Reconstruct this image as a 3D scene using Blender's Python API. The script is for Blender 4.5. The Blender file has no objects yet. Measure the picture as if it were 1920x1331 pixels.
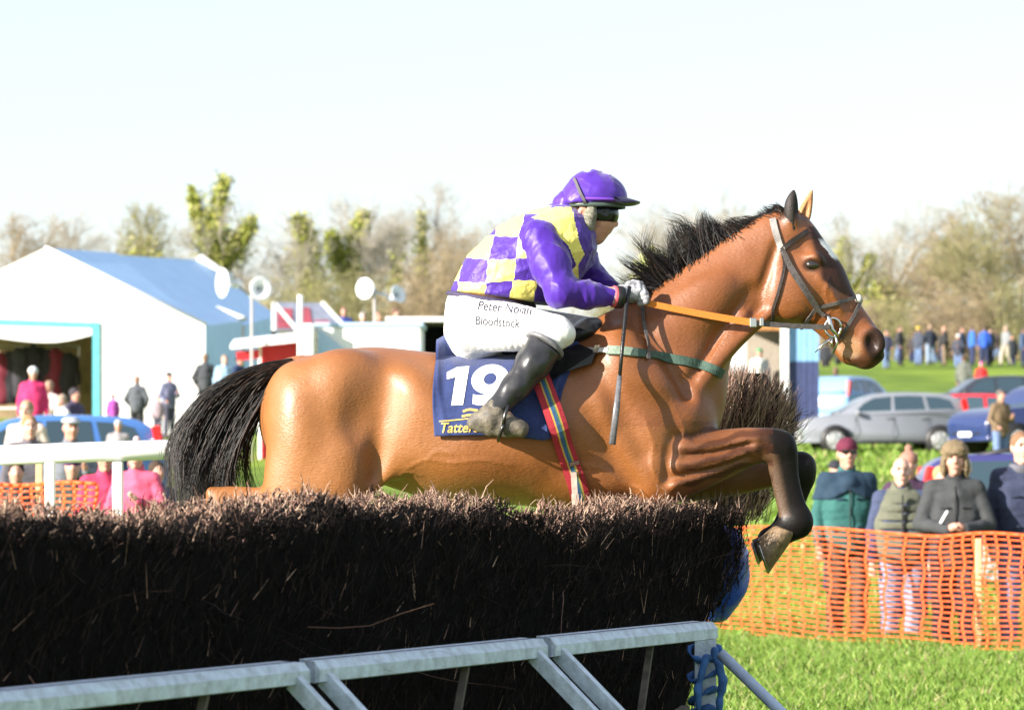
import bpy, bmesh, math, random
import numpy as np
from mathutils import Vector, Matrix, Euler
from mathutils.bvhtree import BVHTree

# ------------------------------------------------------------------ camera, sky, sun, exposure
SC = bpy.context.scene
COL = SC.collection
FPX = 6860.0            # focal length in photo pixels (1920 wide)
HOR = 880.0             # photo row of the eye level
EYE = 1.44              # eye height above the course
DH = 14.0               # distance of the horse

cam = bpy.data.objects.new('camera', bpy.data.cameras.new('camera'))
COL.objects.link(cam)
cam.data.sensor_width = 36.0
cam.data.lens = 36.0 * FPX / 1920.0
cam.data.shift_y = (HOR - 665.5) / 1920.0
cam.location = (0, 0, EYE)
cam.rotation_euler = (math.radians(90), 0, 0)
cam.data.clip_start = 0.5
cam.data.clip_end = 4000
cam.data.dof.use_dof = True
cam.data.dof.focus_distance = DH - 0.2
cam.data.dof.aperture_fstop = 6.3
SC.camera = cam

SUN_EL, SUN_AZ = 21.0, 58.0      # elevation; azimuth to the left of straight behind the camera
a_, e_ = math.radians(SUN_AZ), math.radians(SUN_EL)
SUN_DIR = Vector((-math.sin(a_) * math.cos(e_), -math.cos(a_) * math.cos(e_), math.sin(e_)))
world = bpy.data.worlds.new('World')
SC.world = world
world.use_nodes = True
wn = world.node_tree
bg = wn.nodes['Background']
sky = wn.nodes.new('ShaderNodeTexSky')
sky.sky_type = 'NISHITA'
sky.sun_disc = False
sky.sun_elevation = e_
sky.sun_rotation = math.atan2(SUN_DIR.x, SUN_DIR.y)
sky.air_density = 1.0
sky.dust_density = 1.0
sky.ozone_density = 1.5
veil = wn.nodes.new('ShaderNodeMix')             # thin high cloud whitens the whole sky evenly
veil.data_type = 'RGBA'
veil.inputs[0].default_value = 0.6
veil.inputs[7].default_value = (3.3, 3.38, 3.68, 1)
wn.links.new(sky.outputs[0], veil.inputs[6])
wn.links.new(veil.outputs[2], bg.inputs[0])
bg.inputs[1].default_value = 0.105
sl = bpy.data.lights.new('sun', 'SUN')
sl.energy = 5.0
sl.angle = math.radians(0.5)
sl.color = (1.0, 0.93, 0.84)
sun = bpy.data.objects.new('sun', sl)
COL.objects.link(sun)
sun.rotation_euler = SUN_DIR.to_track_quat('Z', 'Y').to_euler()
sun.location = (-20, -20, 30)
SC.view_settings.view_transform = 'Standard'
SC.view_settings.look = 'None'
SC.view_settings.exposure = 1.42
SC.view_settings.gamma = 1.0
SC.view_settings.use_curve_mapping = False
SC.cycles.use_denoising = True
SC.cycles.max_bounces = 6
SC.cycles.transparent_max_bounces = 12

# ------------------------------------------------------------------ helpers
PI = math.pi
RNG = random.Random(7)
NR = np.random.RandomState(11)


def P(u, v, Y=DH):
    """world point at depth Y that the camera sees at photo pixel (u, v)"""
    return Vector(((u - 960.0) * Y / FPX, Y, EYE - (v - HOR) * Y / FPX))


def px(n, Y=DH):
    return n * Y / FPX


def lin(c):
    return tuple((x / 12.92 if x <= 0.04045 else ((x + 0.055) / 1.055) ** 2.4) for x in c)


_mats = {}


def mat(name, col, rough=0.6, metal=0.0, spec=0.5, noise=0.0, nscale=20.0, bump=0.0, bscale=60.0, sheen=0.0,
        coat=0.0, alpha=1.0, trans=0.0, col2=None, stretch=None, ior=1.45):
    """principled material with grain noise in colour and fine bump; object coordinates"""
    if name in _mats:
        return _mats[name]
    m = bpy.data.materials.new(name)
    m.use_nodes = True
    nt = m.node_tree
    b = nt.nodes['Principled BSDF']
    b.inputs['Base Color'].default_value = (*col, 1)
    b.inputs['Roughness'].default_value = rough
    b.inputs['Metallic'].default_value = metal
    b.inputs['Specular IOR Level'].default_value = spec
    b.inputs['IOR'].default_value = ior
    if sheen:
        b.inputs['Sheen Weight'].default_value = sheen
        b.inputs['Sheen Roughness'].default_value = 0.4
    if coat:
        b.inputs['Coat Weight'].default_value = coat
        b.inputs['Coat Roughness'].default_value = 0.08
    if trans:
        b.inputs['Transmission Weight'].default_value = trans
    if alpha < 1:
        b.inputs['Alpha'].default_value = alpha
    if noise or bump:
        tc = nt.nodes.new('ShaderNodeTexCoord')
        src = tc.outputs['Object']
        if stretch:
            mp = nt.nodes.new('ShaderNodeMapping')
            mp.inputs['Scale'].default_value = stretch
            nt.links.new(src, mp.inputs[0])
            src = mp.outputs[0]
    if noise:
        n = nt.nodes.new('ShaderNodeTexNoise')
        n.inputs['Scale'].default_value = nscale
        n.inputs['Detail'].default_value = 5
        n.inputs['Roughness'].default_value = 0.65
        nt.links.new(src, n.inputs['Vector'])
        r = nt.nodes.new('ShaderNodeValToRGB')
        c2 = col2 or tuple(x * (1 - noise) for x in col)
        c1 = col if col2 else tuple(min(1, x * (1 + noise * 0.6)) for x in col)
        r.color_ramp.elements[0].position = 0.35
        r.color_ramp.elements[0].color = (*c2, 1)
        r.color_ramp.elements[1].position = 0.65
        r.color_ramp.elements[1].color = (*c1, 1)
        nt.links.new(n.outputs[0], r.inputs[0])
        nt.links.new(r.outputs[0], b.inputs['Base Color'])
    if bump:
        n2 = nt.nodes.new('ShaderNodeTexNoise')
        n2.inputs['Scale'].default_value = bscale
        n2.inputs['Detail'].default_value = 4
        nt.links.new(src, n2.inputs['Vector'])
        bn = nt.nodes.new('ShaderNodeBump')
        bn.inputs['Strength'].default_value = bump
        bn.inputs['Distance'].default_value = 0.01
        nt.links.new(n2.outputs[0], bn.inputs['Height'])
        nt.links.new(bn.outputs[0], b.inputs['Normal'])
    _mats[name] = m
    return m


def tag(o, label=None, cat=None, group=None, kind=None):
    if label: o['label'] = label
    if cat: o['category'] = cat
    if group: o['group'] = group
    if kind: o['kind'] = kind
    return o


def link(name, me, m=None, parent=None, smooth=False):
    o = bpy.data.objects.new(name, me)
    COL.objects.link(o)
    if m is not None:
        for q in (m if isinstance(m, (list, tuple)) else [m]):
            me.materials.append(q)
    if smooth and len(me.polygons):
        me.polygons.foreach_set('use_smooth', np.ones(len(me.polygons), bool))
    if parent is not None:
        o.parent = parent
        o.matrix_parent_inverse = Matrix.Identity(4)
    return o


def empty(name, loc=(0, 0, 0), rz=0.0):
    o = bpy.data.objects.new(name, None)
    COL.objects.link(o)
    o.location = loc
    o.rotation_euler = (0, 0, rz)
    o.empty_display_size = 0.1
    return o


def kids(o):
    return [c for c in bpy.data.objects if c.parent is o]


class MB:
    """collects simple solids; build() links them as one mesh object"""
    def __init__(self):
        self.v, self.f, self.mi = [], [], []

    def add(self, vs, fs, mi=0):
        n = len(self.v)
        self.v.extend([tuple(p) for p in vs])
        self.f.extend([tuple(i + n for i in q) for q in fs])
        self.mi.extend([mi] * len(fs))
        return self

    def box(self, c, s, rot=None, mi=0, bev=0.0):
        """box by centre and full size; bev cuts the edges"""
        x, y, z = s[0] / 2, s[1] / 2, s[2] / 2
        M = rot if rot is not None else Matrix.Identity(3)
        c = Vector(c)
        if bev <= 0:
            vs = [Vector((sx * x, sy * y, sz * z)) for sx in (-1, 1) for sy in (-1, 1) for sz in (-1, 1)]
            fs = [(0, 1, 3, 2), (4, 6, 7, 5), (0, 4, 5, 1), (2, 3, 7, 6), (0, 2, 6, 4), (1, 5, 7, 3)]
        else:
            bm = bmesh.new()
            bmesh.ops.create_cube(bm, size=1.0)
            for q in bm.verts:
                q.co = Vector((q.co.x * s[0], q.co.y * s[1], q.co.z * s[2]))
            bmesh.ops.bevel(bm, geom=bm.edges[:], offset=bev, segments=2, affect='EDGES', profile=0.5)
            bm.verts.index_update()
            vs = [q.co.copy() for q in bm.verts]
            fs = [tuple(w.index for w in q.verts) for q in bm.faces]
            bm.free()
        return self.add([c + M @ p for p in vs], fs, mi)

    def bar(self, p, q, w, h=None, mi=0, up=(0, 0, 1)):
        """rectangular bar between two points"""
        p, q = Vector(p), Vector(q)
        d = q - p
        L = d.length
        if L < 1e-6: return self
        zx = d.normalized()
        up = Vector(up)
        if abs(zx.dot(up)) > 0.98: up = Vector((0, 1, 0))
        sx = zx.cross(up).normalized()
        sz = sx.cross(zx)
        return self.box((p + q) / 2, (w, L, h or w), Matrix((sx, zx, sz)).transposed(), mi)

    def tube(self, pts, r, n=8, mi=0, caps=True, flat=1.0):
        """tube along points, r a number or list"""
        pts = [Vector(p) for p in pts]
        rs = r if isinstance(r, (list, tuple)) else [r] * len(pts)
        vs, fs = [], []
        prev = None
        for i, p in enumerate(pts):
            t = (pts[min(i + 1, len(pts) - 1)] - pts[max(i - 1, 0)])
            if t.length < 1e-9: t = Vector((0, 0, 1))
            t.normalize()
            if prev is None:
                ref = Vector((0, 0, 1)) if abs(t.z) < 0.9 else Vector((0, 1, 0))
                s = t.cross(ref).normalized()
            else:
                s = (prev - t * prev.dot(t))
                s = s.normalized() if s.length > 1e-6 else t.orthogonal().normalized()
            prev = s
            b = t.cross(s)
            for k in range(n):
                a = 2 * PI * k / n
                vs.append(p + (s * math.cos(a) + b * math.sin(a) * flat) * rs[i])
        for i in range(len(pts) - 1):
            for k in range(n):
                k2 = (k + 1) % n
                fs.append((i * n + k, i * n + k2, (i + 1) * n + k2, (i + 1) * n + k))
        if caps:
            fs.append(tuple(range(n))[::-1])
            fs.append(tuple((len(pts) - 1) * n + k for k in range(n)))
        return self.add(vs, fs, mi)

    def lathe(self, prof, c, axis=(0, 0, 1), n=24, mi=0):
        """revolve (r, h) profile about an axis through c"""
        ax = Vector(axis).normalized()
        s = ax.orthogonal().normalized()
        b = ax.cross(s)
        c = Vector(c)
        vs, fs = [], []
        for (r, h) in prof:
            for k in range(n):
                a = 2 * PI * k / n
                vs.append(c + ax * h + (s * math.cos(a) + b * math.sin(a)) * r)
        for i in range(len(prof) - 1):
            for k in range(n):
                k2 = (k + 1) % n
                fs.append((i * n + k, i * n + k2, (i + 1) * n + k2, (i + 1) * n + k))
        fs.append(tuple(range(n))[::-1])
        fs.append(tuple((len(prof) - 1) * n + k for k in range(n)))
        return self.add(vs, fs, mi)

    def ball(self, c, r, n=10, mi=0, scale=(1, 1, 1), rot=None):
        vs, fs = [], []
        M = rot if rot is not None else Matrix.Identity(3)
        c = Vector(c)
        m = max(4, n // 2)
        for i in range(1, m):
            t = PI * i / m
            for k in range(n):
                a = 2 * PI * k / n
                vs.append(c + M @ Vector((r * scale[0] * math.sin(t) * math.cos(a), r * scale[1] * math.sin(t) * math.sin(a), r * scale[2] * math.cos(t))))
        top, bot = len(vs), len(vs) + 1
        vs.append(c + M @ Vector((0, 0, r * scale[2])))
        vs.append(c + M @ Vector((0, 0, -r * scale[2])))
        for i in range(m - 2):
            for k in range(n):
                k2 = (k + 1) % n
                fs.append((i * n + k, (i + 1) * n + k, (i + 1) * n + k2, i * n + k2))
        for k in range(n):
            k2 = (k + 1) % n
            fs.append((top, k, k2))
            fs.append((bot, (m - 2) * n + k2, (m - 2) * n + k))
        return self.add(vs, fs, mi)

    def mesh(self, name='mesh'):
        me = bpy.data.meshes.new(name)
        me.from_pydata(self.v, [], self.f)
        if any(self.mi):
            me.polygons.foreach_set('material_index', self.mi)
        me.update()
        return me

    def build(self, name, m, parent=None, smooth=False):
        return link(name, self.mesh(name), m, parent, smooth)


def np_mesh(name, V, Q, mi=None):
    """mesh from numpy vertices and quads or triangles"""
    me = bpy.data.meshes.new(name)
    V = np.asarray(V, np.float32)
    Q = np.asarray(Q, np.int32)
    n = Q.shape[1]
    me.vertices.add(len(V))
    me.vertices.foreach_set('co', V.ravel())
    me.loops.add(Q.size)
    me.loops.foreach_set('vertex_index', Q.ravel())
    me.polygons.add(len(Q))
    me.polygons.foreach_set('loop_start', np.arange(0, Q.size, n, dtype=np.int32))
    me.polygons.foreach_set('loop_total', np.full(len(Q), n, np.int32))
    if mi is not None:
        me.polygons.foreach_set('material_index', np.asarray(mi, np.int32))
    me.update(calc_edges=True)
    me.validate()
    return me


# ---- implicit surfaces: smooth unions of elliptical chains, sampled on a grid, meshed with surface nets
def smin(a, b, k):
    if k <= 0: return np.minimum(a, b)
    h = np.maximum(k - np.abs(a - b), 0) / k
    return np.minimum(a, b) - h * h * k * 0.25


def catmull(st, n=6):
    st = [np.asarray(s, float) for s in st]
    if len(st) < 3:
        return np.array(st)
    out = []
    for i in range(len(st) - 1):
        p0 = st[i - 1] if i > 0 else 2 * st[0] - st[1]
        p1, p2 = st[i], st[i + 1]
        p3 = st[i + 2] if i + 2 < len(st) else 2 * st[-1] - st[-2]
        for k in range(n):
            t = k / n
            out.append(0.5 * (2 * p1 + (p2 - p0) * t + (2 * p0 - 5 * p1 + 4 * p2 - p3) * t * t + (3 * p1 - p0 - 3 * p2 + p3) * t ** 3))
    out.append(st[-1])
    return np.array(out)


class Field:
    def __init__(self, lo, hi, h):
        self.lo, self.h = np.asarray(lo, float), h
        self.n = np.ceil((np.asarray(hi, float) - self.lo) / h).astype(int) + 1
        self.F = np.full(self.n, 0.5, np.float32)
        self.ax = [self.lo[i] + h * np.arange(self.n[i]) for i in range(3)]

    def win(self, lo, hi):
        a = np.clip(np.floor((np.asarray(lo) - self.lo) / self.h).astype(int), 0, self.n)
        b = np.clip(np.ceil((np.asarray(hi) - self.lo) / self.h).astype(int) + 1, 0, self.n)
        if np.any(b <= a): return None
        return tuple(slice(a[i], b[i]) for i in range(3))

    def put(self, s, d, k, sub=False):
        if sub:
            self.F[s] = -smin(-self.F[s], d, k)
        else:
            self.F[s] = smin(self.F[s], d, k)

    def chain(self, st, k=0.03, sub=False, smooth=6):
        """stations (x, y, z, a, b): a = radius in the x-z plane, b = radius along y"""
        S = catmull(st, smooth) if smooth else np.asarray(st, float)
        R = max(S[:, 3].max(), S[:, 4].max()) + k + 2 * self.h
        s = self.win(S[:, :3].min(0) - R, S[:, :3].max(0) + R)
        if s is None: return
        X, Z = np.meshgrid(self.ax[0][s[0]], self.ax[2][s[2]], indexing='ij')
        best = np.full(X.shape, 1e9)
        att = np.zeros(X.shape + (3,))
        for i in range(len(S) - 1):
            p, q = S[i], S[i + 1]
            dx, dz = q[0] - p[0], q[2] - p[2]
            L = dx * dx + dz * dz + 1e-12
            t = np.clip(((X - p[0]) * dx + (Z - p[2]) * dz) / L, 0, 1)
            d = np.hypot(X - p[0] - t * dx, Z - p[2] - t * dz)
            # compare by distance relative to local radius so that big stations win fairly
            a = p[3] + (q[3] - p[3]) * t
            rel = d - a
            m = rel < best
            best[m] = rel[m]
            for j, c in enumerate((1, 3, 4)):
                att[..., j][m] = (p[c] + (q[c] - p[c]) * t)[m]
        D = (best + att[..., 1])[:, None, :]
        A, B = att[..., 1][:, None, :], att[..., 2][:, None, :]
        y = self.ax[1][s[1]][None, :, None] - att[..., 0][:, None, :]
        k0 = np.sqrt((D / A) ** 2 + (y / B) ** 2)
        k1 = np.sqrt((D / A ** 2) ** 2 + (y / B ** 2) ** 2) + 1e-9
        f = np.where(k0 < 0.2, -0.8 * np.minimum(A, B), k0 * (k0 - 1) / k1)
        self.put(s, f.astype(np.float32), k, sub)

    def cone(self, p, r1, q, r2, k=0.02, sub=False):
        """round cone in 3-D"""
        p, q = np.asarray(p, float), np.asarray(q, float)
        R = max(r1, r2) + k + 2 * self.h
        s = self.win(np.minimum(p, q) - R, np.maximum(p, q) + R)
        if s is None: return
        X, Yg, Z = np.meshgrid(*(self.ax[i][s[i]] for i in range(3)), indexing='ij', sparse=True)
        d = q - p
        L = (d * d).sum() + 1e-12
        t = np.clip(((X - p[0]) * d[0] + (Yg - p[1]) * d[1] + (Z - p[2]) * d[2]) / L, 0, 1)
        f = np.sqrt((X - p[0] - t * d[0]) ** 2 + (Yg - p[1] - t * d[1]) ** 2 + (Z - p[2] - t * d[2]) ** 2) - (r1 + (r2 - r1) * t)
        self.put(s, f.astype(np.float32), k, sub)

    def path(self, pts, rs, k=0.02, sub=False):
        for i in range(len(pts) - 1):
            self.cone(pts[i], rs[i], pts[i + 1], rs[i + 1], k, sub)

    def ell(self, c, r, ang=0.0, k=0.03, sub=False, rot=None):
        """ellipsoid; ang turns it in the x-z plane (degrees, counter-clockwise in the picture)"""
        c, r = np.asarray(c, float), np.asarray(r, float)
        R = r.max() + k + 2 * self.h
        s = self.win(c - R, c + R)
        if s is None: return
        X, Yg, Z = np.meshgrid(*(self.ax[i][s[i]] for i in range(3)), indexing='ij', sparse=True)
        x, y, z = X - c[0], Yg - c[1], Z - c[2]
        if rot is not None:
            M = np.asarray(rot.transposed())
            x, y, z = (M[i][0] * x + M[i][1] * y + M[i][2] * z for i in range(3))
        elif ang:
            ca, sa = math.cos(math.radians(ang)), math.sin(math.radians(ang))
            x, z = ca * x + sa * z, -sa * x + ca * z
        k0 = np.sqrt((x / r[0]) ** 2 + (y / r[1]) ** 2 + (z / r[2]) ** 2)
        k1 = np.sqrt((x / r[0] ** 2) ** 2 + (y / r[1] ** 2) ** 2 + (z / r[2] ** 2) ** 2) + 1e-9
        f = np.where(k0 < 0.2, -0.8 * r.min(), k0 * (k0 - 1) / k1)
        self.put(s, f.astype(np.float32), k, sub)

    def clip(self, p, nrm, k=0.0):
        """cut away the half-space on the side the normal points to"""
        p, n = np.asarray(p, float), np.asarray(nrm, float)
        n = n / np.linalg.norm(n)
        X, Yg, Z = np.meshgrid(*self.ax, indexing='ij', sparse=True)
        d = (X - p[0]) * n[0] + (Yg - p[1]) * n[1] + (Z - p[2]) * n[2]
        self.F = -smin(-self.F, -d.astype(np.float32), k)

    def wrinkle(self, amp, scale, seed=0, sharp=False):
        """adds soft folds: sums of warped sines"""
        r = np.random.RandomState(seed)
        X, Yg, Z = np.meshgrid(*self.ax, indexing='ij', sparse=True)
        tot = 0
        for i in range(5):
            d = r.normal(size=3); d /= np.linalg.norm(d)
            e = r.normal(size=3); e /= np.linalg.norm(e)
            ph = r.uniform(0, 6.28, 2)
            w = 1.6 * np.sin((X * e[0] + Yg * e[1] + Z * e[2]) * scale * 0.6 + ph[0])
            q = np.sin((X * d[0] + Yg * d[1] + Z * d[2]) * scale * (0.7 + 0.3 * i) * (.6 if sharp else 1) + w * (1.5 if sharp else 1) + ph[1])
            if sharp: q = 1.1 - 2.0 * np.sqrt(np.abs(q) + .02)
            tot = tot - q / (1 + 0.4 * i) if sharp else tot + q / (1 + 0.4 * i)
        self.F = self.F + (amp * tot / 2).astype(np.float32)

    def mesh(self, name='mesh', level=0.0, shrink=0):
        V, Q = surface_nets(self.F - level, self.lo, self.h)
        return np_mesh(name, V, Q)


def surface_nets(F, lo, h):
    F = F.copy()
    for ax in range(3):
        sl0 = [slice(None)] * 3; sl0[ax] = 0; F[tuple(sl0)] = np.maximum(F[tuple(sl0)], 1e-3)
        sl0[ax] = -1; F[tuple(sl0)] = np.maximum(F[tuple(sl0)], 1e-3)
    I = F < 0
    cnt = np.zeros(np.array(F.shape) - 1, np.uint8)
    for dx in (0, 1):
        for dy in (0, 1):
            for dz in (0, 1):
                cnt += I[dx:F.shape[0] - 1 + dx, dy:F.shape[1] - 1 + dy, dz:F.shape[2] - 1 + dz]
    act = (cnt > 0) & (cnt < 8)
    cells = np.argwhere(act)
    idx = np.full(act.shape, -1, np.int64)
    idx[act] = np.arange(len(cells))
    acc = np.zeros((len(cells), 3)); w = np.zeros(len(cells))
    corners = np.array([(a, b, c) for a in (0, 1) for b in (0, 1) for c in (0, 1)])
    val = {tuple(c): F[cells[:, 0] + c[0], cells[:, 1] + c[1], cells[:, 2] + c[2]] for c in corners}
    for c in corners:
        for ax in range(3):
            if c[ax]: continue
            d = c.copy(); d[ax] = 1
            fa, fb = val[tuple(c)], val[tuple(d)]
            m = (fa < 0) != (fb < 0)
            t = fa[m] / (fa[m] - fb[m])
            p = np.tile(c.astype(float), (m.sum(), 1)); p[:, ax] = t
            acc[m] += p; w[m] += 1
    V = lo + h * (cells + acc / w[:, None])
    quads = []
    for ax in range(3):
        a, b = (ax + 1) % 3, (ax + 2) % 3
        s0 = [slice(1, -1)] * 3; s1 = [slice(1, -1)] * 3
        s0[ax] = slice(0, -1); s1[ax] = slice(1, None)
        A, B = I[tuple(s0)], I[tuple(s1)]
        e = np.argwhere(A != B)
        off = np.array([1, 1, 1]); off[ax] = 0
        flip = A[tuple(e.T)]
        e = e + off
        ua, ub = np.zeros(3, int), np.zeros(3, int)
        ua[a] = 1; ub[b] = 1
        q = np.stack([idx[tuple((e - ua - ub).T)], idx[tuple((e - ub).T)], idx[tuple(e.T)], idx[tuple((e - ua).T)]], 1)
        q[~flip] = q[~flip][:, ::-1]
        quads.append(q)
    Q = np.concatenate(quads)
    Q = Q[(Q >= 0).all(1)]
    return V, Q


def bvh_of(o):
    me = o.data
    return BVHTree.FromPolygons([v.co for v in me.vertices], [p.vertices[:] for p in me.polygons])


CAMP = Vector((0, 0, EYE))


def hit(bvhs, u, v, far=False):
    """first surface point under a photo pixel (the near side), and its normal"""
    d = (P(u, v, DH) - CAMP).normalized()
    best = None
    for b in bvhs:
        loc, nrm, _, dist = b.ray_cast(CAMP, d)
        if loc is not None and (best is None or dist < best[2]):
            best = (loc, nrm, dist)
    return best


def strap(mb, bvhs, pts, width, thick=0.004, lift=0.004, step=8.0, mirror=None, mi=0, fallbackY=DH):
    """leather strap laid over a body along photo pixels; one mesh"""
    dense = []
    C = catmull([(p[0], p[1]) for p in pts], 8) if len(pts) > 2 else np.array([(p[0], p[1]) for p in pts], float)
    tot = [C[0]]
    for i in range(len(C) - 1):
        n = max(1, int(np.hypot(*(C[i + 1] - C[i])) / step))
        for k in range(1, n + 1):
            tot.append(C[i] + (C[i + 1] - C[i]) * k / n)
    raw, nr, hit_ok = [], [], []
    for q in tot:
        r = hit(bvhs, q[0], q[1])
        if r is None:
            hit_ok.append(False); raw.append(P(q[0], q[1], fallbackY)); nr.append(Vector((0, -1, 0)))
        else:
            hit_ok.append(True); raw.append(r[0]); nr.append(r[1])
    if any(hit_ok):
        for i, ok in enumerate(hit_ok):
            if not ok:
                j = min((k for k in range(len(hit_ok)) if hit_ok[k]), key=lambda k: abs(k - i))
                raw[i] = P(tot[i][0], tot[i][1], raw[j].y); nr[i] = nr[j]
    for _ in range(2):
        raw = [raw[0]] + [(raw[i - 1] + raw[i] * 2 + raw[i + 1]) / 4 for i in range(1, len(raw) - 1)] + [raw[-1]]
        nr = [nr[0]] + [((nr[i - 1] + nr[i] * 2 + nr[i + 1]) / 4).normalized() for i in range(1, len(nr) - 1)] + [nr[-1]]
    ws = width if isinstance(width, (list, tuple)) else [width] * len(raw)
    vs = []
    for i in range(len(raw)):
        t = raw[min(i + 1, len(raw) - 1)] - raw[max(i - 1, 0)]
        t.normalize()
        s = t.cross(nr[i]).normalized()
        w = width / 2 if not isinstance(width, (list, tuple)) else (width[0] + (width[1] - width[0]) * i / max(1, len(raw) - 1)) / 2
        b = raw[i] + nr[i] * lift
        tp = b + nr[i] * thick
        vs += [b - s * w, tp - s * w * 0.9, tp + s * w * 0.9, b + s * w]
    fs = []
    for i in range(len(raw) - 1):
        o = i * 4
        for k in range(4):
            k2 = (k + 1) % 4
            fs.append((o + k, o + k2, o + 4 + k2, o + 4 + k))
    fs.append((0, 3, 2, 1)); e = (len(raw) - 1) * 4; fs.append((e, e + 1, e + 2, e + 3))
    mb.add(vs, fs, mi)
    if mirror is not None:
        mb.add([Vector((p.x, 2 * mirror - p.y, p.z)) for p in vs], [f[::-1] for f in fs], mi)
    return raw, nr


def hair(name, roots, tips_fn, m, parent, width=0.003, seg=6, seed=1):
    """tapered strands as flat three-cornered prisms; tips_fn(i, root) -> list of points"""
    V, Q, MI = [], [], []
    for i, r in enumerate(roots):
        pts, w0 = tips_fn(i, r)
        n = len(pts)
        base = len(V)
        for j, p in enumerate(pts):
            t = (pts[min(j + 1, n - 1)] - pts[max(j - 1, 0)]).normalized()
            s = t.cross(Vector((0, 1, 0.01))).normalized()
            b = t.cross(s)
            w = w0 * (1 - (j / (n - 1)) ** 2 * 0.9)
            for a in (0.5, 2.6, 4.7):
                V.append(p + (s * math.cos(a) + b * math.sin(a)) * w)
        for j in range(n - 1):
            for k in range(3):
                k2 = (k + 1) % 3
                Q.append((base + j * 3 + k, base + j * 3 + k2, base + j * 3 + 3 + k2, base + j * 3 + 3 + k)); MI.append(1 if isinstance(m, list) and i % 6 == 0 else 0)
    return link(name, np_mesh(name, [tuple(v) for v in V], Q, MI), m, parent, smooth=True)
# ------------------------------------------------------------------ ground
GY = [-40, 0, 30, 45, 60, 89, 102, 130, 158, 190, 230, 320, 600, 1600]
GZ = [0, 0, 0, .25, .75, 1.86, 2.4, 4.0, 5.8, 7.4, 8.6, 10, 14, 20]


def gz(y, x=0):
    return float(np.interp(y, GY, GZ))


xs = np.concatenate([np.linspace(-700, -50, 14), np.linspace(-45, 45, 46), np.linspace(50, 700, 14)])
ys = np.concatenate([np.linspace(-40, 14, 8), np.linspace(16, 120, 105), np.linspace(124, 330, 60), np.linspace(360, 1600, 12)])
X, Y_ = np.meshgrid(xs, ys, indexing='ij')
Z = np.interp(Y_, GY, GZ) + .05 * np.sin(X * .31 + Y_ * .17) * np.clip((Y_ - 34) / 30, 0, 1) + .03 * np.sin(X * .9 + 1.3 * np.sin(Y_ * .4)) * np.clip((Y_ - 34) / 30, 0, 1)
nx_, ny_ = X.shape
V = np.stack([X, Y_, Z], -1).reshape(-1, 3)
I_ = np.arange(nx_ * ny_).reshape(nx_, ny_)
Q = np.stack([I_[:-1, :-1], I_[1:, :-1], I_[1:, 1:], I_[:-1, 1:]], -1).reshape(-1, 4)
mg = mat('field turf', (.18, .275, .035), rough=.9, noise=.5, nscale=1.6, bump=.5, bscale=14, col2=(.14, .23, .025), spec=.2)
nt = mg.node_tree
b = nt.nodes['Principled BSDF']
prev = b.inputs['Base Color'].links[0].from_socket
n = nt.nodes.new('ShaderNodeTexNoise'); n.inputs['Scale'].default_value = .22; n.inputs['Detail'].default_value = 6
tc = nt.nodes.new('ShaderNodeTexCoord'); nt.links.new(tc.outputs['Object'], n.inputs['Vector'])
r = nt.nodes.new('ShaderNodeValToRGB')
r.color_ramp.elements[0].position = .40; r.color_ramp.elements[0].color = (.60, .62, .55, 1)
r.color_ramp.elements[1].position = .62; r.color_ramp.elements[1].color = (1.15, 1.05, .95, 1)
nt.links.new(n.outputs[0], r.inputs[0])
mx = nt.nodes.new('ShaderNodeMix'); mx.data_type = 'RGBA'; mx.blend_type = 'MULTIPLY'; mx.inputs[0].default_value = 1
nt.links.new(prev, mx.inputs[6]); nt.links.new(r.outputs[0], mx.inputs[7]); nt.links.new(mx.outputs[2], b.inputs['Base Color'])
tag(link('ground', np_mesh('ground', V, Q), mg, smooth=True), 'bright green grass field rising gently to the far trees', None, None, 'structure')


# ---- grass blades on the near turf and tufts on the bank
def blades(n, xr, yr, h, w, seed, name, mats_, label, cond=None):
    rs = np.random.RandomState(seed)
    yy = yr[0] + (yr[1] - yr[0]) * rs.rand(n) ** .9
    lo, hi = xr
    xx = (lo + (hi - lo) * rs.rand(n)) * yy / FPX          # fan inside the view
    if cond is not None:
        k = cond(xx, yy); xx, yy = xx[k], yy[k]; n = len(xx)
    tuft = np.sin(xx * 5.1 + 2 * np.sin(yy * 2.3)) * np.sin(yy * 3.7 + xx * 1.9)
    hh = h * (0.55 + .9 * rs.rand(n)) * (1 + .45 * tuft)
    an = rs.rand(n) * 2 * PI
    lean = rs.normal(0, .45, (n, 2))
    zz = np.interp(yy, GY, GZ)
    base = np.stack([xx, yy, zz - .01], 1)
    side = np.stack([np.cos(an), np.sin(an) * .5, np.zeros(n)], 1) * w * (0.7 + .6 * rs.rand(n))[:, None]
    mid = base + np.stack([lean[:, 0] * hh * .35, lean[:, 1] * hh * .35, hh * .6], 1)
    tip = base + np.stack([lean[:, 0] * hh, lean[:, 1] * hh, hh], 1)
    V = np.stack([base - side, base + side, mid + side * .7, mid - side * .7, tip + side * .12, tip - side * .12], 1).reshape(-1, 3)
    k = np.arange(n) * 6
    Q = np.concatenate([np.stack([k, k + 1, k + 2, k + 3], 1), np.stack([k + 3, k + 2, k + 4, k + 5], 1)])
    mi = np.tile(rs.choice(len(mats_), n, p=[.5, .3, .14, .06]), 2)
    o = link(name, np_mesh(name, V, Q, mi), mats_)
    tag(o, label, None, None, 'stuff')
    return o


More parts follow.
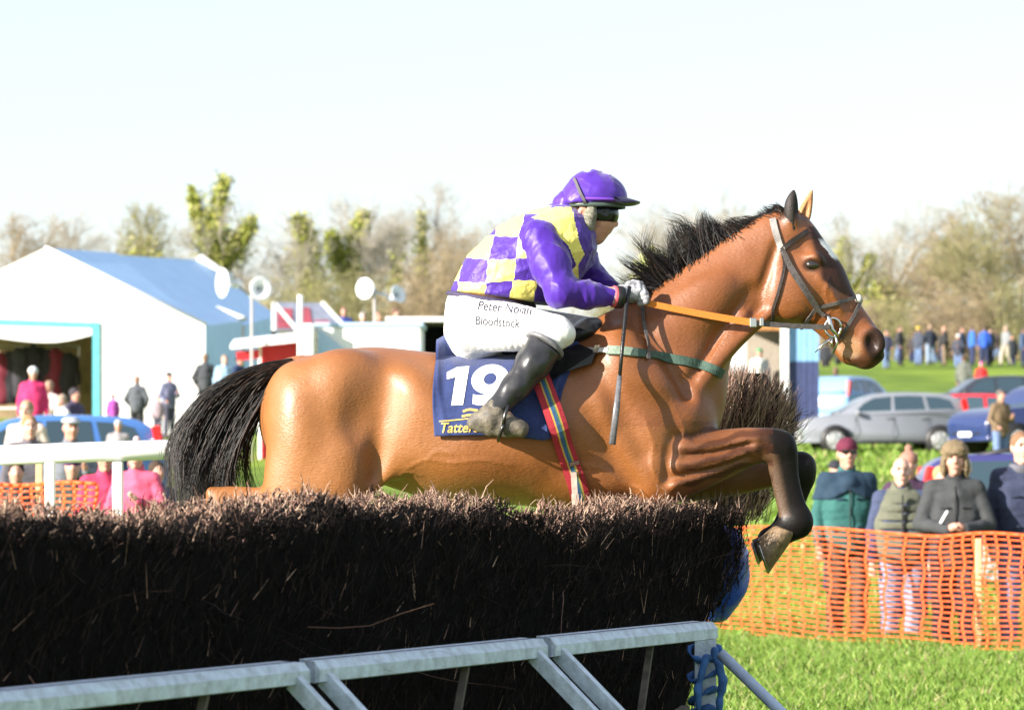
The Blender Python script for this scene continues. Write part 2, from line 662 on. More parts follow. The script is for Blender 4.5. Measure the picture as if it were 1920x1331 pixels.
GM = [mat('grass ' + k, c, rough=.55, spec=.35) for k, c in (('mid', (.14, .23, .034)), ('deep', (.10, .19, .020)), ('pale', (.26, .34, .07)), ('straw', (.34, .30, .14)))]
blades(72000, (60, 1180), (20.6, 30.5), .07, .0068, 3, 'grass', GM, 'short sunlit grass blades in front of the orange net')
blades(16000, (-1000, 1010), (30.5, 48), .08, .011, 4, 'grass', GM, 'grass around the spectators behind the orange net')
blades(18000, (350, 1010), (48, 130), .12, .03, 5, 'grass', GM, 'rough grass of the bank around the parked cars')

# ------------------------------------------------------------------ trees and scrub
m_bark = mat('winter bark', (.26, .22, .17), rough=.9, noise=.4, nscale=3, bump=.4, bscale=8)
m_twig = mat('winter twigs', (.33, .285, .205), rough=.9, noise=.3, nscale=.8)
m_twig2 = mat('pale grey twigs', (.39, .355, .30), rough=.9, noise=.3, nscale=.8)
m_scrub = mat('brown scrub', (.32, .25, .155), rough=.9, noise=.4, nscale=1.2)
m_scrub2 = mat('olive scrub', (.27, .25, .12), rough=.9, noise=.4, nscale=1.2)
m_ivy = [mat('ivy light', (.36, .40, .07), rough=.5), mat('ivy dark', (.19, .23, .05), rough=.5), mat('ivy olive', (.40, .37, .12), rough=.55)]


def tubes_np(segs, nside):
    """segs: array (n, 8): p, q, r0, r1 -> prisms"""
    S = np.asarray(segs, float)
    p, q, r0, r1 = S[:, :3], S[:, 3:6], S[:, 6], S[:, 7]
    d = q - p
    d /= np.linalg.norm(d, axis=1, keepdims=True) + 1e-9
    ref = np.where(np.abs(d[:, 2:3]) < .9, np.array([[0, 0, 1.]]), np.array([[1., 0, 0]]))
    s = np.cross(d, ref); s /= np.linalg.norm(s, axis=1, keepdims=True) + 1e-9
    b = np.cross(d, s)
    V = np.empty((len(S), 2 * nside, 3))
    for k in range(nside):
        a = 2 * PI * k / nside
        o = s * math.cos(a) + b * math.sin(a)
        V[:, k] = p + o * r0[:, None]; V[:, nside + k] = q + o * r1[:, None]
    base = (np.arange(len(S)) * 2 * nside)[:, None]
    Q = np.concatenate([base + np.array([[k, (k + 1) % nside, nside + (k + 1) % nside, nside + k]]) for k in range(nside)])
    return V.reshape(-1, 3), Q


def grow(rs, h, spread, levels=5, lean=0.0, first=.22, nb=(3, 5)):
    """branching skeleton; returns limbs and twigs"""
    big, small = [], []

    def rec(p, d, L, r, lev):
        n = 3 if lev < 2 else 2
        q = p
        for i in range(n):
            d = d + rs.normal(0, .10 + .05 * lev, 3)
            d[2] += .05 if lev > 0 else .02
            d /= np.linalg.norm(d)
            e = q + d * L / n
            ra, rb = r * (1 - .35 * i / n), r * (1 - .35 * (i + 1) / n)
            (big if lev < 2 else small).append((*q, *e, ra, rb))
            if lev < levels and (lev > 0 or (e[2] > h * first)):
                for _ in range(rs.randint(1, 3) if lev < 4 else 2):
                    a = rs.uniform(0, 2 * PI); t = rs.uniform(.45, 1.0) * spread
                    ax = np.array((math.cos(a), math.sin(a), 0))
                    nd = d * math.cos(t) + ax * math.sin(t)
                    rec(e.copy(), nd / np.linalg.norm(nd), L * rs.uniform(.5, .74), rb * .6, lev + 1)
            q = e
        if lev < levels:
            for _ in range(2):
                nd = d + rs.normal(0, .32 * spread, 3)
                rec(q.copy(), nd / np.linalg.norm(nd), L * rs.uniform(.55, .75), r * .55, lev + 1)
    rec(np.zeros(3), np.array((lean, 0, 1.0)), h * .40, h * .022, 0)
    return big, small


def leaves_np(rs, pts, n, sp, size):
    pts = np.asarray(pts)
    c = pts[rs.randint(0, len(pts), n)] + rs.normal(0, 1, (n, 3)) * sp
    a = rs.normal(0, 1, (n, 3)); a /= np.linalg.norm(a, axis=1, keepdims=True)
    b = np.cross(a, rs.normal(0, 1, (n, 3))); b /= np.linalg.norm(b, axis=1, keepdims=True)
    s = size * (.6 + .8 * rs.rand(n))[:, None]
    V = np.stack([c - a * s, c + b * s * .7, c + a * s, c - b * s * .7], 1).reshape(-1, 3)
    return V, np.arange(4 * n).reshape(n, 4)


def tree(u, vb, vt, Y, seed, label, spread=1.0, ivy=0.0, twig=None, group=None, levels=5, width=1.0, ivy_h=.75, ivy_r=.5, first=.22, lean=0.0):
    rs = np.random.RandomState(seed)
    z0 = gz(Y) - .1
    x = (u - 960) * Y / FPX
    top = EYE - (vt - HOR) * Y / FPX
    big, small = grow(rs, 1.0, spread, levels, first=first, lean=lean)
    B, S = np.array(big), np.array(small)
    zt = max(B[:, 5].max(), np.percentile(S[:, 5], 99.5))
    h = top - z0
    k = h / zt
    for A in (B, S):
        A[:, :6] *= k; A[:, [0, 1, 3, 4]] *= width; A[:, 6:] *= h
    thin = S[:, 6] < np.percentile(S[:, 6], 70)
    S = S[~thin | (rs.rand(len(S)) < min(1.0, 1700.0 / max(1, thin.sum())))]
    S[:, 6:] = np.clip(S[:, 6:] * .8, .009, 1)
    root = empty('tree', (x, Y, z0))
    tag(root, label, 'tree', group)
    V, Q = tubes_np(B, 6); link('trunk', np_mesh('trunk', V, Q), m_bark, root, True)
    V, Q = tubes_np(S, 3); link('crown', np_mesh('crown', V, Q), twig or m_twig, root)
    if ivy > 0:
        m_ = (B[:, 5] < h * ivy_h)
        P_ = np.concatenate([B[m_, 3:6], (B[m_, :3] + B[m_, 3:6]) / 2])
        V, Q = leaves_np(rs, P_, int(ivy), ivy_r, .15)
        link('ivy', np_mesh('ivy', V, Q, rs.choice(3, len(Q), p=[.45, .25, .30])), m_ivy, root)
    return root


def bush(u, vt, Y, wpx, seed, label, m, group='brown scrub bushes along the field edge', n=1600):
    rs = np.random.RandomState(seed)
    z0 = gz(Y) - .1
    x = (u - 960) * Y / FPX
    h = EYE - (vt - HOR) * Y / FPX - z0
    w = wpx * Y / FPX / 2
    segs = []
    # arching stems, each with side twigs
    for i in range(n // 12):
        a = rs.uniform(0, 2 * PI); rr = math.sqrt(rs.rand())
        p = np.array((rr * w * .6 * math.cos(a), rr * w * .5 * math.sin(a), 0))
        hh = h * (1 - .45 * rr * rr) * rs.uniform(.65, 1.05)
        d = np.array((math.cos(a) * .5 * rr * w / h, math.sin(a) * .4, 1.0)) + rs.normal(0, .12, 3)
        d[2] = 1.0
        q = p
        for j in range(4):
            e = q + d * hh / 4 + rs.normal(0, .05, 3) * hh * .3
            segs.append((*q, *e, .03 * (1 - j * .2), .03 * (.8 - j * .2)))
            for _ in range(2 + (j > 1)):
                t = e + rs.normal(0, 1, 3) * np.array((.16, .12, .13)) * hh
                segs.append((*e, *t, .014, .006))
            q = e
    V, Q = tubes_np(segs, 3)
    root = empty('bush', (x, Y, z0))
    tag(root, label, 'bush', group)
    link('stems', np_mesh('stems', V, Q), m, root)
    return root


def ivy_columns(root, Y, cols, n, seed):
    """ivy sleeves round the trunk and main forks, given in photo pixels"""
    rs = np.random.RandomState(seed)
    V, Q, k = [], [], 0
    O = np.array(root.location)
    limbs = []
    for pts, r0, r1 in cols:
        C = catmull(pts, 6)
        for i in range(len(C) - 1):
            a, b_ = P(*C[i], Y), P(*C[i + 1], Y)
            limbs.append((*(np.array(a) - O), *(np.array(b_) - O), .16 * (1 - .6 * i / len(C)), .16 * (1 - .6 * (i + 1) / len(C))))
        m = int(2.1 * n * len(C) / 14)
        t = rs.rand(m) * (len(C) - 1.001)
        a = t.astype(int); f_ = (t - a)[:, None]
        q = C[a] * (1 - f_) + C[a + 1] * f_
        rad = (r0 + (r1 - r0) * t / len(C)) * (1 + .35 * np.sin(t * 2.3 + seed)) * Y / FPX
        w = np.stack([(q[:, 0] - 960) * Y / FPX, np.full(m, Y), EYE - (q[:, 1] - HOR) * Y / FPX], 1) - O
        d = rs.normal(0, 1, (m, 3)); d /= np.linalg.norm(d, axis=1, keepdims=True)
        c = w + d * (rad * rs.rand(m) ** .4 * np.abs(1 + .45 * rs.normal(0, 1, m)))[:, None]
        v, qd = leaves_np(rs, c, m, 0.0, .17) if False else (None, None)
        x = rs.normal(0, 1, (m, 3)); x /= np.linalg.norm(x, axis=1, keepdims=True)
        y = np.cross(x, rs.normal(0, 1, (m, 3))); y /= np.linalg.norm(y, axis=1, keepdims=True)
        s = (.115 * (.5 + .8 * rs.rand(m)))[:, None]
        V.append(np.stack([c - x * s, c + y * s * .7, c + x * s, c - y * s * .7], 1).reshape(-1, 3))
    V = np.concatenate(V); Q = np.arange(len(V)).reshape(-1, 4)
    link('ivy', np_mesh('ivy', V, Q, rs.choice(3, len(Q), p=[.5, .2, .3])), m_ivy, root)
    v, q = tubes_np(limbs, 6); link('ivy_limb', np_mesh('ivy_limb', v, q), m_bark, root)


TG = 'bare winter trees along the field edge'
tree(22, 640, 395, 210, 1, 'brown bare tree rising at the left of the tent gable', .9, twig=m_scrub, width=1.1)
tree(118, 650, 402, 230, 2, 'thin pale bare tree just above the tent peak', 1.0, twig=m_twig2)
tree(255, 650, 378, 215, 3, 'olive bushy bare tree behind the tent roof ridge', .75, twig=m_scrub2, ivy=1500, ivy_r=.7)
t_ = tree(405, 650, 372, 205, 4, 'tall ivy covered tree above the shade-blue tent roof', .95, twig=m_twig2, first=.15, levels=4)
ivy_columns(t_, 205, [([(405, 640), (408, 520), (404, 430), (421, 338)], 40, 9), ([(400, 470), (376, 420), (358, 352)], 20, 6), ([(412, 490), (448, 455), (474, 412)], 26, 8)], 2600, 4)
tree(505, 650, 440, 225, 5, 'small bare grey tree beside the ivy covered tree', 1.0, twig=m_twig2)
t_ = tree(585, 650, 400, 205, 6, 'ivy clad tree left of the twin loudspeakers with a leaning top', .8, twig=m_twig2, levels=4, lean=-.1)
ivy_columns(t_, 205, [([(592, 640), (584, 520), (576, 460), (562, 412)], 30, 12)], 2600, 6)
t_ = tree(655, 650, 385, 207, 7, 'ivy clad tree directly above the twin loudspeakers', .75, twig=m_twig2, levels=5)
ivy_columns(t_, 207, [([(650, 640), (656, 520), (668, 450), (683, 402)], 26, 10), ([(640, 520), (628, 470), (622, 445)], 16, 10)], 2400, 7)
tree(700, 650, 372, 240, 71, 'slender bare tree between the ivy tree and the large bare tree', .9, twig=m_twig2)
t_ = tree(790, 650, 340, 215, 8, 'large round bare tree behind the rider back', .95, twig=m_twig2, width=1.1)
ivy_columns(t_, 215, [([(785, 640), (790, 520), (792, 400)], 20, 9), ([(745, 640), (742, 520), (748, 430)], 14, 8)], 1500, 8)
tree(868, 650, 430, 200, 9, 'brown bare tree touching the rider back outline', .9, twig=m_scrub)
tree(940, 650, 400, 235, 91, 'bare tree hidden behind the jockey torso', 1.0, twig=m_twig2)
tree(1195, 650, 395, 235, 10, 'faint bare tree between the jockey cap and the mane', 1.0, twig=m_twig2, ivy=1400, ivy_h=.8)
tree(1290, 650, 372, 250, 11, 'faint bare tree above the horse mane', 1.0, twig=m_twig2)
tree(1395, 650, 380, 250, 12, 'faint bare tree behind the horse poll', 1.0, twig=m_twig2)
tree(1545, 650, 405, 215, 13, 'bare tree just right of the pricked ears', .95, twig=m_twig)
t_ = tree(1592, 650, 430, 205, 131, 'ivy trunked tree in front of the horse forehead', .7, twig=m_twig2, levels=4)
ivy_columns(t_, 205, [([(1590, 640), (1586, 530), (1582, 450)], 18, 9), ([(1606, 560), (1620, 520), (1634, 480)], 12, 7)], 1700, 9)
tree(1655, 650, 470, 210, 132, 'small ivy spotted tree between the muzzle and the big right thicket', .9, ivy=1200, ivy_h=.9, ivy_r=.4, levels=4)
tree(1650, 650, 372, 260, 14, 'tall faint bare tree behind the small ivy spotted tree', 1.0, twig=m_twig2)
tree(1745, 650, 452, 195, 15, 'leftmost brown tree of the big thicket at the right edge', 1.0, twig=m_scrub, first=.08, width=1.15)
tree(1800, 650, 405, 190, 16, 'middle brown tree of the big thicket at the right edge', 1.0, twig=m_scrub, first=.08, width=1.15)
tree(1860, 650, 360, 186, 17, 'tallest brown tree of the thicket at the right edge', 1.0, twig=m_scrub2, first=.08, width=1.15)
tree(1915, 650, 335, 184, 18, 'brown tree cut off by the right edge of the view', 1.0, twig=m_scrub, first=.08, width=1.15)
tree(1835, 650, 420, 180, 19, 'olive brown low tree in front of the right thicket', .95, twig=m_scrub2, first=.06, width=1.2)
k = 0
for u, vt, Y, w, m_, lab in [(-10, 560, 196, 90, 0, 'brown scrub bush at the left edge behind the tent'), (470, 535, 196, 110, 0, 'brown scrub bush behind the left loudspeakers'), (545, 520, 192, 110, 1, 'olive scrub bush left of the ivy clad trees'),
                              (610, 500, 188, 120, 1, 'olive scrub bush below the leaning ivy tree'), (690, 510, 186, 120, 1, 'olive scrub bush behind the twin loudspeakers'), (770, 490, 184, 120, 0, 'brown scrub bush right of the twin loudspeakers'),
                              (835, 460, 182, 120, 0, 'tall brown scrub bush at the rider seat'), (905, 470, 184, 120, 0, 'brown scrub bush behind the rider waist'), (1160, 520, 186, 120, 1, 'olive scrub bush behind the rider cuff'),
                              (1570, 545, 184, 110, 0, 'brown scrub bush at the horse nose band'), (1640, 560, 182, 110, 0, 'brown scrub bush above the horse muzzle'), (1700, 545, 180, 110, 1, 'olive scrub bush right of the muzzle'),
                              (1765, 535, 178, 120, 0, 'brown scrub bush behind the far spectators on the right'), (1830, 520, 176, 120, 0, 'brown scrub bush under the olive low tree'), (1900, 510, 175, 130, 1, 'olive scrub bush at the right edge behind the far spectators')]:
    k += 1
    bush(u, vt, Y, w, 100 + k, lab, m_scrub2 if m_ else m_scrub)
# the far wood closes the view as one mass
rs = np.random.RandomState(77)
segs = []
for i in range(7000):
    x = rs.uniform(-95, 95); y = rs.uniform(262, 300); z = gz(y)
    h = 4.6 + 1.2 * math.sin(x * .35) + 1.5 * math.sin(x * .9 + 2) + rs.normal(0, .8)
    a = np.array((x, y, z + rs.uniform(0, h * .85)))
    b_ = a + np.array((rs.normal(0, .5), rs.normal(0, .3), rs.uniform(.5, 1.8)))
    segs.append((*a, *b_, .05, .018))
V, Q = tubes_np(segs, 3)
tag(link('treeline', np_mesh('treeline', V, Q), m_twig2), 'hazy far wood of bare trees closing the field', None, None, 'stuff')
# ------------------------------------------------------------------ tents, stalls, trailers, loudspeakers, hut
def quad_slab(mb, pts, th, mi=0):
    """thick sheet from a polygon"""
    pts = [Vector(p) for p in pts]
    n = (pts[1] - pts[0]).cross(pts[-1] - pts[0]).normalized() * th
    k = len(pts)
    mb.add(pts + [p + n for p in pts], [tuple(range(k))[::-1], tuple(range(k, 2 * k))] + [(i, (i + 1) % k, k + (i + 1) % k, k + i) for i in range(k)], mi)


def rebase(mb, loc):
    mb.v = [tuple(Vector(p) - Vector(loc)) for p in mb.v]
    return mb


m_pvc = mat('white tent sheet', (.80, .80, .80), rough=.55, noise=.05, nscale=2, bump=.25, bscale=3)
m_pvcb = mat('white tent sheet shaded blue', (.42, .67, .98), rough=.5, noise=.08, nscale=1.5, bump=.3, bscale=2)  # same white sheet; blue of the shaded side put into the colour
m_teal = mat('teal canvas strip', (.12, .52, .58), rough=.7, noise=.2, nscale=6, bump=.3, bscale=12)
m_tan = mat('tan tent lining', (.30, .22, .13), rough=.9, noise=.25, nscale=3, bump=.3, bscale=6)
YT = 100.0
G0, E0, B0 = P(85, 465, YT), P(385, 610, YT), P(385, 792, YT)
L0, LB = P(-215, 610, YT), P(-215, 792, YT)
G1, E1 = P(216, 474, 107), P(452, 602, 107)
G2, E2 = P(372, 488, 115), P(520, 592, 115)
B1, B2 = Vector((E1.x, 107, gz(107))), Vector((E2.x, 115, gz(115)))
B0.z = gz(100) - .1; LB.z = B0.z
tent = empty('marquee', (G0.x, YT + 3, gz(103)))
tag(tent, 'big white marquee with shade-blue roof and teal edged doorway', 'marquee')
O = tent.location.copy()
mb = MB()
# gable wall round the doorway (the doorway runs off the left of the view)
dr, dt, dl = P(186, 780, YT), P(186, 604, YT), P(-330, 596, YT)
quad_slab(mb, [P(186, 792, YT), B0, E0, P(186, 514, YT)], .03)
quad_slab(mb, [P(186, 514, YT), G0, P(-15, 514, YT), P(-15, 604, YT), P(186, 604, YT)], .03)
quad_slab(mb, [P(-15, 604, YT), P(-15, 514, YT), L0, P(-215, 604, YT)], .03)
rebase(mb, O).build('gable_wall', m_pvc, tent)
mb = MB()
for t in (.35, .7):
    a, b_ = E0.lerp(G0, t), E1.lerp(G1, t)
quad_slab(mb, [E0, E1, G1, G0], -.03)
rebase(mb, O).build('roof', m_pvcb, tent)
mb = MB(); quad_slab(mb, [G0, G1, Vector((2 * G1.x - E1.x, 107, E1.z)), Vector((2 * G0.x - E0.x, YT, E0.z))], -.03); rebase(mb, O).build('roof', m_pvc, tent)['label'] = 'sunlit left slope'
mb = MB(); quad_slab(mb, [B0, B1, E1, E0], .03); rebase(mb, O).build('side_wall', m_pvcb, tent)
mb = MB(); mb.tube([G0 + Vector((0, -.05, .02)), E0 + Vector((0.05, -.05, .02))], .04, 8); rebase(mb, O).build('roof_edge', m_pvc, tent, True)
mb = MB(); mb.tube([G1.lerp(E1, .80) + Vector((0, 0, .02)), E1 + Vector((0.1, .0, .06)), E1 + Vector((-.55, -.3, -.1)), E1 + Vector((-.95, -1.2, -.12))], [.03, .11, .12, .09], 8)
rebase(mb, O).build('roof_edge', m_pvc, tent, True)
mb = MB()
quad_slab(mb, [P(174, 784, YT - .05), P(186, 784, YT - .05), P(186, 604, YT - .05), P(174, 604, YT - .05)], .04)
quad_slab(mb, [P(-230, 590, YT - .05), P(-230, 602, YT - .05), P(172, 615, YT - .05), P(172, 604, YT - .05)], -.04)
rebase(mb, O).build('door_edging', m_teal, tent)
mb = MB()
k = 18
vs = []
for i in range(k + 1):
    t = i / k; u = -215 + 387 * t
    vs += [P(u, 606 + 6 * t, YT - .02), P(u, 634 + 7 * math.sin(PI * min(1, max(0, (u + 20) / 190))) * 0 + 8 * math.sin(PI * max(0, min(1, (u - 0) / 172))) - 6 * (u > 120) * (u - 120) / 52, YT - .05)]
mb.add(vs, [(2 * i, 2 * i + 1, 2 * i + 3, 2 * i + 2) for i in range(k)])
o = rebase(mb, O).build('valance', m_pvc, tent); md = o.modifiers.new('thickness', 'SOLIDIFY'); md.thickness = .02
mb = MB()
quad_slab(mb, [P(-240, 784, 104.5), P(185, 784, 104.5), P(185, 600, 104.5), P(-240, 600, 104.5)], .03)
quad_slab(mb, [P(190, 784, 104.5), P(190, 784, 100.1), P(190, 606, 100.1), P(190, 600, 104.5)], .03)
rebase(mb, O).build('lining', m_tan, tent)
# three faint printed creases on the gable
mb = MB()
for a, b_ in (((2, 532), (30, 516)), ((75, 523), (132, 524)), ((212, 590), (232, 573))):
    mb.bar(P(*a, YT - .01), P(*b_, YT - .01), .02, .05)
rebase(mb, O).build('seam_tape', mat('grey tape', (.5, .5, .53), rough=.7), tent)
# second bay behind
tent2 = empty('marquee', (G2.x, 112, gz(112)))
tag(tent2, 'second shade-blue roofed marquee bay joined behind the big marquee', 'marquee')
O = tent2.location.copy()
mb = MB(); quad_slab(mb, [E1 + Vector((.05, .3, -.1)), E2, G2, G1 + Vector((0, .3, -.05))], -.03); rebase(mb, O).build('roof', m_pvcb, tent2)
mb = MB(); quad_slab(mb, [B1 + Vector((.05, .3, 0)), B2, E2, E1 + Vector((.05, .3, -.1))], .03); rebase(mb, O).build('side_wall', m_pvcb, tent2)
mb = MB(); mb.tube([G2 + Vector((0, 0, .08)), P(405, 505, 115), P(432, 526, 115)], [.12, .15, .22], 8); rebase(mb, O).build('roof_edge', m_pvc, tent2, True)

# coats hung in the doorway
rail_ = empty('clothes_rail', P(65, 760, 103.5)); rail_.location.z = gz(103)
tag(rail_, 'rail hung with black and dark red coats inside the marquee doorway', 'clothes rail')
O = rail_.location.copy()
mb = MB(); mb.tube([P(-20, 650, 103.5) - O, P(150, 650, 103.5) - O], .025, 6)
for u in (-18, 148): mb.tube([P(u, 650, 103.5) - O, Vector((P(u, 0, 103.5).x, 103.5, gz(103))) - O], .025, 6)
mb.build('rail', m_steel if 'polished steel' in _mats else mat('polished steel', (.62, .62, .62), rough=.22, metal=1.0), rail_)
cm = [mat('black coat', (.018, .017, .022), rough=.85, bump=.5, bscale=10), mat('dark red coat', (.14, .015, .03), rough=.85, bump=.5, bscale=10), mat('charcoal coat', (.035, .033, .04), rough=.85, bump=.5, bscale=10)]
rs = random.Random(9)
for i, u in enumerate([-8, 8, 22, 38, 52, 66, 80, 94, 108, 122, 134]):
    top = 652 + abs(u - 62) * .22 + rs.uniform(-6, 4)
    c = P(u, 0, 103.5)
    f = Field((-.30, -.22, -1.25), (.30, .22, .12), .035)
    f.chain([(0, 0, -.05, .12, .10), (0, 0, -.35, .20, .14), (0, 0, -.8, .22, .15), (0, 0, -1.1, .23, .15)], 0)
    f.cone((-.13, 0, -.12), .08, (-.24, -.05, -.75), .07, .04); f.cone((.13, 0, -.12), .08, (.24, -.05, -.75), .07, .04)
    f.wrinkle(.02, 14, i)
    o = link('coat', f.mesh('coat'), cm[[0, 1, 0, 2, 0, 0, 2, 0, 1, 0, 0][i]], rail_, True)
    o.location = Vector((c.x, 103.2 + rs.uniform(-.25, .1), EYE - (top - HOR) * 103.5 / FPX)) - O
    o.scale = (1.1, 1.0, rs.uniform(1.0, 1.25))
# low table with pale goods inside the doorway
tb_ = empty('table', P(10, 765, 102)); tb_.location.z = gz(102)
tag(tb_, 'trestle table with a pale cloth in the marquee doorway', 'table')
mb = MB(); mb.box((0, 0, .74), (2.6, .7, .05), bev=.01); mb.build('tabletop', m_pvc, tb_)
for sx_ in (-1.2, 1.2):
    mb = MB(); mb.bar((sx_, -.3, 0), (sx_, -.25, .72), .05); mb.bar((sx_, .3, 0), (sx_, .25, .72), .05); mb.build('leg', m_bark if 'winter bark' in _mats else m_tan, tb_)

# horn loudspeakers
m_horn = mat('pale grey horn', (.70, .72, .73), rough=.4)
m_hornd = mat('grey horn throat', (.30, .34, .36), rough=.5)


def horn(root, c, d, size, name='horn'):
    """bell-mouth horn pointing along d"""
    O = Vector(root.location)
    d = Vector(d).normalized()
    c = Vector(c) - O
    r = size / 2
    prof = [(.05 * r, -1.35 * r), (.30 * r, -1.35 * r), (.32 * r, -.85 * r), (.16 * r, -.80 * r), (.24 * r, -.50 * r), (.45 * r, -.22 * r), (.80 * r, -.05 * r), (1.0 * r, .0), (1.0 * r, .03 * r), (.78 * r, -.01 * r), (.42 * r, -.18 * r), (.22 * r, -.45 * r), (.02 * r, -.5 * r)]
    mb = MB(); mb.lathe(prof, c, d, 28); h = mb.build(name, m_horn, root, True)
    mb = MB(); mb.lathe([(.001, 0), (.10 * r, 0), (.20 * r, -.12 * r), (.21 * r, -.3 * r), (.02 * r, -.32 * r)], c + d * (-.12 * r), d, 16); mb.build('horn_throat', m_hornd, h, True)
    return h


YS = 82.0
for (lab, pu, pv, hs) in (('pair of grey horn loudspeakers on a pole at the marquee corner', 472, 556, [((417, 531), (-.86, -.50, .0), 56), ((489, 541), (.40, -.92, .02), 44)]),
                          ('pair of white horn loudspeakers on a pole behind the white trailer', 702, 545, [((684, 541), (-.55, -.83, .02), 40), ((747, 551), (.62, -.65, .32), 36)])):
    x = P(pu, pv, YS).x
    root = empty('loudspeaker_pole', (x, YS, gz(YS)))
    tag(root, lab, 'loudspeaker')
    O = Vector(root.location)
    mb = MB(); mb.tube([(0, 0, 0), Vector((0, 0, P(pu, pv, YS).z - O.z))], .03, 8)
    mb.build('pole', mat('pale pole paint', (.40, .38, .36), rough=.5), root, True)
    mb = MB()
    for (q, d, s) in hs:
        cc = P(*q, YS) - Vector(d).normalized() * px(s, YS) * .5
        mb.bar(Vector((0, 0, P(pu, pv + 2, YS).z - O.z)), cc - O, .05)
    mb.build('bracket', m_hornd, root)
    for (q, d, s) in hs:
        horn(root, P(*q, YS), d, px(s, YS))

# catering stall: red counter van with a raised white flap
m_red = mat('red stall paint', (.52, .02, .03), rough=.4, noise=.1)
m_whp = mat('white trailer panel', (.80, .80, .80), rough=.4, noise=.04)
m_blp = mat('pale blue roof and shadow', (.42, .58, .78), rough=.4, noise=.05)
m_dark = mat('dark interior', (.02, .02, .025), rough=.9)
stall = empty('catering_stall', P(530, 700, 84)); stall.location.z = gz(84)
tag(stall, 'red catering stall with raised white flap behind the horse tail', 'catering stall')
O = stall.location.copy()
mb = MB()
a = P(487, 632, 84); b_ = P(572, 632, 84)
w = b_.x - a.x; zt = a.z - O.z
mb.box(Vector(((a.x + b_.x) / 2, 85.0, 0)) - Vector((O.x, O.y, 0)) + Vector((0, 0, zt / 2)), (w, 2.0, zt), bev=.03); mb.build('body', m_red, stall)
mb = MB(); quad_slab(mb, [P(432, 655, 82.2), P(566, 640, 82.2), P(566, 630, 84), P(440, 644, 84)], .10); rebase(mb, O).build('flap', m_whp, stall)
mb = MB(); quad_slab(mb, [P(442, 660, 83.0), P(486, 655, 83.0), P(486, 672, 83.0), P(446, 676, 83.0)], .05); rebase(mb, O).build('side_sign', m_red, stall)
mb = MB()
for u in (487, 562): mb.bar(Vector((P(u, 0, 83.9).x, 83.9, O.z)) - O, Vector((P(u, 0, 83.9).x, 83.9, P(u, 632, 84).z)) - O, .07)
mb.build('corner_post', m_whp, stall)
# white trailer
trl = empty('trailer', P(680, 700, 80)); trl.location.z = gz(80)
tag(trl, 'white box trailer with a flat roof behind the horse back', 'trailer')
O = trl.location.copy()
a, b_ = P(594, 612, 80), P(790, 612, 80)
mb = MB(); mb.box(((a.x + b_.x) / 2 - O.x, 1.25, (a.z - O.z) / 2 + .25), (b_.x - a.x, 2.5, a.z - O.z - .5), bev=.05); mb.build('body', m_whp, trl)
mb = MB(); mb.box(((a.x + b_.x) / 2 - O.x, 1.25, a.z - O.z + .04), (b_.x - a.x + .1, 2.6, .09), bev=.02); mb.build('roof', m_blp, trl)
for pts_, th_ in (([P(596, 616, 79.95), P(596, 690, 79.95), P(690, 690, 79.95)], .02), ([P(788, 690, 79.95), P(788, 640, 79.95), P(756, 690, 79.95)][::-1], -.02)):
    mb = MB(); quad_slab(mb, pts_, th_); rebase(mb, O).build('painted_shadow', m_blp, trl)  # diagonal blue shadow on the white side, built as coloured slabs
mb = MB(); mb.box((P(574, 0, 79.6).x - O.x, -.3, (P(574, 607, 79.6).z - O.z) / 2), (px(30, 80), .5, P(574, 607, 79.6).z - O.z), bev=.04); mb.build('end_panel', m_whp, trl)
mb = MB(); mb.tube([Vector((P(563, 0, 79.5).x - O.x, -.5, 0)), Vector((P(563, 0, 79.5).x - O.x, -.5, P(563, 553, 79.5).z - O.z))], .06, 8); mb.build('flue', m_whp, trl, True)
for sx_ in (-.6, .6):
    mb = MB(); mb.lathe([(.05, -.1), (.30, -.1), (.33, -.06), (.33, .06), (.30, .1), (.05, .1)], (sx_, .1, .33), (0, 1, 0), 18); mb.build('wheel', m_dark, trl, True)
# red and grey exhibition stand with white struts
st = empty('display_stand', P(575, 620, 92)); st.location.z = gz(92)
tag(st, 'dark red and grey display stand with white raking struts', 'display stand')
O = st.location.copy()
m_gl = mat('grey glazed board', (.20, .22, .28), rough=.3, noise=.3, nscale=3)
mb = MB(); quad_slab(mb, [P(512, 618, 92), P(640, 618, 92), P(606, 568, 94), P(512, 566, 94)], -.05); rebase(mb, O).build('board', m_gl, st)
mr = mat('dull red board', (.30, .05, .07), rough=.5, noise=.3, nscale=3)
for q in ([(520, 612), (548, 612), (548, 578), (520, 578)], [(560, 610), (586, 610), (580, 576), (560, 576)], [(592, 612), (628, 612), (616, 600), (590, 600)]):
    mb = MB(); quad_slab(mb, [P(u, v, 91.9 + (618 - v) / 25 - .05) for u, v in q], -.04); rebase(mb, O).build('red_panel', mr, st)
mb = MB()
for a, b_ in (((513, 566), (513, 640)), ((514, 568), (560, 622)), ((603, 566), (640, 606))):
    mb.bar(P(*a, 91.6), P(*b_, 91.6), .10)
mb.bar(P(640, 606, 91.6), Vector((P(640, 0, 91.6).x, 91.6, O.z)), .10); mb.bar(P(513, 620, 91.6), Vector((P(513, 0, 91.6).x, 91.6, O.z)), .10)
rebase(mb, O).build('strut', mat('white strut', (.75, .75, .76), rough=.5), st)
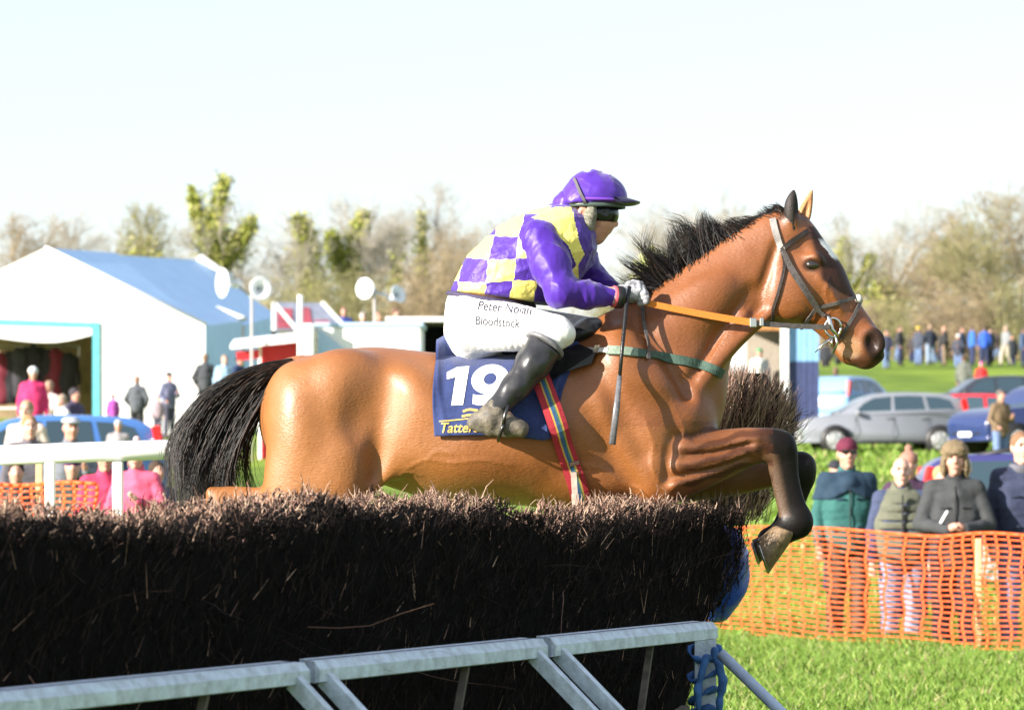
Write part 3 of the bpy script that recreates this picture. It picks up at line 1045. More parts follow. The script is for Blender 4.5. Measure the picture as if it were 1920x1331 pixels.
# open shelter; the shadow inside is painted as near-black walls
sh = empty('open_shelter', P(790, 640, 90)); sh.location.z = gz(90)
tag(sh, 'flat roofed dark open shelter beside the rider seat', 'shelter')
O = sh.location.copy()
a, b_ = P(724, 599, 90), P(880, 599, 90)
mb = MB(); mb.box(((a.x + b_.x) / 2 - O.x, 1.5, a.z - O.z), (b_.x - a.x, 3.2, .12), bev=.02); mb.build('roof', m_whp, sh)
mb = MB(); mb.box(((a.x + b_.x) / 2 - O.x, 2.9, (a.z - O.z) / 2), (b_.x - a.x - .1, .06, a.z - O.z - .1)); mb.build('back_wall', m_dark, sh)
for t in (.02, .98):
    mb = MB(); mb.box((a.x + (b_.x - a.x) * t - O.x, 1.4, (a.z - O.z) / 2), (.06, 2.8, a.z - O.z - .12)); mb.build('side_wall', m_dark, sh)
mb = MB(); mb.box((P(822, 0, 89.8).x - O.x, -.1, 1.0), (px(28, 90), .1, 1.9), bev=.01); mb.build('white_panel', m_whp, sh)
mb = MB(); mb.box((P(802, 0, 89.8).x - O.x, -.1, 1.1), (px(14, 90), .1, 1.9), bev=.01); mb.build('maroon_panel', mat('maroon panel', (.20, .05, .08), rough=.6), sh)

# blue and white hut behind the brush wing
YH = 96.0
hut = empty('hut', P(1455, 800, YH)); hut.location.z = gz(YH)
tag(hut, 'open fronted hut with blue painted side wall behind the brush wing', 'hut')
O = hut.location.copy()
zt = P(1450, 588, YH).z - O.z
m_hw = mat('grey white boards', (.55, .53, .54), rough=.7, noise=.15, nscale=8)
m_hb = mat('light blue boards', (.22, .42, .72), rough=.6, noise=.12, nscale=6)
m_hd = mat('navy boards', (.045, .06, .15), rough=.6, noise=.2, nscale=6)
m_ho = mat('orange varnished wood', (.42, .20, .07), rough=.5, noise=.25, nscale=10)
X_ = lambda u, Y: P(u, 0, Y).x - O.x
mb = MB(); mb.box(((X_(1356, YH) + X_(1400, YH)) / 2, 0, zt / 2), (X_(1400, YH) - X_(1356, YH), .08, zt)); mb.build('front_panel', m_hw, hut)
mb = MB(); mb.box(((X_(1400, YH) + X_(1464, YH)) / 2, -.02, zt - .27), (X_(1464, YH) - X_(1400, YH), .10, .34)); mb.build('lintel', m_ho, hut)
mb = MB(); mb.box(((X_(1464, YH) + X_(1478, YH)) / 2, -.06, zt / 2), (X_(1479, YH) - X_(1465, YH), .16, zt), bev=.01); mb.build('corner_post', m_pvc, hut)
mb = MB(); mb.box(((X_(1356, YH) + X_(1470, YH)) / 2, 1.3, zt / 2), (X_(1470, YH) - X_(1356, YH), .06, zt)); mb.build('back_wall', mat('tan plywood', (.36, .31, .25), rough=.8, noise=.2), hut)
zs = P(1500, 678, YH).z - O.z
x0, x1 = X_(1479, YH), X_(1536, YH)
nb_ = 5
for i in range(nb_):
    w = (x1 - x0) / nb_
    for (za, zb, mm) in ((0, zs, m_hd), (zs, zt, m_hb)):
        mb = MB(); mb.box((x0 + w * (i + .5), .02 + .01 * (i % 2), (za + zb) / 2), (w - .012, .05, zb - za - .01), bev=.006); mb.build('plank', mm, hut)
mb = MB(); mb.box(((x0 + x1) / 2, 1.2, zt / 2), (x1 - x0, 2.2, zt - .1)); mb.build('blue_store', m_hd, hut)
mb = MB(); mb.box(((X_(1350, YH) + x1) / 2, .9, zt + .06), (x1 - X_(1350, YH) + .3, 2.8, .12), bev=.02); mb.build('roof', m_hw, hut)

# ------------------------------------------------------------------ white running rail on the left
m_rail = mat('white plastic rail', (.80, .80, .80), rough=.35)
rr = empty('running_rail', P(150, 850, 20)); rr.location.z = 0
tag(rr, 'white plastic running rail with square posts behind the brush fence', 'running rail')
O = rr.location.copy()
mb = MB(); mb.tube([P(-120, 858, 20.4), P(100, 850, 20.2), P(392, 840, 20)], .056, 14); rebase(mb, O).build('rail', m_rail, rr, True)
for u, w in ((100, 18), (226, 19), (-40, 18)):
    mb = MB(); c = P(u, 866, 20.2)
    mb.box((c.x - O.x, .06, c.z / 2), (px(w, 20), .06, c.z), bev=.008); mb.build('post', m_rail, rr)
# ------------------------------------------------------------------ parked cars
m_glass = mat('tinted car glass', (.030, .055, .075), rough=.06, spec=.8)
m_tyre = mat('tyre rubber', (.016, .016, .016), rough=.85)
m_rim = mat('silver wheel', (.60, .60, .60), rough=.3, metal=.6)
m_trim = mat('black car trim', (.014, .014, .015), rough=.5)
m_lr = mat('red lamp glass', (.55, .015, .015), rough=.12, coat=.5)
m_lw = mat('clear lamp glass', (.75, .76, .78), rough=.1, coat=.5)
m_num = mat('number plate white', (.75, .75, .72), rough=.5)

# side outline of a hatchback, x from the nose (0) to the tail (1), z in units of height
HATCH = dict(body=[(0.012, .20), (.0, .34), (.006, .46), (.045, .555), (.12, .615), (.20, .645), (.30, .655), (.93, .665), (.985, .62), (1.0, .42), (.99, .24), (.94, .16), (.06, .16)],
             roof=[(.195, .63), (.29, .79), (.375, .92), (.475, .985), (.62, 1.0), (.78, .985), (.88, .95), (.945, .83), (.985, .62)],
             win=[[(.30, .672), (.355, .81), (.415, .90), (.515, .928), (.515, .672)], [(.535, .672), (.535, .932), (.62, .940), (.70, .932), (.72, .672)], [(.742, .68), (.722, .928), (.80, .915), (.865, .865), (.895, .71)]])
ESTATE = dict(body=HATCH['body'], roof=[(.245, .59), (.335, .80), (.40, .93), (.50, .985), (.65, 1.0), (.85, .985), (.93, .95), (.97, .82), (.992, .60)],
              win=[[(.345, .63), (.395, .83), (.44, .91), (.515, .935), (.515, .63)], [(.535, .63), (.535, .937), (.62, .945), (.70, .94), (.715, .63)], [(.735, .64), (.722, .938), (.86, .93), (.915, .89), (.935, .66)]])


def sheet(path, widths, mb, mi=0):
    """skin over closed side outline with rounded shoulders: path (x, z), half-width per point"""
    n = len(path)
    rows = []
    for f_, in_ in ((-1.0, 0.0), (-.985, .012), (-.94, .03), (-.80, .045), (-.4, .055), (0, .058), (.4, .055), (.80, .045), (.94, .03), (.985, .012), (1.0, 0.0)):
        rows.append((f_, in_))
    cx = sum(p[0] for p in path) / n; cz = sum(p[1] for p in path) / n
    vs = []
    for f_, in_ in rows:
        for (x, z), w in zip(path, widths):
            d = Vector((x - cx, 0, z - cz)); L = d.length or 1
            k = 1 + (in_ - .05) / L * 1.0
            vs.append((cx + d.x * k, f_ * w, cz + d.z * k))
    fs = [(i * n + k, i * n + (k + 1) % n, (i + 1) * n + (k + 1) % n, (i + 1) * n + k) for i in range(len(rows) - 1) for k in range(n)]
    fs += [tuple(range(n))[::-1], tuple((len(rows) - 1) * n + k for k in range(n))]
    mb.add(vs, fs, mi)


def dense(path, closed, k=3):
    out = []
    n = len(path)
    rng = n if closed else n - 1
    for i in range(rng):
        p0, p1, p2, p3 = (path[(i + j - 1) % n] if closed else path[min(max(i + j - 1, 0), n - 1)] for j in range(4))
        for q in range(k):
            t = q / k
            out.append(tuple(.5 * (2 * b + (c - a) * t + (2 * a - 5 * b + 4 * c - d) * t * t + (3 * b - a - 3 * c + d) * t ** 3) for a, b, c, d in zip(p0, p1, p2, p3)))
    if not closed: out.append(path[-1])
    return out


def car(label, loc, rz, colr, L=4.1, W=1.74, H=1.48, shape=HATCH, name='parked_car', cat='car', rough=.28, plate=None, rails=False, group='cars parked on the field'):
    root = empty(name, loc, rz)
    tag(root, label, cat, group)
    m = mat('car paint ' + label[:28], colr, rough=rough, coat=.6, spec=.5, noise=.04, nscale=2)
    hw = W / 2
    S = lambda p: (p[0] * L - L / 2, p[1] * H)
    bp = [S(p) for p in dense(shape['body'], True)]
    wd = [hw * (1 - .10 * max(0, abs(x) / (L / 2) - .70) / .30 - .03 * max(0, (z / H - .45))) for x, z in bp]
    mb = MB(); sheet(bp, wd, mb); body = mb.build('body', m, root, True)
    rp = [S(p) for p in dense(shape['roof'], False)]
    base = [S((.985, .585)), S((.6, .585)), S((shape['roof'][0][0], .575))]
    path = rp + base
    gw = lambda z: hw * (.955 - .26 * max(0, (z / H - .60)) / .40)
    mb = MB(); sheet(path, [gw(z) for x, z in path], mb); mb.build('roof', m, root, True)
    # side windows sit a few millimetres proud of the tumblehome
    for s in (-1, 1):
        for wpoly in shape['win']:
            pts = [S(p) for p in wpoly]
            mb = MB(); vs = []
            for lay in (.004, -.012):
                for x, z in pts: vs.append((x, s * (gw(z) + lay), z))
            k = len(pts)
            mb.add(vs, [tuple(range(k)), tuple(range(k, 2 * k))[::-1]] + [(i, (i + 1) % k, k + (i + 1) % k, k + i) for i in range(k)])
            mb.build('window', m_glass, root)
    # windscreen and rear window
    def screen(a, b_, nm):
        p, q = Vector((S(a)[0], 0, S(a)[1])), Vector((S(b_)[0], 0, S(b_)[1]))
        d = (q - p).normalized(); nrm = Vector((-d.z, 0, d.x)) * (1 if a[0] < .5 else -1)
        if nrm.z < 0 and a[0] < .5: nrm = -nrm
        mb = MB(); vs = []
        for lay in (.02, -.02):
            for pt, w in ((p, gw(p.z) * .90), (q, gw(q.z) * .86)):
                for sg in (-1, 1):
                    vs.append(pt + nrm * lay + Vector((0, sg * w, 0)))
        mb.add(vs, [(0, 1, 3, 2), (4, 6, 7, 5), (0, 2, 6, 4), (1, 5, 7, 3), (0, 4, 5, 1), (2, 3, 7, 6)])
        mb.build(nm, m_glass, root)
    screen((shape['roof'][0][0] + .017, shape['roof'][0][1] + .035), (shape['roof'][2][0] + .002, shape['roof'][2][1] - .012), 'windscreen')
    r0, r1 = shape['roof'][-1], shape['roof'][-3]
    screen((r0[0] - .010 + .004, .655), (r1[0] + .010, .90), 'rear_window')
    # wheels in dark arches
    for wx in (.185, .80):
        for s in (-1, 1):
            c = Vector((wx * L - L / 2, s * (hw - .095), .30))
            mb = MB(); mb.lathe([(.05, -.10), (.345, -.10), (.37, -.06), (.37, .085), (.05, .09)], c + Vector((0, s * .022, .01)), (0, s, 0), 26); mb.build('wheel_arch', m_trim, root, True)
            mb = MB(); mb.lathe([(.10, -.09), (.285, -.10), (.305, -.05), (.305, .07), (.285, .105), (.20, .10), (.10, .09)], c + Vector((0, s * .02, 0)), (0, s, 0), 26); wt = mb.build('wheel', m_tyre, root, True)
            mb = MB(); mb.lathe([(.03, .0), (.205, .0), (.215, .02), (.20, .035), (.175, .012), (.06, .028), (.01, .03)], c + Vector((0, s * .105, 0)), (0, s, 0), 26)
            for q in range(7):
                a = 2 * PI * q / 7
                mb.bar(c + Vector((.05 * math.cos(a), s * .138, .05 * math.sin(a))), c + Vector((.19 * math.cos(a), s * .142, .19 * math.sin(a))), .03, .035, up=(0, 1, 0))
            mb.build('rim', m_rim, wt)
    # lamps, bumper, handles, mirrors, plates, sill, door seams
    for s in (-1, 1):
        mb = MB(); mb.ball((.045 * L - L / 2, s * hw * .74, .47 * H), .15, 12, scale=(.9, .8, .55)); mb.build('headlight', m_lw, root, True)
        mb = MB(); mb.box((.955 * L - L / 2, s * hw * .86, .74 * H), (.15, .12, .46), Euler((0, -.22, 0)).to_matrix(), bev=.03); mb.build('tail_light', m_lr, root)
        mb = MB(); mb.ball((.315 * L - L / 2, s * (hw + .06), .655 * H), .10, 10, scale=(.8, .9, .75)); mb.build('mirror', m, root, True)
        for hx in (.50, .70):
            mb = MB(); mb.box((hx * L - L / 2, s * (hw * .985 + .012), .575 * H), (.17, .03, .035), bev=.01); mb.build('door_handle', m, root)
        mb = MB()
        for hx in (.30, .525, .725):
            mb.box((hx * L - L / 2, s * (hw * .99 + .001), .40 * H), (.008, .012, .38 * H))
        mb.build('door_seam', m_trim, root)
        mb = MB(); mb.box((0.0, s * (hw - .03), .175 * H), (L * .42, .05, .07), bev=.015); mb.build('sill', m_trim, root)
        if rails:
            mb = MB(); mb.tube([(-.15 * L, s * hw * .66, H * .985), (-.05 * L, s * hw * .66, H * 1.025), (.25 * L, s * hw * .66, H * 1.02), (.34 * L, s * hw * .66, H * .97)], .022, 6); mb.build('roof_rail', m_trim, root, True)
    mb = MB(); mb.box((-.493 * L, 0, .30 * H), (.05, W * .62, .16), bev=.02); mb.build('grille', m_trim, root)
    for sx_, nm in ((-.505, 'number_plate'), (.502, 'number_plate')):
        mb = MB(); mb.box((sx_ * L, 0, (.26 if sx_ < 0 else .44) * H), (.02, .5, .11), bev=.006); mb.build(nm, plate or m_num, root)
    return root


def cpos(u, v_bottom, Y):
    p = P(u, v_bottom, Y)
    return (p.x, Y, gz(Y) - .02)


def carat(label, uc, Y, heading, colr, dz=0.0, **kw):
    """heading 0: nose to the left of the view; 90: nose towards the camera"""
    x = P(uc, 0, Y).x
    return car(label, (x, Y, gz(Y) + dz), math.radians(heading), colr, **kw)


carat('silver grey hatchback side on behind the net spectators', 1656, 89, 4, (.20, .215, .245), L=4.14, H=1.47, dz=-.02)
carat('pale blue and white hatchback seen from behind beyond the silver car', 1592, 106, -118, (.20, .38, .66), L=4.0, H=1.52, dz=-.02)
carat('bright red car partly hidden behind the silver hatchback', 1795, 98, -20, (.45, .015, .025), L=4.2, H=1.45, dz=-.22)
carat('dark estate car at the back of the parked row', 1850, 110, 6, (.025, .03, .04), L=4.7, H=1.5, shape=ESTATE, dz=-.10)
carat('dark navy car with one bright headlamp at the right edge', 1962, 84, 28, (.02, .035, .12), L=4.5, H=1.6, dz=.15, shape=ESTATE)
carat('dark purple blue estate with roof rails right behind the net spectators', 2085, 41, 177, (.035, .035, .14), L=4.6, W=1.76, H=1.50, shape=ESTATE, rails=True, dz=-.05)
carat('blue car with curved roof beyond the running rail on the left', 62, 58, 12, (.06, .17, .46), L=4.2, H=1.52, dz=.10)
# ------------------------------------------------------------------ spectators
def base_pose(pose):
    """joint positions of a standing adult, 1.75 m, facing -y"""
    J = dict(hip={s: (s * .095, 0, .92) for s in (-1, 1)}, knee={s: (s * .10, -.02, .50) for s in (-1, 1)}, ank={s: (s * .11, .02, .09) for s in (-1, 1)},
             sh={s: (s * .172, .01, 1.42) for s in (-1, 1)}, el={s: (s * .25, .03, 1.14) for s in (-1, 1)}, wr={s: (s * .25, -.05, .90) for s in (-1, 1)}, hand={s: (s * .25, -.08, .82) for s in (-1, 1)})
    if pose == 'clasp':
        J['el'] = {s: (s * .27, -.06, 1.14) for s in (-1, 1)}; J['wr'] = {s: (s * .07, -.30, 1.10) for s in (-1, 1)}; J['hand'] = {s: (s * .025, -.33, 1.12) for s in (-1, 1)}
    if pose == 'pocket':
        J['el'] = {s: (s * .31, .05, 1.15) for s in (-1, 1)}; J['wr'] = {s: (s * .23, -.08, .98) for s in (-1, 1)}; J['hand'] = {s: (s * .20, -.11, .93) for s in (-1, 1)}
    if pose == 'walk':
        J['knee'] = {-1: (-.10, -.16, .51), 1: (.10, .03, .50)}; J['ank'] = {-1: (-.10, -.20, .10), 1: (.10, .26, .14)}
        J['el'] = {-1: (-.26, .14, 1.15), 1: (.26, -.06, 1.14)}; J['wr'] = {-1: (-.25, .12, .92), 1: (.25, -.20, .98)}; J['hand'] = {-1: (-.25, .10, .85), 1: (.25, -.26, .93)}
    if pose == 'hold':
        J['el'] = {-1: (-.28, .02, 1.14), 1: (.28, -.04, 1.14)}; J['wr'] = {-1: (-.24, -.16, 1.02), 1: (.09, -.27, 1.20)}; J['hand'] = {-1: (-.22, -.22, .98), 1: (.06, -.31, 1.24)}
    return J


_pm = {}


def person_meshes(pose, h=.014):
    key = (pose, h)
    if key in _pm: return _pm[key]
    J = base_pose(pose)
    lo, hi = (-.42, -.46, -.02), (.42, .42, 1.82)
    A = lambda k, s: np.array(J[k][s])
    # body: one continuous figure
    f = Field(lo, hi, h)
    f.ell((0, -.005, 1.665), (.074, .092, .105), 0, 0)
    f.ell((0, -.035, 1.605), (.056, .064, .075), 0, .03)
    f.cone((0, -.096, 1.665), .011, (0, -.112, 1.635), .018, .015)
    f.ell((0, -.088, 1.582), (.030, .018, .010), 0, .012)
    f.ell((0, -.083, 1.545), (.024, .020, .020), 0, .02)
    for s in (-1, 1):
        f.ell((s * .034, -.094, 1.672), (.018, .012, .013), 0, .012, sub=True)
        f.ell((s * .078, .0, 1.648), (.012, .022, .034), 0, .008)
        f.ell((s * .042, -.062, 1.62), (.026, .026, .022), 0, .02)
    f.cone((0, .01, 1.40), .060, (0, -.005, 1.56), .054, .03)
    f.path([(0, .01, 1.36), (0, .0, 1.18), (0, .0, .96)], [.115, .105, .115], .04)
    for s in (-1, 1):
        f.cone((0, .01, 1.40), .07, A('sh', s), .060, .04)
        f.path([A('sh', s), A('el', s), A('wr', s)], [.054, .042, .030], .02)
        d = A('hand', s) - A('wr', s)
        f.cone(A('wr', s), .028, A('hand', s), .036, .015)
        e = d / (np.linalg.norm(d) + 1e-9)
        for k in range(4):
            o = np.cross(e, (0, 1, .2)) * (k - 1.5) * .017
            if pose == 'clasp': f.cone(A('hand', s) + o, .011, A('hand', s) + o + e * .03 + np.array((-s * .035, -.012, 0)), .010, .004)
            else: f.cone(A('hand', s) + o, .011, A('hand', s) + o + e * (.075 - .006 * abs(k - 1)) + np.array((0, -.01, 0)), .009, .004)
        f.cone(A('hand', s) - e * .02, .012, A('hand', s) + np.array((-s * .015, -.045, .0)) + e * .02, .010, .006)
        f.path([A('hip', s), A('knee', s), A('ank', s)], [.085, .056, .040], .03)
        f.cone(A('ank', s), .038, A('ank', s) + np.array((0, -.13, -.05)), .032, .02)
    body = f.mesh('person')
    # coat
    f = Field(lo, hi, h)
    f.path([(0, .015, 1.43), (0, .015, 1.36), (0, .01, 1.18), (0, .01, .98), (0, .01, .86)], [.085, .135, .140, .146, .150], .05)
    for s in (-1, 1):
        f.path([(s * .10, .01, 1.40), (s * .09, .0, 1.20), (s * .085, .0, .95)], [.095, .125, .120], .05)
        f.cone((0, .01, 1.44), .070, A('sh', s), .074, .04)
        f.path([A('sh', s), A('el', s), A('wr', s)], [.074, .062, .048], .02)
    f.path([(0, .012, 1.44), (0, .0, 1.535)], [.082, .076], .02)
    f.ell((0, -.03, 1.56), (.06, .08, .045), 0, .012, sub=True)
    f.wrinkle(.006, 26, 3); f.wrinkle(.004 if h < .016 else .003, 34 if h < .016 else 60, 5, h < .016)
    f.clip((0, 0, .80), (0, 0, -1), .01)
    coat = f.mesh('coat')
    # trousers
    f = Field(lo, hi, h)
    f.ell((0, 0, .95), (.17, .125, .12), 0, 0)
    for s in (-1, 1):
        f.path([A('hip', s), A('knee', s), A('ank', s) + np.array((0, -.01, -.02))], [.108, .080, .066], .03)
    f.wrinkle(.005, 30, 8); f.wrinkle(.003, 60, 9)
    f.clip((0, 0, .04), (0, 0, -1), .005)
    trou = f.mesh('trousers')
    # shoes
    f = Field(lo, hi, h)
    for s in (-1, 1):
        a = A('ank', s)
        f.path([a + np.array((0, .03, -.03)), a + np.array((0, -.06, -.05)), a + np.array((0, -.16, -.055))], [.05, .046, .040], .02)
        f.cone(a + np.array((0, .02, .05)), .052, a + np.array((0, .02, -.02)), .052, .02)
    shoe = f.mesh('shoes')
    _pm[key] = dict(body=body, coat=coat, trousers=trou, shoes=shoe)
    return _pm[key]


def head_mesh(kind):
    if ('h', kind) in _pm: return _pm[('h', kind)]
    f = Field((-.19, -.22, 1.42), (.19, .20, 1.86), .008)
    if kind == 'hair':
        f.ell((0, .012, 1.685), (.085, .098, .100), 0, 0); f.ell((0, -.10, 1.61), (.07, .10, .105), 0, .02, sub=True)
    elif kind == 'long_hair':
        f.ell((0, .012, 1.685), (.088, .100, .102), 0, 0); f.ell((0, .05, 1.58), (.092, .07, .13), 0, .03); f.ell((0, -.105, 1.60), (.066, .10, .115), 0, .02, sub=True)
    elif kind == 'beanie':
        f.ell((0, .006, 1.70), (.092, .108, .095), 0, 0); f.clip((0, 0, 1.682), (0, .25, -1), .01); f.wrinkle(.002, 90, 2)
    elif kind == 'bobble':
        f.ell((0, .006, 1.70), (.092, .108, .095), 0, 0); f.clip((0, 0, 1.682), (0, .25, -1), .01); f.ell((0, .01, 1.815), (.038, .038, .036), 0, .005)
    elif kind == 'flat_cap':
        f.ell((0, -.01, 1.735), (.100, .125, .045), 0, 0); f.ell((0, -.10, 1.715), (.075, .06, .014), 0, .02)
    elif kind == 'trapper':
        f.ell((0, .006, 1.715), (.108, .115, .095), 0, 0); f.ell((0, -.085, 1.715), (.085, .035, .042), 0, .02)
        for s in (-1, 1): f.ell((s * .088, -.02, 1.60), (.030, .055, .085), 0, .02)
        f.ell((0, -.12, 1.60), (.058, .10, .082), 0, .01, sub=True); f.ell((0, -.0, 1.60), (.07, .09, .09), 0, .01, sub=True)
        f.wrinkle(.006, 120, 4)
    elif kind == 'hood':
        f.ell((0, .02, 1.68), (.105, .115, .125), 0, 0); f.ell((0, -.11, 1.64), (.075, .11, .115), 0, .01, sub=True)
    _pm[('h', kind)] = f.mesh(kind)
    return _pm[('h', kind)]


SKINS = [mat('skin rosy', (.52, .27, .20), rough=.55), mat('skin pale', (.58, .34, .26), rough=.55), mat('skin tan', (.44, .23, .15), rough=.55)]


def cloth_mat(c, rough=.85):
    return mat('cloth %.3f %.3f %.3f' % c, c, rough=rough, noise=.18, nscale=14, bump=.35, bscale=30)


HEADNAME = dict(hair='hair', long_hair='hair', beanie='hat', bobble='hat', flat_cap='hat', trapper='hat', hood='hood')


def person(label, u, Y, coat, trousers, head=('hair', (.05, .03, .02)), pose='stand', turn=0.0, height=1.75, skin=0, group=None, feet=None, h=.025, shoes=(.03, .025, .02), vtop=None):
    ms = person_meshes(pose, h)
    x = P(u, 0, Y).x
    z = gz(Y) if feet is None else feet
    if vtop is not None:                                            # standing on what raises them to this row
        z = EYE - (vtop - HOR) * Y / FPX - height
    root = bpy.data.objects.new('person', ms['body'])
    COL.objects.link(root)
    root.location = (x, Y, z); root.rotation_euler = (0, 0, math.radians(turn))
    k = height / 1.75
    root.scale = (k, k, k)
    tag(root, label, 'person', group)

    def setm(o, m):
        if not o.data.materials: o.data.materials.append(m)
        o.material_slots[0].link = 'OBJECT'; o.material_slots[0].material = m
        if not o.data.polygons[0].use_smooth: o.data.polygons.foreach_set('use_smooth', np.ones(len(o.data.polygons), bool))
    setm(root, SKINS[skin])
    if h == .014: face(root, (.16, .10, .06))
    for nm, key, c in (('coat', 'coat', coat), ('trousers', 'trousers', trousers), ('shoes', 'shoes', shoes)):
        o = bpy.data.objects.new(nm, ms[key]); COL.objects.link(o); o.parent = root; setm(o, cloth_mat(c))
    if head:
        o = bpy.data.objects.new(HEADNAME[head[0]], head_mesh(head[0])); COL.objects.link(o); o.parent = root; setm(o, cloth_mat(head[1]))
    return root


def face(root, brow=(.10, .06, .04)):
    for s in (-1, 1):
        q = MB(); q.ball((s * .033, -.096, 1.668), .0105, 8, scale=(1.2, .6, .7)); q.build('eye', mat('dark eye', (.02, .015, .012), rough=.2), root, True)
        q = MB(); q.bar((s * .016, -.103, 1.686), (s * .052, -.094, 1.688), .010, .007); q.build('eyebrow', cloth_mat(brow), root)
    q = MB(); q.ball((0, -.101, 1.583), .012, 8, scale=(1.9, .7, .45)); q.build('mouth', mat('lip', (.32, .10, .09), rough=.5), root, True)


def jacket_trim(root, m, zy=-.150, pockets=True, collar=True):
    if collar:
        q = MB(); q.lathe([(.066, 0), (.084, .004), (.086, .03), (.080, .062), (.072, .064)], (0, .008, 1.455), (0, -.10, 1), 18); q.build('collar', m, root, True)
    q = MB(); q.tube([(0, -.10, 1.44), (.002, zy + .012, 1.36), (0, zy - .004, 1.22), (-.002, zy - .006, 1.05), (0, zy - .010, .90)], .006, 6); q.build('zip', cloth_mat((.015, .015, .016)), root, True)
    if pockets:
        for s in (-1, 1):
            q = MB(); q.box((s * .105, zy + .006, 1.02), (.10, .016, .022), Euler((0, s * .35, s * .3)).to_matrix(), bev=.004); q.build('pocket', m, root)
            q = MB(); q.box((s * .085, zy + .018, 1.27), (.075, .016, .016), Euler((0, s * .10, s * .35)).to_matrix(), bev=.004); q.build('pocket', m, root)


def extra(root, name, mb, m, smooth=False):
    o = mb.build(name, m, root, smooth)
    return o


BLK, NVY, JEAN, GRY, BRN = (.018, .018, .022), (.022, .032, .085), (.13, .19, .34), (.085, .09, .10), (.16, .11, .065)
# --- front row at the orange net
p = person('man in dark green fleece with maroon beanie and sunglasses behind the net', 1588, 31.2, (.025, .115, .105), (.10, .07, .05), ('beanie', (.11, .012, .035)), 'stand', 6, 1.76, 0, h=.013, vtop=829, group='spectators standing at the orange net')
face(p)
mb = MB(); mb.box((-.036, -.108, 1.668), (.056, .02, .034), bev=.008); mb.box((.036, -.108, 1.668), (.056, .02, .034), bev=.008); mb.box((0, -.110, 1.675), (.03, .012, .010)); mb.bar((-.062, -.10, 1.672), (-.08, .0, 1.67), .008); mb.bar((.062, -.10, 1.672), (.08, .0, 1.67), .008)
jacket_trim(p, cloth_mat((.012, .035, .065)), -.150, True, True)
extra(p, 'sunglasses', mb, mat('dark lens', (.012, .01, .012), rough=.15))
f = Field((-.32, -.24, 1.26), (.32, .24, 1.52), .011)
f.path([(0, .015, 1.43), (0, .015, 1.34)], [.104, .151], .05)
f.ell((0, -.02, 1.40), (.10, .135, .09), 0, .03)
for s in (-1, 1):
    f.path([(s * .10, .01, 1.41), (s * .09, .0, 1.30)], [.106, .136], .05); f.cone((0, .01, 1.44), .080, (s * .172, .01, 1.42), .080, .04)
    f.cone((s * .172, .01, 1.42), .079, (s * .222, .02, 1.26), .070, .03)
f.wrinkle(.004, 40, 3); f.F = -smin(-f.F, -(1.345 - .55 * np.abs(f.ax[0])[:, None, None] - (f.ax[2][None, None, :]) + 0 * f.ax[1][None, :, None]).astype(np.float32), .006); f.clip((0, 0, 1.50), (0, 0, 1), .006)
o = link('coat_yoke', f.mesh('coat_yoke'), cloth_mat((.012, .035, .065)), p, True)
p = person('bald man in quilted olive gilet with navy sleeves behind the net', 1690, 30.7, (.045, .06, .12), (.22, .28, .42), None, 'stand', -2, 1.72, 1, h=.013, vtop=862, group='spectators standing at the orange net')
f = Field((-.28, -.28, .80), (.28, .28, 1.56), .011)
f.path([(0, .015, 1.42), (0, .015, 1.36), (0, .01, 1.18), (0, .01, .98), (0, .01, .86)], [.098, .150, .155, .160, .160], .05)
for s in (-1, 1): f.path([(s * .10, .01, 1.40), (s * .09, .0, 1.20), (s * .085, .0, .95)], [.102, .136, .132], .05)
f.path([(0, .012, 1.44), (0, .0, 1.53)], [.092, .088], .02); f.ell((0, -.03, 1.57), (.062, .10, .07), 0, .012, sub=True)
for k in range(7): f.chain([(-.24, -.15, .93 + k * .075, .007, .06), (0, -.165, .925 + k * .075, .007, .06), (.24, -.15, .93 + k * .075, .007, .06)], .015, sub=True)
f.clip((0, 0, .86), (0, 0, -1), .01)
link('gilet', f.mesh('gilet'), cloth_mat((.115, .12, .085)), p, True)
face(p)
mb = MB(); mb.box((0, -.166, 1.18), (.014, .02, .55)); extra(p, 'zip', mb, cloth_mat((.03, .03, .03)))
mb = MB(); mb.ball((0, .02, 1.66), .088, 14, scale=(.92, 1.0, .72)); extra(p, 'hair', mb, cloth_mat((.20, .12, .08)), True)
p = person('person in black jacket and fur trapper hat clasping hands over the net', 1790, 29.5, (.040, .043, .046), (.03, .03, .04), ('trapper', (.17, .125, .07)), 'clasp', -4, 1.78, 0, h=.013, vtop=838, group='spectators standing at the orange net')
face(p)
mb = MB(); mb.box((-.10, -.30, 1.20), (.008, .05, .11), Euler((0.2, .5, .2)).to_matrix()); jacket_trim(p, cloth_mat((.022, .024, .026)), -.150, True, True)
extra(p, 'race_card', mb, mat('white card', (.8, .8, .8), rough=.6))
p = person('man in navy coat with grey collar at the right end of the net', 1915, 29.7, (.028, .036, .075), JEAN, ('hair', (.20, .11, .06)), 'stand', 8, 1.80, 1, h=.013, vtop=816, group='spectators standing at the orange net')
face(p, (.2, .12, .07))
jacket_trim(p, cloth_mat((.018, .024, .05)), -.150, True, False)
mb = MB(); mb.lathe([(.09, 0), (.10, .01), (.094, .07), (.085, .075)], (0, .005, 1.45), (0, -.05, 1), 20); extra(p, 'scarf', mb, cloth_mat((.11, .11, .13)), True)
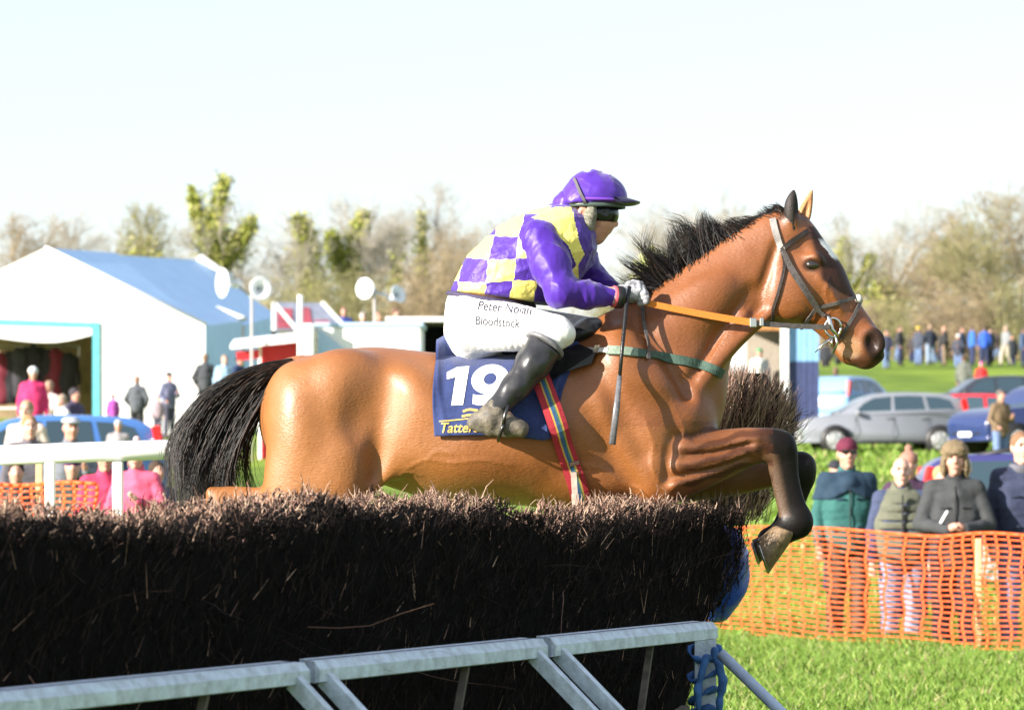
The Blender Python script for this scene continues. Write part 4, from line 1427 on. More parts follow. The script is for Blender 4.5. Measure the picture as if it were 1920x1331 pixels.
# --- just behind them
GB = 'people behind the front row at the net'
person('person in pompom bobble hat partly hidden behind the bald man', 1704, 34, (.05, .02, .05), NVY, ('bobble', (.32, .16, .12)), 'stand', 0, 1.70, 0, GB, vtop=853)
person('person in red coat with fair hair beside the trapper hat', 1764, 36, (.50, .03, .045), NVY, ('hair', (.40, .25, .12)), 'stand', 10, 1.62, 0, GB, vtop=878)
person('grey haired person in dark coat between trapper hat and navy coat', 1806, 35, (.03, .03, .06), NVY, ('hair', (.42, .40, .40)), 'stand', -20, 1.66, 1, GB, vtop=861)
person('child in orange jacket and dark cap seen past the green fleece shoulder', 1566, 37, (.62, .10, .02), NVY, ('beanie', (.02, .02, .03)), 'stand', 30, 1.30, 0, GB, vtop=868)
# --- among the cars
GC = 'people among the parked cars'
person('man in brown jacket holding a cup beside the navy car', 1876, 76, (.17, .115, .065), JEAN, ('hair', (.12, .10, .09)), 'hold', 35, 1.75, 0, GC, vtop=733)
person('person in grey green coat sitting low behind the dark estate', 1808, 118, (.12, .13, .11), NVY, ('hair', (.10, .06, .04)), 'stand', 160, 1.7, 0, GC, vtop=667)
person('child in red coat and pink hat behind the dark estate', 1840, 117, (.60, .03, .03), NVY, ('beanie', (.70, .12, .40)), 'stand', 180, 1.3, 1, GC, vtop=680)
person('person with brown hair behind the pale blue hatchback roof', 1567, 112, (.03, .03, .04), NVY, ('hair', (.18, .11, .08)), 'stand', 150, 1.7, 0, GC, vtop=690)
# --- far crowd on the rise
GF = 'spectators standing far off on the grass rise'
far = [(1662, 620, (.03, .035, .07), JEAN, 'hair', (.06, .05, .05), 'walk', 'far spectator in navy coat and pale jeans nearest the horse muzzle'),
       (1688, 612, (.035, .035, .04), NVY, 'hair', (.10, .07, .05), 'stand', 'far spectator in charcoal coat beside the navy coated one'),
       (1722, 614, (.05, .06, .09), JEAN, 'beanie', (.75, .55, .04), 'stand', 'far spectator with a yellow hat'),
       (1744, 610, (.022, .03, .05), (.25, .33, .46), 'hair', (.30, .22, .16), 'pocket', 'far spectator in dark coat and pale jeans right of the yellow hat'),
       (1771, 612, (.02, .02, .022), (.20, .15, .10), 'hair', (.30, .18, .10), 'stand', 'far spectator in long black coat'),
       (1797, 628, (.04, .045, .07), JEAN, 'beanie', (.70, .70, .72), 'hold', 'far spectator in white hat and jeans'),
       (1803, 614, (.03, .05, .10), NVY, 'hair', (.12, .08, .06), 'stand', 'far spectator standing behind the white hatted one'),
       (1823, 612, (.03, .12, .42), NVY, 'hair', (.07, .05, .04), 'stand', 'left one of two far spectators in royal blue jackets'),
       (1846, 613, (.025, .09, .48), NVY, 'hair', (.06, .05, .04), 'stand', 'right one of two far spectators in royal blue jackets'),
       (1855, 636, (.025, .02, .03), BLK, 'hair', (.20, .12, .08), 'stand', 'short far spectator in black in front of the blue jackets'),
       (1886, 612, (.20, .21, .22), (.40, .36, .28), 'hair', (.35, .28, .22), 'walk', 'far spectator in grey top and beige trousers'),
       (1897, 628, (.035, .04, .055), NVY, 'hair', (.05, .04, .04), 'stand', 'far spectator in dark coat overlapping the beige trousers'),
       (1918, 616, (.04, .07, .14), NVY, 'hair', (.10, .08, .06), 'stand', 'far spectator cut off by the right edge'),
       (1548, 640, (.02, .022, .03), BLK, 'hair', (.04, .03, .03), 'stand', 'far spectator in black under the horse chin'),
       (1572, 636, (.05, .05, .05), BLK, 'hair', (.09, .06, .05), 'walk', 'far spectator in charcoal just right of the horse chin')]
for i, (u, vt, c, tr, hk, hc, po, lab) in enumerate(far):
    person(lab, u, 158 + (i % 4) * 2.5, c, tr, (hk, hc), po, (i * 67) % 360, 1.68 + .04 * (i % 4), i % 3, GF, vtop=vt)
rs = random.Random(31)
for i in range(14):
    person('dark clad figure deep in the far crowd on the grass rise', 1650 + i * 20.5 + rs.uniform(-8, 8), 170 + rs.uniform(0, 8), [(.03, .03, .04), (.02, .03, .06), (.05, .05, .055), (.04, .03, .03)][i % 4], [NVY, BLK, JEAN][i % 3], ('hair', [(.06, .05, .04), (.14, .09, .06)][i % 2]), ['stand', 'pocket', 'walk'][i % 3], rs.uniform(0, 360), 1.7, i % 3, GF, vtop=616 + rs.uniform(-3, 9))
# --- left side
GL = 'people around the marquee and stalls'
person('woman in bright pink jacket and white cap at the marquee doorway', 62, 66, (.60, .03, .14), (.04, .04, .05), ('beanie', (.72, .72, .74)), 'stand', 10, 1.68, 0, GL, vtop=691)
person('person in pale top beside the pink jacket', 92, 70, (.62, .48, .45), GRY, ('hair', (.30, .20, .14)), 'hold', -30, 1.66, 0, GL, vtop=716)
person('person in dark purple coat with a white sleeve bending by the doorway', 140, 62, (.055, .045, .09), BLK, ('hair', (.05, .04, .05)), 'hold', 60, 1.66, 0, GL, vtop=730)
person('person in white top leaning towards the dark purple coat', 116, 60, (.75, .74, .74), GRY, ('hair', (.32, .24, .18)), 'stand', -60, 1.55, 0, GL, vtop=742)
person('small child in purple jacket by the marquee wall', 212, 98, (.42, .08, .40), BLK, ('hair', (.10, .03, .03)), 'stand', 200, 1.10, 0, GL, vtop=740)
person('man in dark grey coat and black trousers standing before the marquee wall', 257, 99, (.075, .085, .10), BLK, ('hair', (.34, .20, .15)), 'pocket', 165, 1.78, 0, GL, vtop=706)
person('person in blue grey coat and dark hat holding a baby by the marquee', 317, 98, (.16, .17, .27), (.09, .09, .14), ('beanie', (.02, .03, .03)), 'hold', 40, 1.74, 0, GL, vtop=700)
person('child in lilac coat beside the baby carrier', 296, 97, (.34, .26, .30), (.08, .08, .12), ('hair', (.25, .16, .12)), 'stand', 10, 1.1, 1, GL, vtop=742)
person('man in charcoal coat in front of the marquee corner', 385, 96, (.055, .06, .07), BLK, ('hair', (.22, .14, .10)), 'pocket', 190, 1.76, 0, GL, vtop=665)
person('person in pale blue shirt beside the charcoal coat', 421, 95, (.30, .46, .62), NVY, ('hair', (.40, .26, .20)), 'stand', 20, 1.74, 1, GL, vtop=668)
person('person in navy coat under the stall flap', 449, 92, (.018, .035, .10), BLK, ('hair', (.03, .025, .025)), 'hold', 60, 1.74, 0, GL, vtop=668)
for i, (u, vt, c, lab) in enumerate([(645, 578, (.03, .05, .22), 'man in blue jacket standing above the white trailer roof'), (680, 588, (.03, .03, .04), 'grey haired head between the blue jacket and the loudspeaker pole'),
                                     (709, 588, (.10, .04, .05), 'head directly beside the loudspeaker pole over the trailer roof'), (742, 580, (.03, .03, .035), 'head below the right white loudspeaker')]):
    person(lab, u, 97, c, NVY, ('hair', [(.2, .1, .08), (.4, .38, .36), (.35, .2, .14), (.15, .08, .06)][i]), 'stand', 20 * i, 1.75, i % 2, 'heads over the white trailer roof', vtop=vt)
# near the running rail
GN = 'people close behind the running rail'
person('man with light brown hair facing the course behind the running rail', 55, 37, (.11, .10, .12), NVY, ('hair', (.30, .17, .08)), 'stand', 15, 1.72, 1, GN, vtop=783, h=.014)
person('beige clad man with sandy hair in front of the blue car', 50, 44, (.55, .46, .40), GRY, ('hair', (.36, .25, .15)), 'stand', -10, 1.74, 1, GN, vtop=755, h=.014)
person('person in grey cap and red scarf behind the running rail', 132, 37, (.16, .17, .20), NVY, ('flat_cap', (.34, .37, .42)), 'hold', 25, 1.66, 0, GN, vtop=786, h=.014)
person('child with pale hat in front of the marquee grass', 222, 52, (.28, .26, .27), NVY, ('beanie', (.40, .40, .42)), 'stand', 0, 1.15, 0, GN, vtop=790)
person('child in dark coat under the running rail at the left edge', 30, 27, (.035, .032, .035), BLK, ('hair', (.03, .02, .02)), 'stand', 10, 1.25, 0, GN, vtop=868)
person('child in dark green coat under the running rail', 135, 27, (.03, .05, .045), NVY, ('beanie', (.05, .02, .09)), 'stand', 10, 1.25, 0, GN, vtop=858)
person('child in bright pink coat left of the second rail post', 196, 25.5, (.60, .04, .11), (.5, .1, .2), ('hair', (.16, .09, .05)), 'stand', 15, 1.22, 0, GN, vtop=842, h=.014)
person('child in paler pink coat right of the second rail post', 256, 25, (.62, .09, .17), (.5, .15, .25), ('bobble', (.60, .45, .48)), 'hold', -10, 1.2, 1, GN, vtop=836, h=.014)
person('child in blue jeans and navy top beside the horse tail', 294, 27, (.03, .045, .12), (.07, .14, .32), ('hair', (.05, .03, .02)), 'stand', 30, 1.2, 0, GN, vtop=868)
person('seller in white top at the open hut counter', 1424, 96.8, (.62, .64, .60), NVY, ('beanie', (.10, .30, .14)), 'stand', 0, 1.7, 0, None, vtop=655)

# ------------------------------------------------------------------ orange barrier net
def barrier(label, top, bot, n, rows_, seed, sag=.03, posts=()):
    """top and bottom lines: lists of (u, v, Y)"""
    rs = random.Random(seed)
    def along(line, t):
        k = t * (len(line) - 1); a = int(min(k, len(line) - 2)); f_ = k - a
        q = [line[a][i] * (1 - f_) + line[a + 1][i] * f_ for i in range(3)]
        return P(*q)
    c = along(bot, .5)
    root = empty('barrier_net', (c.x, c.y, gz(c.y)))
    tag(root, label, 'barrier net', 'orange barrier nets')
    O = Vector(root.location)
    G = []
    for i in range(n + 1):
        t = i / n
        a, b_ = along(top, t), along(bot, t)
        a = a - Vector((0, 0, sag * (1 - math.cos(2 * PI * t * max(1, len(posts)))) / 2))
        row = []
        for j in range(rows_ + 1):
            q = a.lerp(b_, j / rows_)
            q += Vector((.012 * math.sin(j * .9 + i * .5), .05 * math.sin(i * .35 + j * .12) + .03 * math.sin(i * .9 + 1), .008 * math.sin(i * .7 + j * .2)))
            row.append(q - O)
        G.append(row)
    V, Q = [], []
    def ribbon(a, b_, d, w0, w1):
        k = len(V)
        V.extend([a - d * w0, a + d * w0, b_ + d * w1, b_ - d * w1]); Q.append((k, k + 1, k + 2, k + 3))
    for i in range(n + 1):
        for j in range(rows_):
            d = (G[min(i + 1, n)][j] - G[max(i - 1, 0)][j]).normalized()
            ribbon(G[i][j], G[i][j + 1], d, .012, .012)
    for i in range(n):
        for j in range(rows_ + 1):
            d = Vector((0, 0, 1)); w = .0063 if 0 < j < rows_ else .013
            off = Vector((0, -.0025, 0))
            ribbon(G[i][j] + off, G[i + 1][j] + off, d, w, w)
    V = [tuple(v) for v in V]
    m = mat('orange net plastic', (.82, .115, .024), rough=.5, noise=.15, nscale=30)
    o = link('mesh', np_mesh('mesh', V, Q), m, root); o['kind'] = 'stuff'
    md = o.modifiers.new('thickness', 'SOLIDIFY'); md.thickness = .002
    for (u, v0, Y) in posts:
        p0 = P(u, v0, Y)
        mb = MB(); mb.box((p0.x - O.x, Y - O.y + .05, (p0.z - gz(Y)) / 2 + gz(Y) - O.z), (.045, .045, p0.z - gz(Y) + .1), bev=.005)
        mb.build('post', mat('pale softwood', (.62, .48, .26), rough=.7, noise=.2, nscale=12), root)
    return root


barrier('orange plastic barrier net in front of the spectators on the right', [(1330, 1000, 33.2), (1420, 984, 31.6), (1560, 988, 30.2), (1760, 1000, 29.2), (1880, 998, 28.6), (2010, 1006, 28.2)],
        [(1310, 1178, 33.0), (1420, 1192, 31.4), (1560, 1208, 30.0), (1760, 1222, 29.0), (1880, 1228, 28.5), (2010, 1234, 28.1)], 28, 21, 4, .02, [(1836, 1022, 28.8)])
barrier('orange barrier net low behind the running rail at the left edge', [(-90, 906, 24.5), (40, 905, 24.3), (180, 906, 24)], [(-90, 1120, 24.5), (40, 1120, 24.3), (180, 1120, 24)], 14, 18, 5, .01, [(72, 868, 24.4)])
# ------------------------------------------------------------------ the brush fence
FA = np.array((-1.30, 9.30)); FD = np.array((2.19, 4.60)); FL = np.linalg.norm(FD); FT = FD / FL
FN = np.array((FT[1], -FT[0]))                  # horizontal normal of the visible face, towards the right and the camera
m_core = mat('dark brush core', (.006, .005, .005), rough=.95, spec=.1)
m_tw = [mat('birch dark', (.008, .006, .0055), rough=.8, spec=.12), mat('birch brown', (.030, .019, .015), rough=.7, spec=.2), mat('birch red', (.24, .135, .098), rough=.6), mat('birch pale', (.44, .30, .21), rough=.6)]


def fpt(t, off, z):
    p = FA + FD * t + FN * off
    return (p[0], p[1], z)


def tend(z):
    return float(np.interp(z, [0, .5, .70, .87, 1.02, 1.10, 1.4], [.865, .885, .90, .938, .985, .998, 1.0]))


def ztop(t):
    return 1.345 + .040 * math.exp(-((t - .45) / .11) ** 2) + .015 * math.sin(t * 23) + .012 * math.sin(t * 51 + 1) + .03 * max(0, .25 - t) - .075 * math.exp(-((t - .70) / .045) ** 2) - .03 * math.exp(-((t - .84) / .05) ** 2)


fence = empty('brush_fence', fpt(.4, -.3, 0))
tag(fence, 'long dark birch brush fence the horse is jumping', 'brush fence')
FO = Vector(fence.location)


def fchild(name, V, Q, m, mi=None, kind=None, smooth=False):
    V = np.asarray(V, float) - np.array(FO)
    o = link(name, np_mesh(name, V, Q, mi), m, fence, smooth)
    if kind: o['kind'] = kind
    return o


# core: a domed section swept along the fence
TS = np.linspace(-.32, .985, 40)
V, Q = [], []
sec = [(0, 0), (0, .5), (-.01, .9), (-.03, 1.15), (-.07, 1.25), (-.16, 1.29), (-.28, 1.29), (-.40, 1.24), (-.46, 1.1), (-.50, .6), (-.5, 0)]
for t in TS:
    for off, z in sec:
        tt = min(t, tend(z) - .015)
        p = FA + FD * tt + FN * off
        V.append((p[0], p[1], z * (ztop(t) - .05) / 1.29))
n = len(sec)
for i in range(len(TS) - 1):
    for k in range(n - 1):
        Q.append((i * n + k, (i + 1) * n + k, (i + 1) * n + k + 1, i * n + k + 1))
for k in range(n // 2):
    e = (len(TS) - 1) * n
    Q.append((e + k, e + k + 1, e + n - 2 - k, e + n - 1 - k))
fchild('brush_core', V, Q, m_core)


def twigs(rs, base, dirs, L, w, seg=2, curl=.12):
    """bent tapered twigs, three-sided"""
    n = len(base)
    s = np.cross(dirs, rs.normal(0, 1, (n, 3))); s /= np.linalg.norm(s, axis=1, keepdims=True)
    pts = [base]
    d = dirs.copy()
    for k in range(seg):
        pts.append(pts[-1] + d * (L / seg)[:, None])
        d = d + rs.normal(0, curl, (n, 3)); d /= np.linalg.norm(d, axis=1, keepdims=True)
    b = np.cross(dirs, s)
    m = 3
    V = np.empty((n, (seg + 1) * m, 3))
    for j, p in enumerate(pts):
        ww = (w * (1 - .8 * j / seg))[:, None]
        for k in range(m):
            a = 2 * PI * k / m
            V[:, j * m + k] = p + (s * math.cos(a) + b * math.sin(a)) * ww
    base_i = (np.arange(n) * (seg + 1) * m)[:, None]
    Q = []
    for j in range(seg):
        for k in range(m):
            Q.append(base_i + np.array([[j * m + k, j * m + (k + 1) % m, (j + 1) * m + (k + 1) % m, (j + 1) * m + k]]))
    return V.reshape(-1, 3), np.concatenate(Q), seg * m


rs = np.random.RandomState(21)
T3 = np.array((FT[0], FT[1], 0)); N3 = np.array((FN[0], FN[1], 0)); U3 = np.array((0, 0, 1.))
# face twigs
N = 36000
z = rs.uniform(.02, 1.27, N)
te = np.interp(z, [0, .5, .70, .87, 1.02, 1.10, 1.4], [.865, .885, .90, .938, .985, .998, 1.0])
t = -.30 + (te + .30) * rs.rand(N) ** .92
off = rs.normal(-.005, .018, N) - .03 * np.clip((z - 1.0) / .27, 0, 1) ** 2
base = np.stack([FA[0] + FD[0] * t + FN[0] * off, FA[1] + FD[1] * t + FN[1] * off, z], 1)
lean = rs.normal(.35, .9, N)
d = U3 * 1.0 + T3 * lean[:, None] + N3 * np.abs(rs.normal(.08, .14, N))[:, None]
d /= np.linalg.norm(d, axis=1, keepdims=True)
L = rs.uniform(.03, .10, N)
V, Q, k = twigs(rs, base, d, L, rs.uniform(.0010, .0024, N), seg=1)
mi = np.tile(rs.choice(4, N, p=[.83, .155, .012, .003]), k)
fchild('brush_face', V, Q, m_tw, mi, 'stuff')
# top: short cut ends, upright and splayed
N = 19000
t = -.30 + 1.295 * rs.rand(N) ** .95
off = -.28 + .26 * (rs.rand(N) * 2 - 1)
zt = np.array([ztop(x) for x in t]) - .05 - .13 * np.abs((off + .26) / .30) ** 3
base = np.stack([FA[0] + FD[0] * t + FN[0] * off, FA[1] + FD[1] * t + FN[1] * off, zt + rs.normal(0, .012, N) + .022 * np.sin(t * 29 + 3 * np.sin(off * 14)) * np.sin(off * 23 + t * 47)], 1)
d = U3 * .75 + T3 * rs.normal(.18, .8, N)[:, None] + N3 * (rs.normal(.0, .40, N) + (off + .30) * 1.0)[:, None]
d /= np.linalg.norm(d, axis=1, keepdims=True)
clump = .5 + .5 * np.sin(t * 37 + off * 9 + 2 * np.sin(t * 11)) * np.sin(t * 83 + 1 + off * 21)
L = rs.uniform(.012, .050, N) * (.55 + .9 * clump) * (1 + .9 * (rs.rand(N) < .05))
V, Q, k = twigs(rs, base, d, L, rs.uniform(.0016, .0046, N), seg=3, curl=.55)
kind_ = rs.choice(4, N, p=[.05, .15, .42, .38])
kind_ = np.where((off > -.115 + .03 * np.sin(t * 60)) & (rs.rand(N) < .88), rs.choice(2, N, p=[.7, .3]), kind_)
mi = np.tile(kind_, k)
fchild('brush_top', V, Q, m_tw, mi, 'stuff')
# right end of the brush
N = 5000
z = rs.uniform(.3, 1.30, N)
te = np.interp(z, [0, .5, .70, .87, 1.02, 1.10, 1.4], [.865, .885, .90, .938, .985, .998, 1.0]) - .006
off = -.48 * rs.rand(N)
base = np.stack([FA[0] + FD[0] * te + FN[0] * off, FA[1] + FD[1] * te + FN[1] * off, z], 1)
d = U3 * .8 + T3 * np.abs(rs.normal(.35, .3, N))[:, None] + N3 * rs.normal(0, .3, N)[:, None]
d /= np.linalg.norm(d, axis=1, keepdims=True)
V, Q, k = twigs(rs, base, d, rs.uniform(.03, .10, N), rs.uniform(.0012, .0026, N))
fchild('brush_end', V, Q, m_tw, np.tile(rs.choice(4, N, p=[.4, .4, .15, .05]), k), 'stuff')
# stray long twigs hanging over the rail
N = 55
t = -.1 + .95 * rs.rand(N); z = rs.uniform(.80, 1.12, N); off = rs.uniform(0, .05, N)
base = np.stack([FA[0] + FD[0] * t + FN[0] * off, FA[1] + FD[1] * t + FN[1] * off, z], 1)
d = N3 * rs.uniform(.5, 1.2, N)[:, None] + T3 * rs.normal(0, .6, N)[:, None] - U3 * rs.uniform(-.5, .5, N)[:, None]
d /= np.linalg.norm(d, axis=1, keepdims=True)
V, Q, k = twigs(rs, base, d, rs.uniform(.2, .5, N), rs.uniform(.0010, .0022, N), seg=4, curl=.18)
fchild('stray_twigs', V, Q, m_tw, np.tile(rs.choice(4, N, p=[.5, .4, .09, .01]), k), 'stuff')

# tall brush wing beyond the fence end
wing = empty('brush_wing', P(1400, 985, 15.1))
wing.location.z = gz(15)
tag(wing, 'tall upright bundle of brown brush twigs behind the horse forearm', 'brush wing')
rs = np.random.RandomState(33)
N = 9000
a = rs.rand(N)
ub = 1310 + 112 * a + rs.normal(0, 6, N); vb = 990 - 150 * rs.rand(N) ** 1.5
Yb = rs.uniform(14.75, 15.5, N)
base = np.stack([(ub - 960) * Yb / FPX, Yb, EYE - (vb - HOR) * Yb / FPX], 1)
ut = np.interp(a, [0, .3, .7, 1], [1332, 1375, 1435, 1488]) + rs.normal(0, 14, N)
vt = np.interp(a, [0, .25, .6, .85, 1], [715, 676, 682, 705, 745]) + np.abs(rs.normal(0, 40, N))
Yt = Yb + rs.normal(.05, .12, N)
tip = np.stack([(ut - 960) * Yt / FPX, Yt, EYE - (vt - HOR) * Yt / FPX], 1)
s0 = rs.rand(N) ** 1.1 * .9
b0 = base + (tip - base) * s0[:, None]
D = tip - base; LL = np.linalg.norm(D, axis=1); d = D / LL[:, None] + rs.normal(0, .25, (N, 3)); d /= np.linalg.norm(d, axis=1, keepdims=True)
V, Q, k = twigs(rs, b0, d, np.minimum(LL * (1 - s0), rs.uniform(.08, .24, N)), rs.uniform(.0012, .0028, N), curl=.2)
wo = link('wing_twigs', np_mesh('wing_twigs', V - np.array(wing.location), Q, np.tile(rs.choice(4, N, p=[.09, .26, .43, .22]), k)), m_tw, wing); wo['kind'] = 'stuff'
f = Field(P(1290, 1010, 14.7), P(1540, 660, 15.6), .02)
f.n
mb = MB()
rows = []
for v, u0, u1 in [(985, 1312, 1405), (940, 1318, 1415), (860, 1330, 1425), (780, 1342, 1450), (720, 1362, 1455), (700, 1390, 1440)]:
    row = []
    for q in range(12):
        g = 2 * PI * q / 12
        row.append(P((u0 + u1) / 2 + (u1 - u0) * .40 * math.cos(g), v + (0 if v < 1000 else 0), 15.12 + .22 * math.sin(g)) - Vector(wing.location))
    rows.append(row)
lowrow = [Vector((p.x * .9, p.y * .9, -.0)) for p in rows[0]]
vs = [p for r in rows for p in r]
mb.add(vs, [(i * 12 + k, i * 12 + (k + 1) % 12, (i + 1) * 12 + (k + 1) % 12, (i + 1) * 12 + k) for i in range(len(rows) - 1) for k in range(12)] + [tuple((len(rows) - 1) * 12 + k for k in range(12))])
mb.build('wing_core', mat('brown brush core', (.05, .033, .026), rough=.95, noise=.5, nscale=40, bump=.8, bscale=60), wing)

# take-off frames: hollow white rail on raking legs
m_wp = mat('white board with shade blue', (.55, .65, .76), rough=.55, noise=.22, nscale=22, bump=.3, bscale=60, col2=(.34, .40, .45))  # white paint; the blue of sky-lit shade is mixed into its colour
RO = .32


def rail_t(u):
    a, b_ = FA + FN * RO, FD
    k = (u - 960) / FPX
    return (k * a[1] - a[0]) / (b_[0] - k * b_[1])


def rpt(t, off=0.0, z=.89):
    p = FA + FD * t + FN * (RO + off)
    return Vector((p[0], p[1], z))


secs = [(-560, 560, 'left end shade-tinted white guard rail section in front of the dark brush'), (578, 1008, 'middle shade-tinted white guard rail section in front of the dark brush'), (1022, 1328, 'right shade-tinted white guard rail section with blue cloth tied at its end')]
for (u0, u1, lab) in secs:
    t0, t1 = rail_t(u0), rail_t(u1)
    root = empty('guard_rail', rpt((t0 + t1) / 2, 0, 0))
    tag(root, lab, 'guard rail', 'pale guard rails along the foot of the brush')
    O = Vector(root.location)
    mb = MB()
    # profile: sloped top board, upright face board, underside
    prof = [(-.045, .030), (.018, .026), (.022, .020), (.036, .004), (.036, -.030), (.020, -.034), (-.045, -.034)]
    vs = []
    ch = .022
    for tt, sgn in ((t0, 1), (t1, -1)):
        for (o_, z_) in prof:
            p = FA + FD * (tt + sgn * (.006 if o_ < -.03 else 0)) + FN * (RO + o_)
            vs.append(Vector((p[0], p[1], .885 + z_)) - O)
    k = len(prof)
    mb.add(vs, [(i, (i + 1) % k, k + (i + 1) % k, k + i) for i in range(k)] + [tuple(range(k))[::-1], tuple(range(k, 2 * k))])
    mb.build('rail', m_wp, root)
    mb = MB()
    mb.bar(rpt(t0 + .004, -.010, .9125) - O, rpt(t1 - .004, -.010, .9125) - O, .008, .003)
    mb.build('board_joint', mat('dark joint', (.03, .03, .03), rough=.9), root)
    for tt in (t0 + .012, t1 - .012):
        if tt < -.25 or tt > rail_t(1250): continue
        mb = MB(); mb.bar(rpt(tt, .02, .86) - O, rpt(tt - .01, .98, 0.0) - O, .046, .032, up=(FT[0], FT[1], 0)); mb.build('leg', m_wp, root)
    mb = MB(); mb.bar(rpt(t0 + .03, -.02, .42) - O, rpt(t1 - .03, -.02, .62) - O, .03, .02); mb.build('brace', mat('grey old wood', (.10, .085, .07), rough=.9, noise=.4), root)
    mb = MB(); mb.bar(rpt(t1 - .10, .0, .85) - O, rpt(t1 - .19, .10, .25) - O, .022, .018); mb.build('brace', _mats['grey old wood'], root)
# pale round pole raking to the ground, post wrapped in blue cloth, blue padding
te_ = rail_t(1332)
pole = empty('pole', rpt(te_, .1, 0))
tag(pole, 'pale blue raking pole at the right end of the guard rail', 'pole')
O = Vector(pole.location)
mb = MB(); mb.tube([rpt(te_ + .004, .03, .80) - O, rpt(te_ - .0, .95, .0) - O], .020, 12); mb.build('shaft', mat('pale blue paint', (.42, .52, .66), rough=.45, noise=.15, bump=.1), pole, True)
post = empty('post', P(1322, 1200, 12.95)); post.location.z = 0
tag(post, 'upright end post wrapped in torn blue cloth', 'post')
O = Vector(post.location)
mb = MB(); mb.box((0, 0, .42), (.075, .075, .84)); mb.build('timber', m_wp, post)
m_bl = mat('blue cloth', (.04, .13, .36), rough=.7, noise=.4, nscale=14, bump=.5, bscale=40)
rs_ = random.Random(4)
for k in range(7):                                              # torn strips wound round the post
    z = .80 - k * .075 - rs_.uniform(0, .02)
    mb = MB(); mb.tube([(.056 * math.cos(a), .056 * math.sin(a), z + .03 * math.sin(a + k)) for a in np.linspace(0, 2 * PI, 19)], [.007 + .004 * math.sin(q * 1.7 + k) for q in range(19)], 6, flat=1.5)
    mb.build('blue_strip', m_bl, post, True)
f = Field((-.10, -.20, .40), (.16, .05, .86), .007)
f.path([(.03, -.07, .80), (.06, -.08, .70), (.04, -.075, .56), (.06, -.07, .46)], [.014, .016, .012, .005], .01)
f.path([(.0, -.07, .78), (-.03, -.075, .66), (-.02, -.07, .52)], [.012, .011, .005], .01)
f.wrinkle(.004, 70, 6)
link('blue_knot', f.mesh('blue_knot'), m_bl, post, True)
f = Field(P(1300, 1185, 13.9), P(1430, 970, 14.7), .009)
f.F[:] = .5
f.chain([(*P(1362, 1020, 14.3), px(34), .12), (*P(1364, 1060, 14.3), px(42), .14), (*P(1358, 1100, 14.3), px(42), .14), (*P(1346, 1138, 14.3), px(30), .11)], 0)
f.wrinkle(.004, 60, 8)
fm_ = f.mesh('end_padding')
lo_ = P(1384, 1080, 14.2)
fm_.transform(Matrix.Translation(-lo_))
pad = link('end_padding', fm_, mat('royal blue vinyl', (.01, .05, .35), rough=.35, bump=.3, bscale=60), None, True)
pad.location = lo_
tag(pad, 'royal blue padding on the right end of the brush fence', 'padding')
# ------------------------------------------------------------------ the horse
def tb(ut, vt, ub, vb, w, y=0.0):
    """chain station from its upper and lower outline pixels"""
    c = P((ut + ub) / 2, (vt + vb) / 2, DH + y)
    a = math.hypot(ut - ub, vt - vb) / 2 * (DH + y) / FPX
    return (c.x, c.y, c.z, a, w)


def cs(u, v, r, w, y=0.0):
    c = P(u, v, DH + y)
    return (c.x, c.y, c.z, px(r, DH + y), w)


def pe(u, v, y):
    return tuple(P(u, v, DH + y))


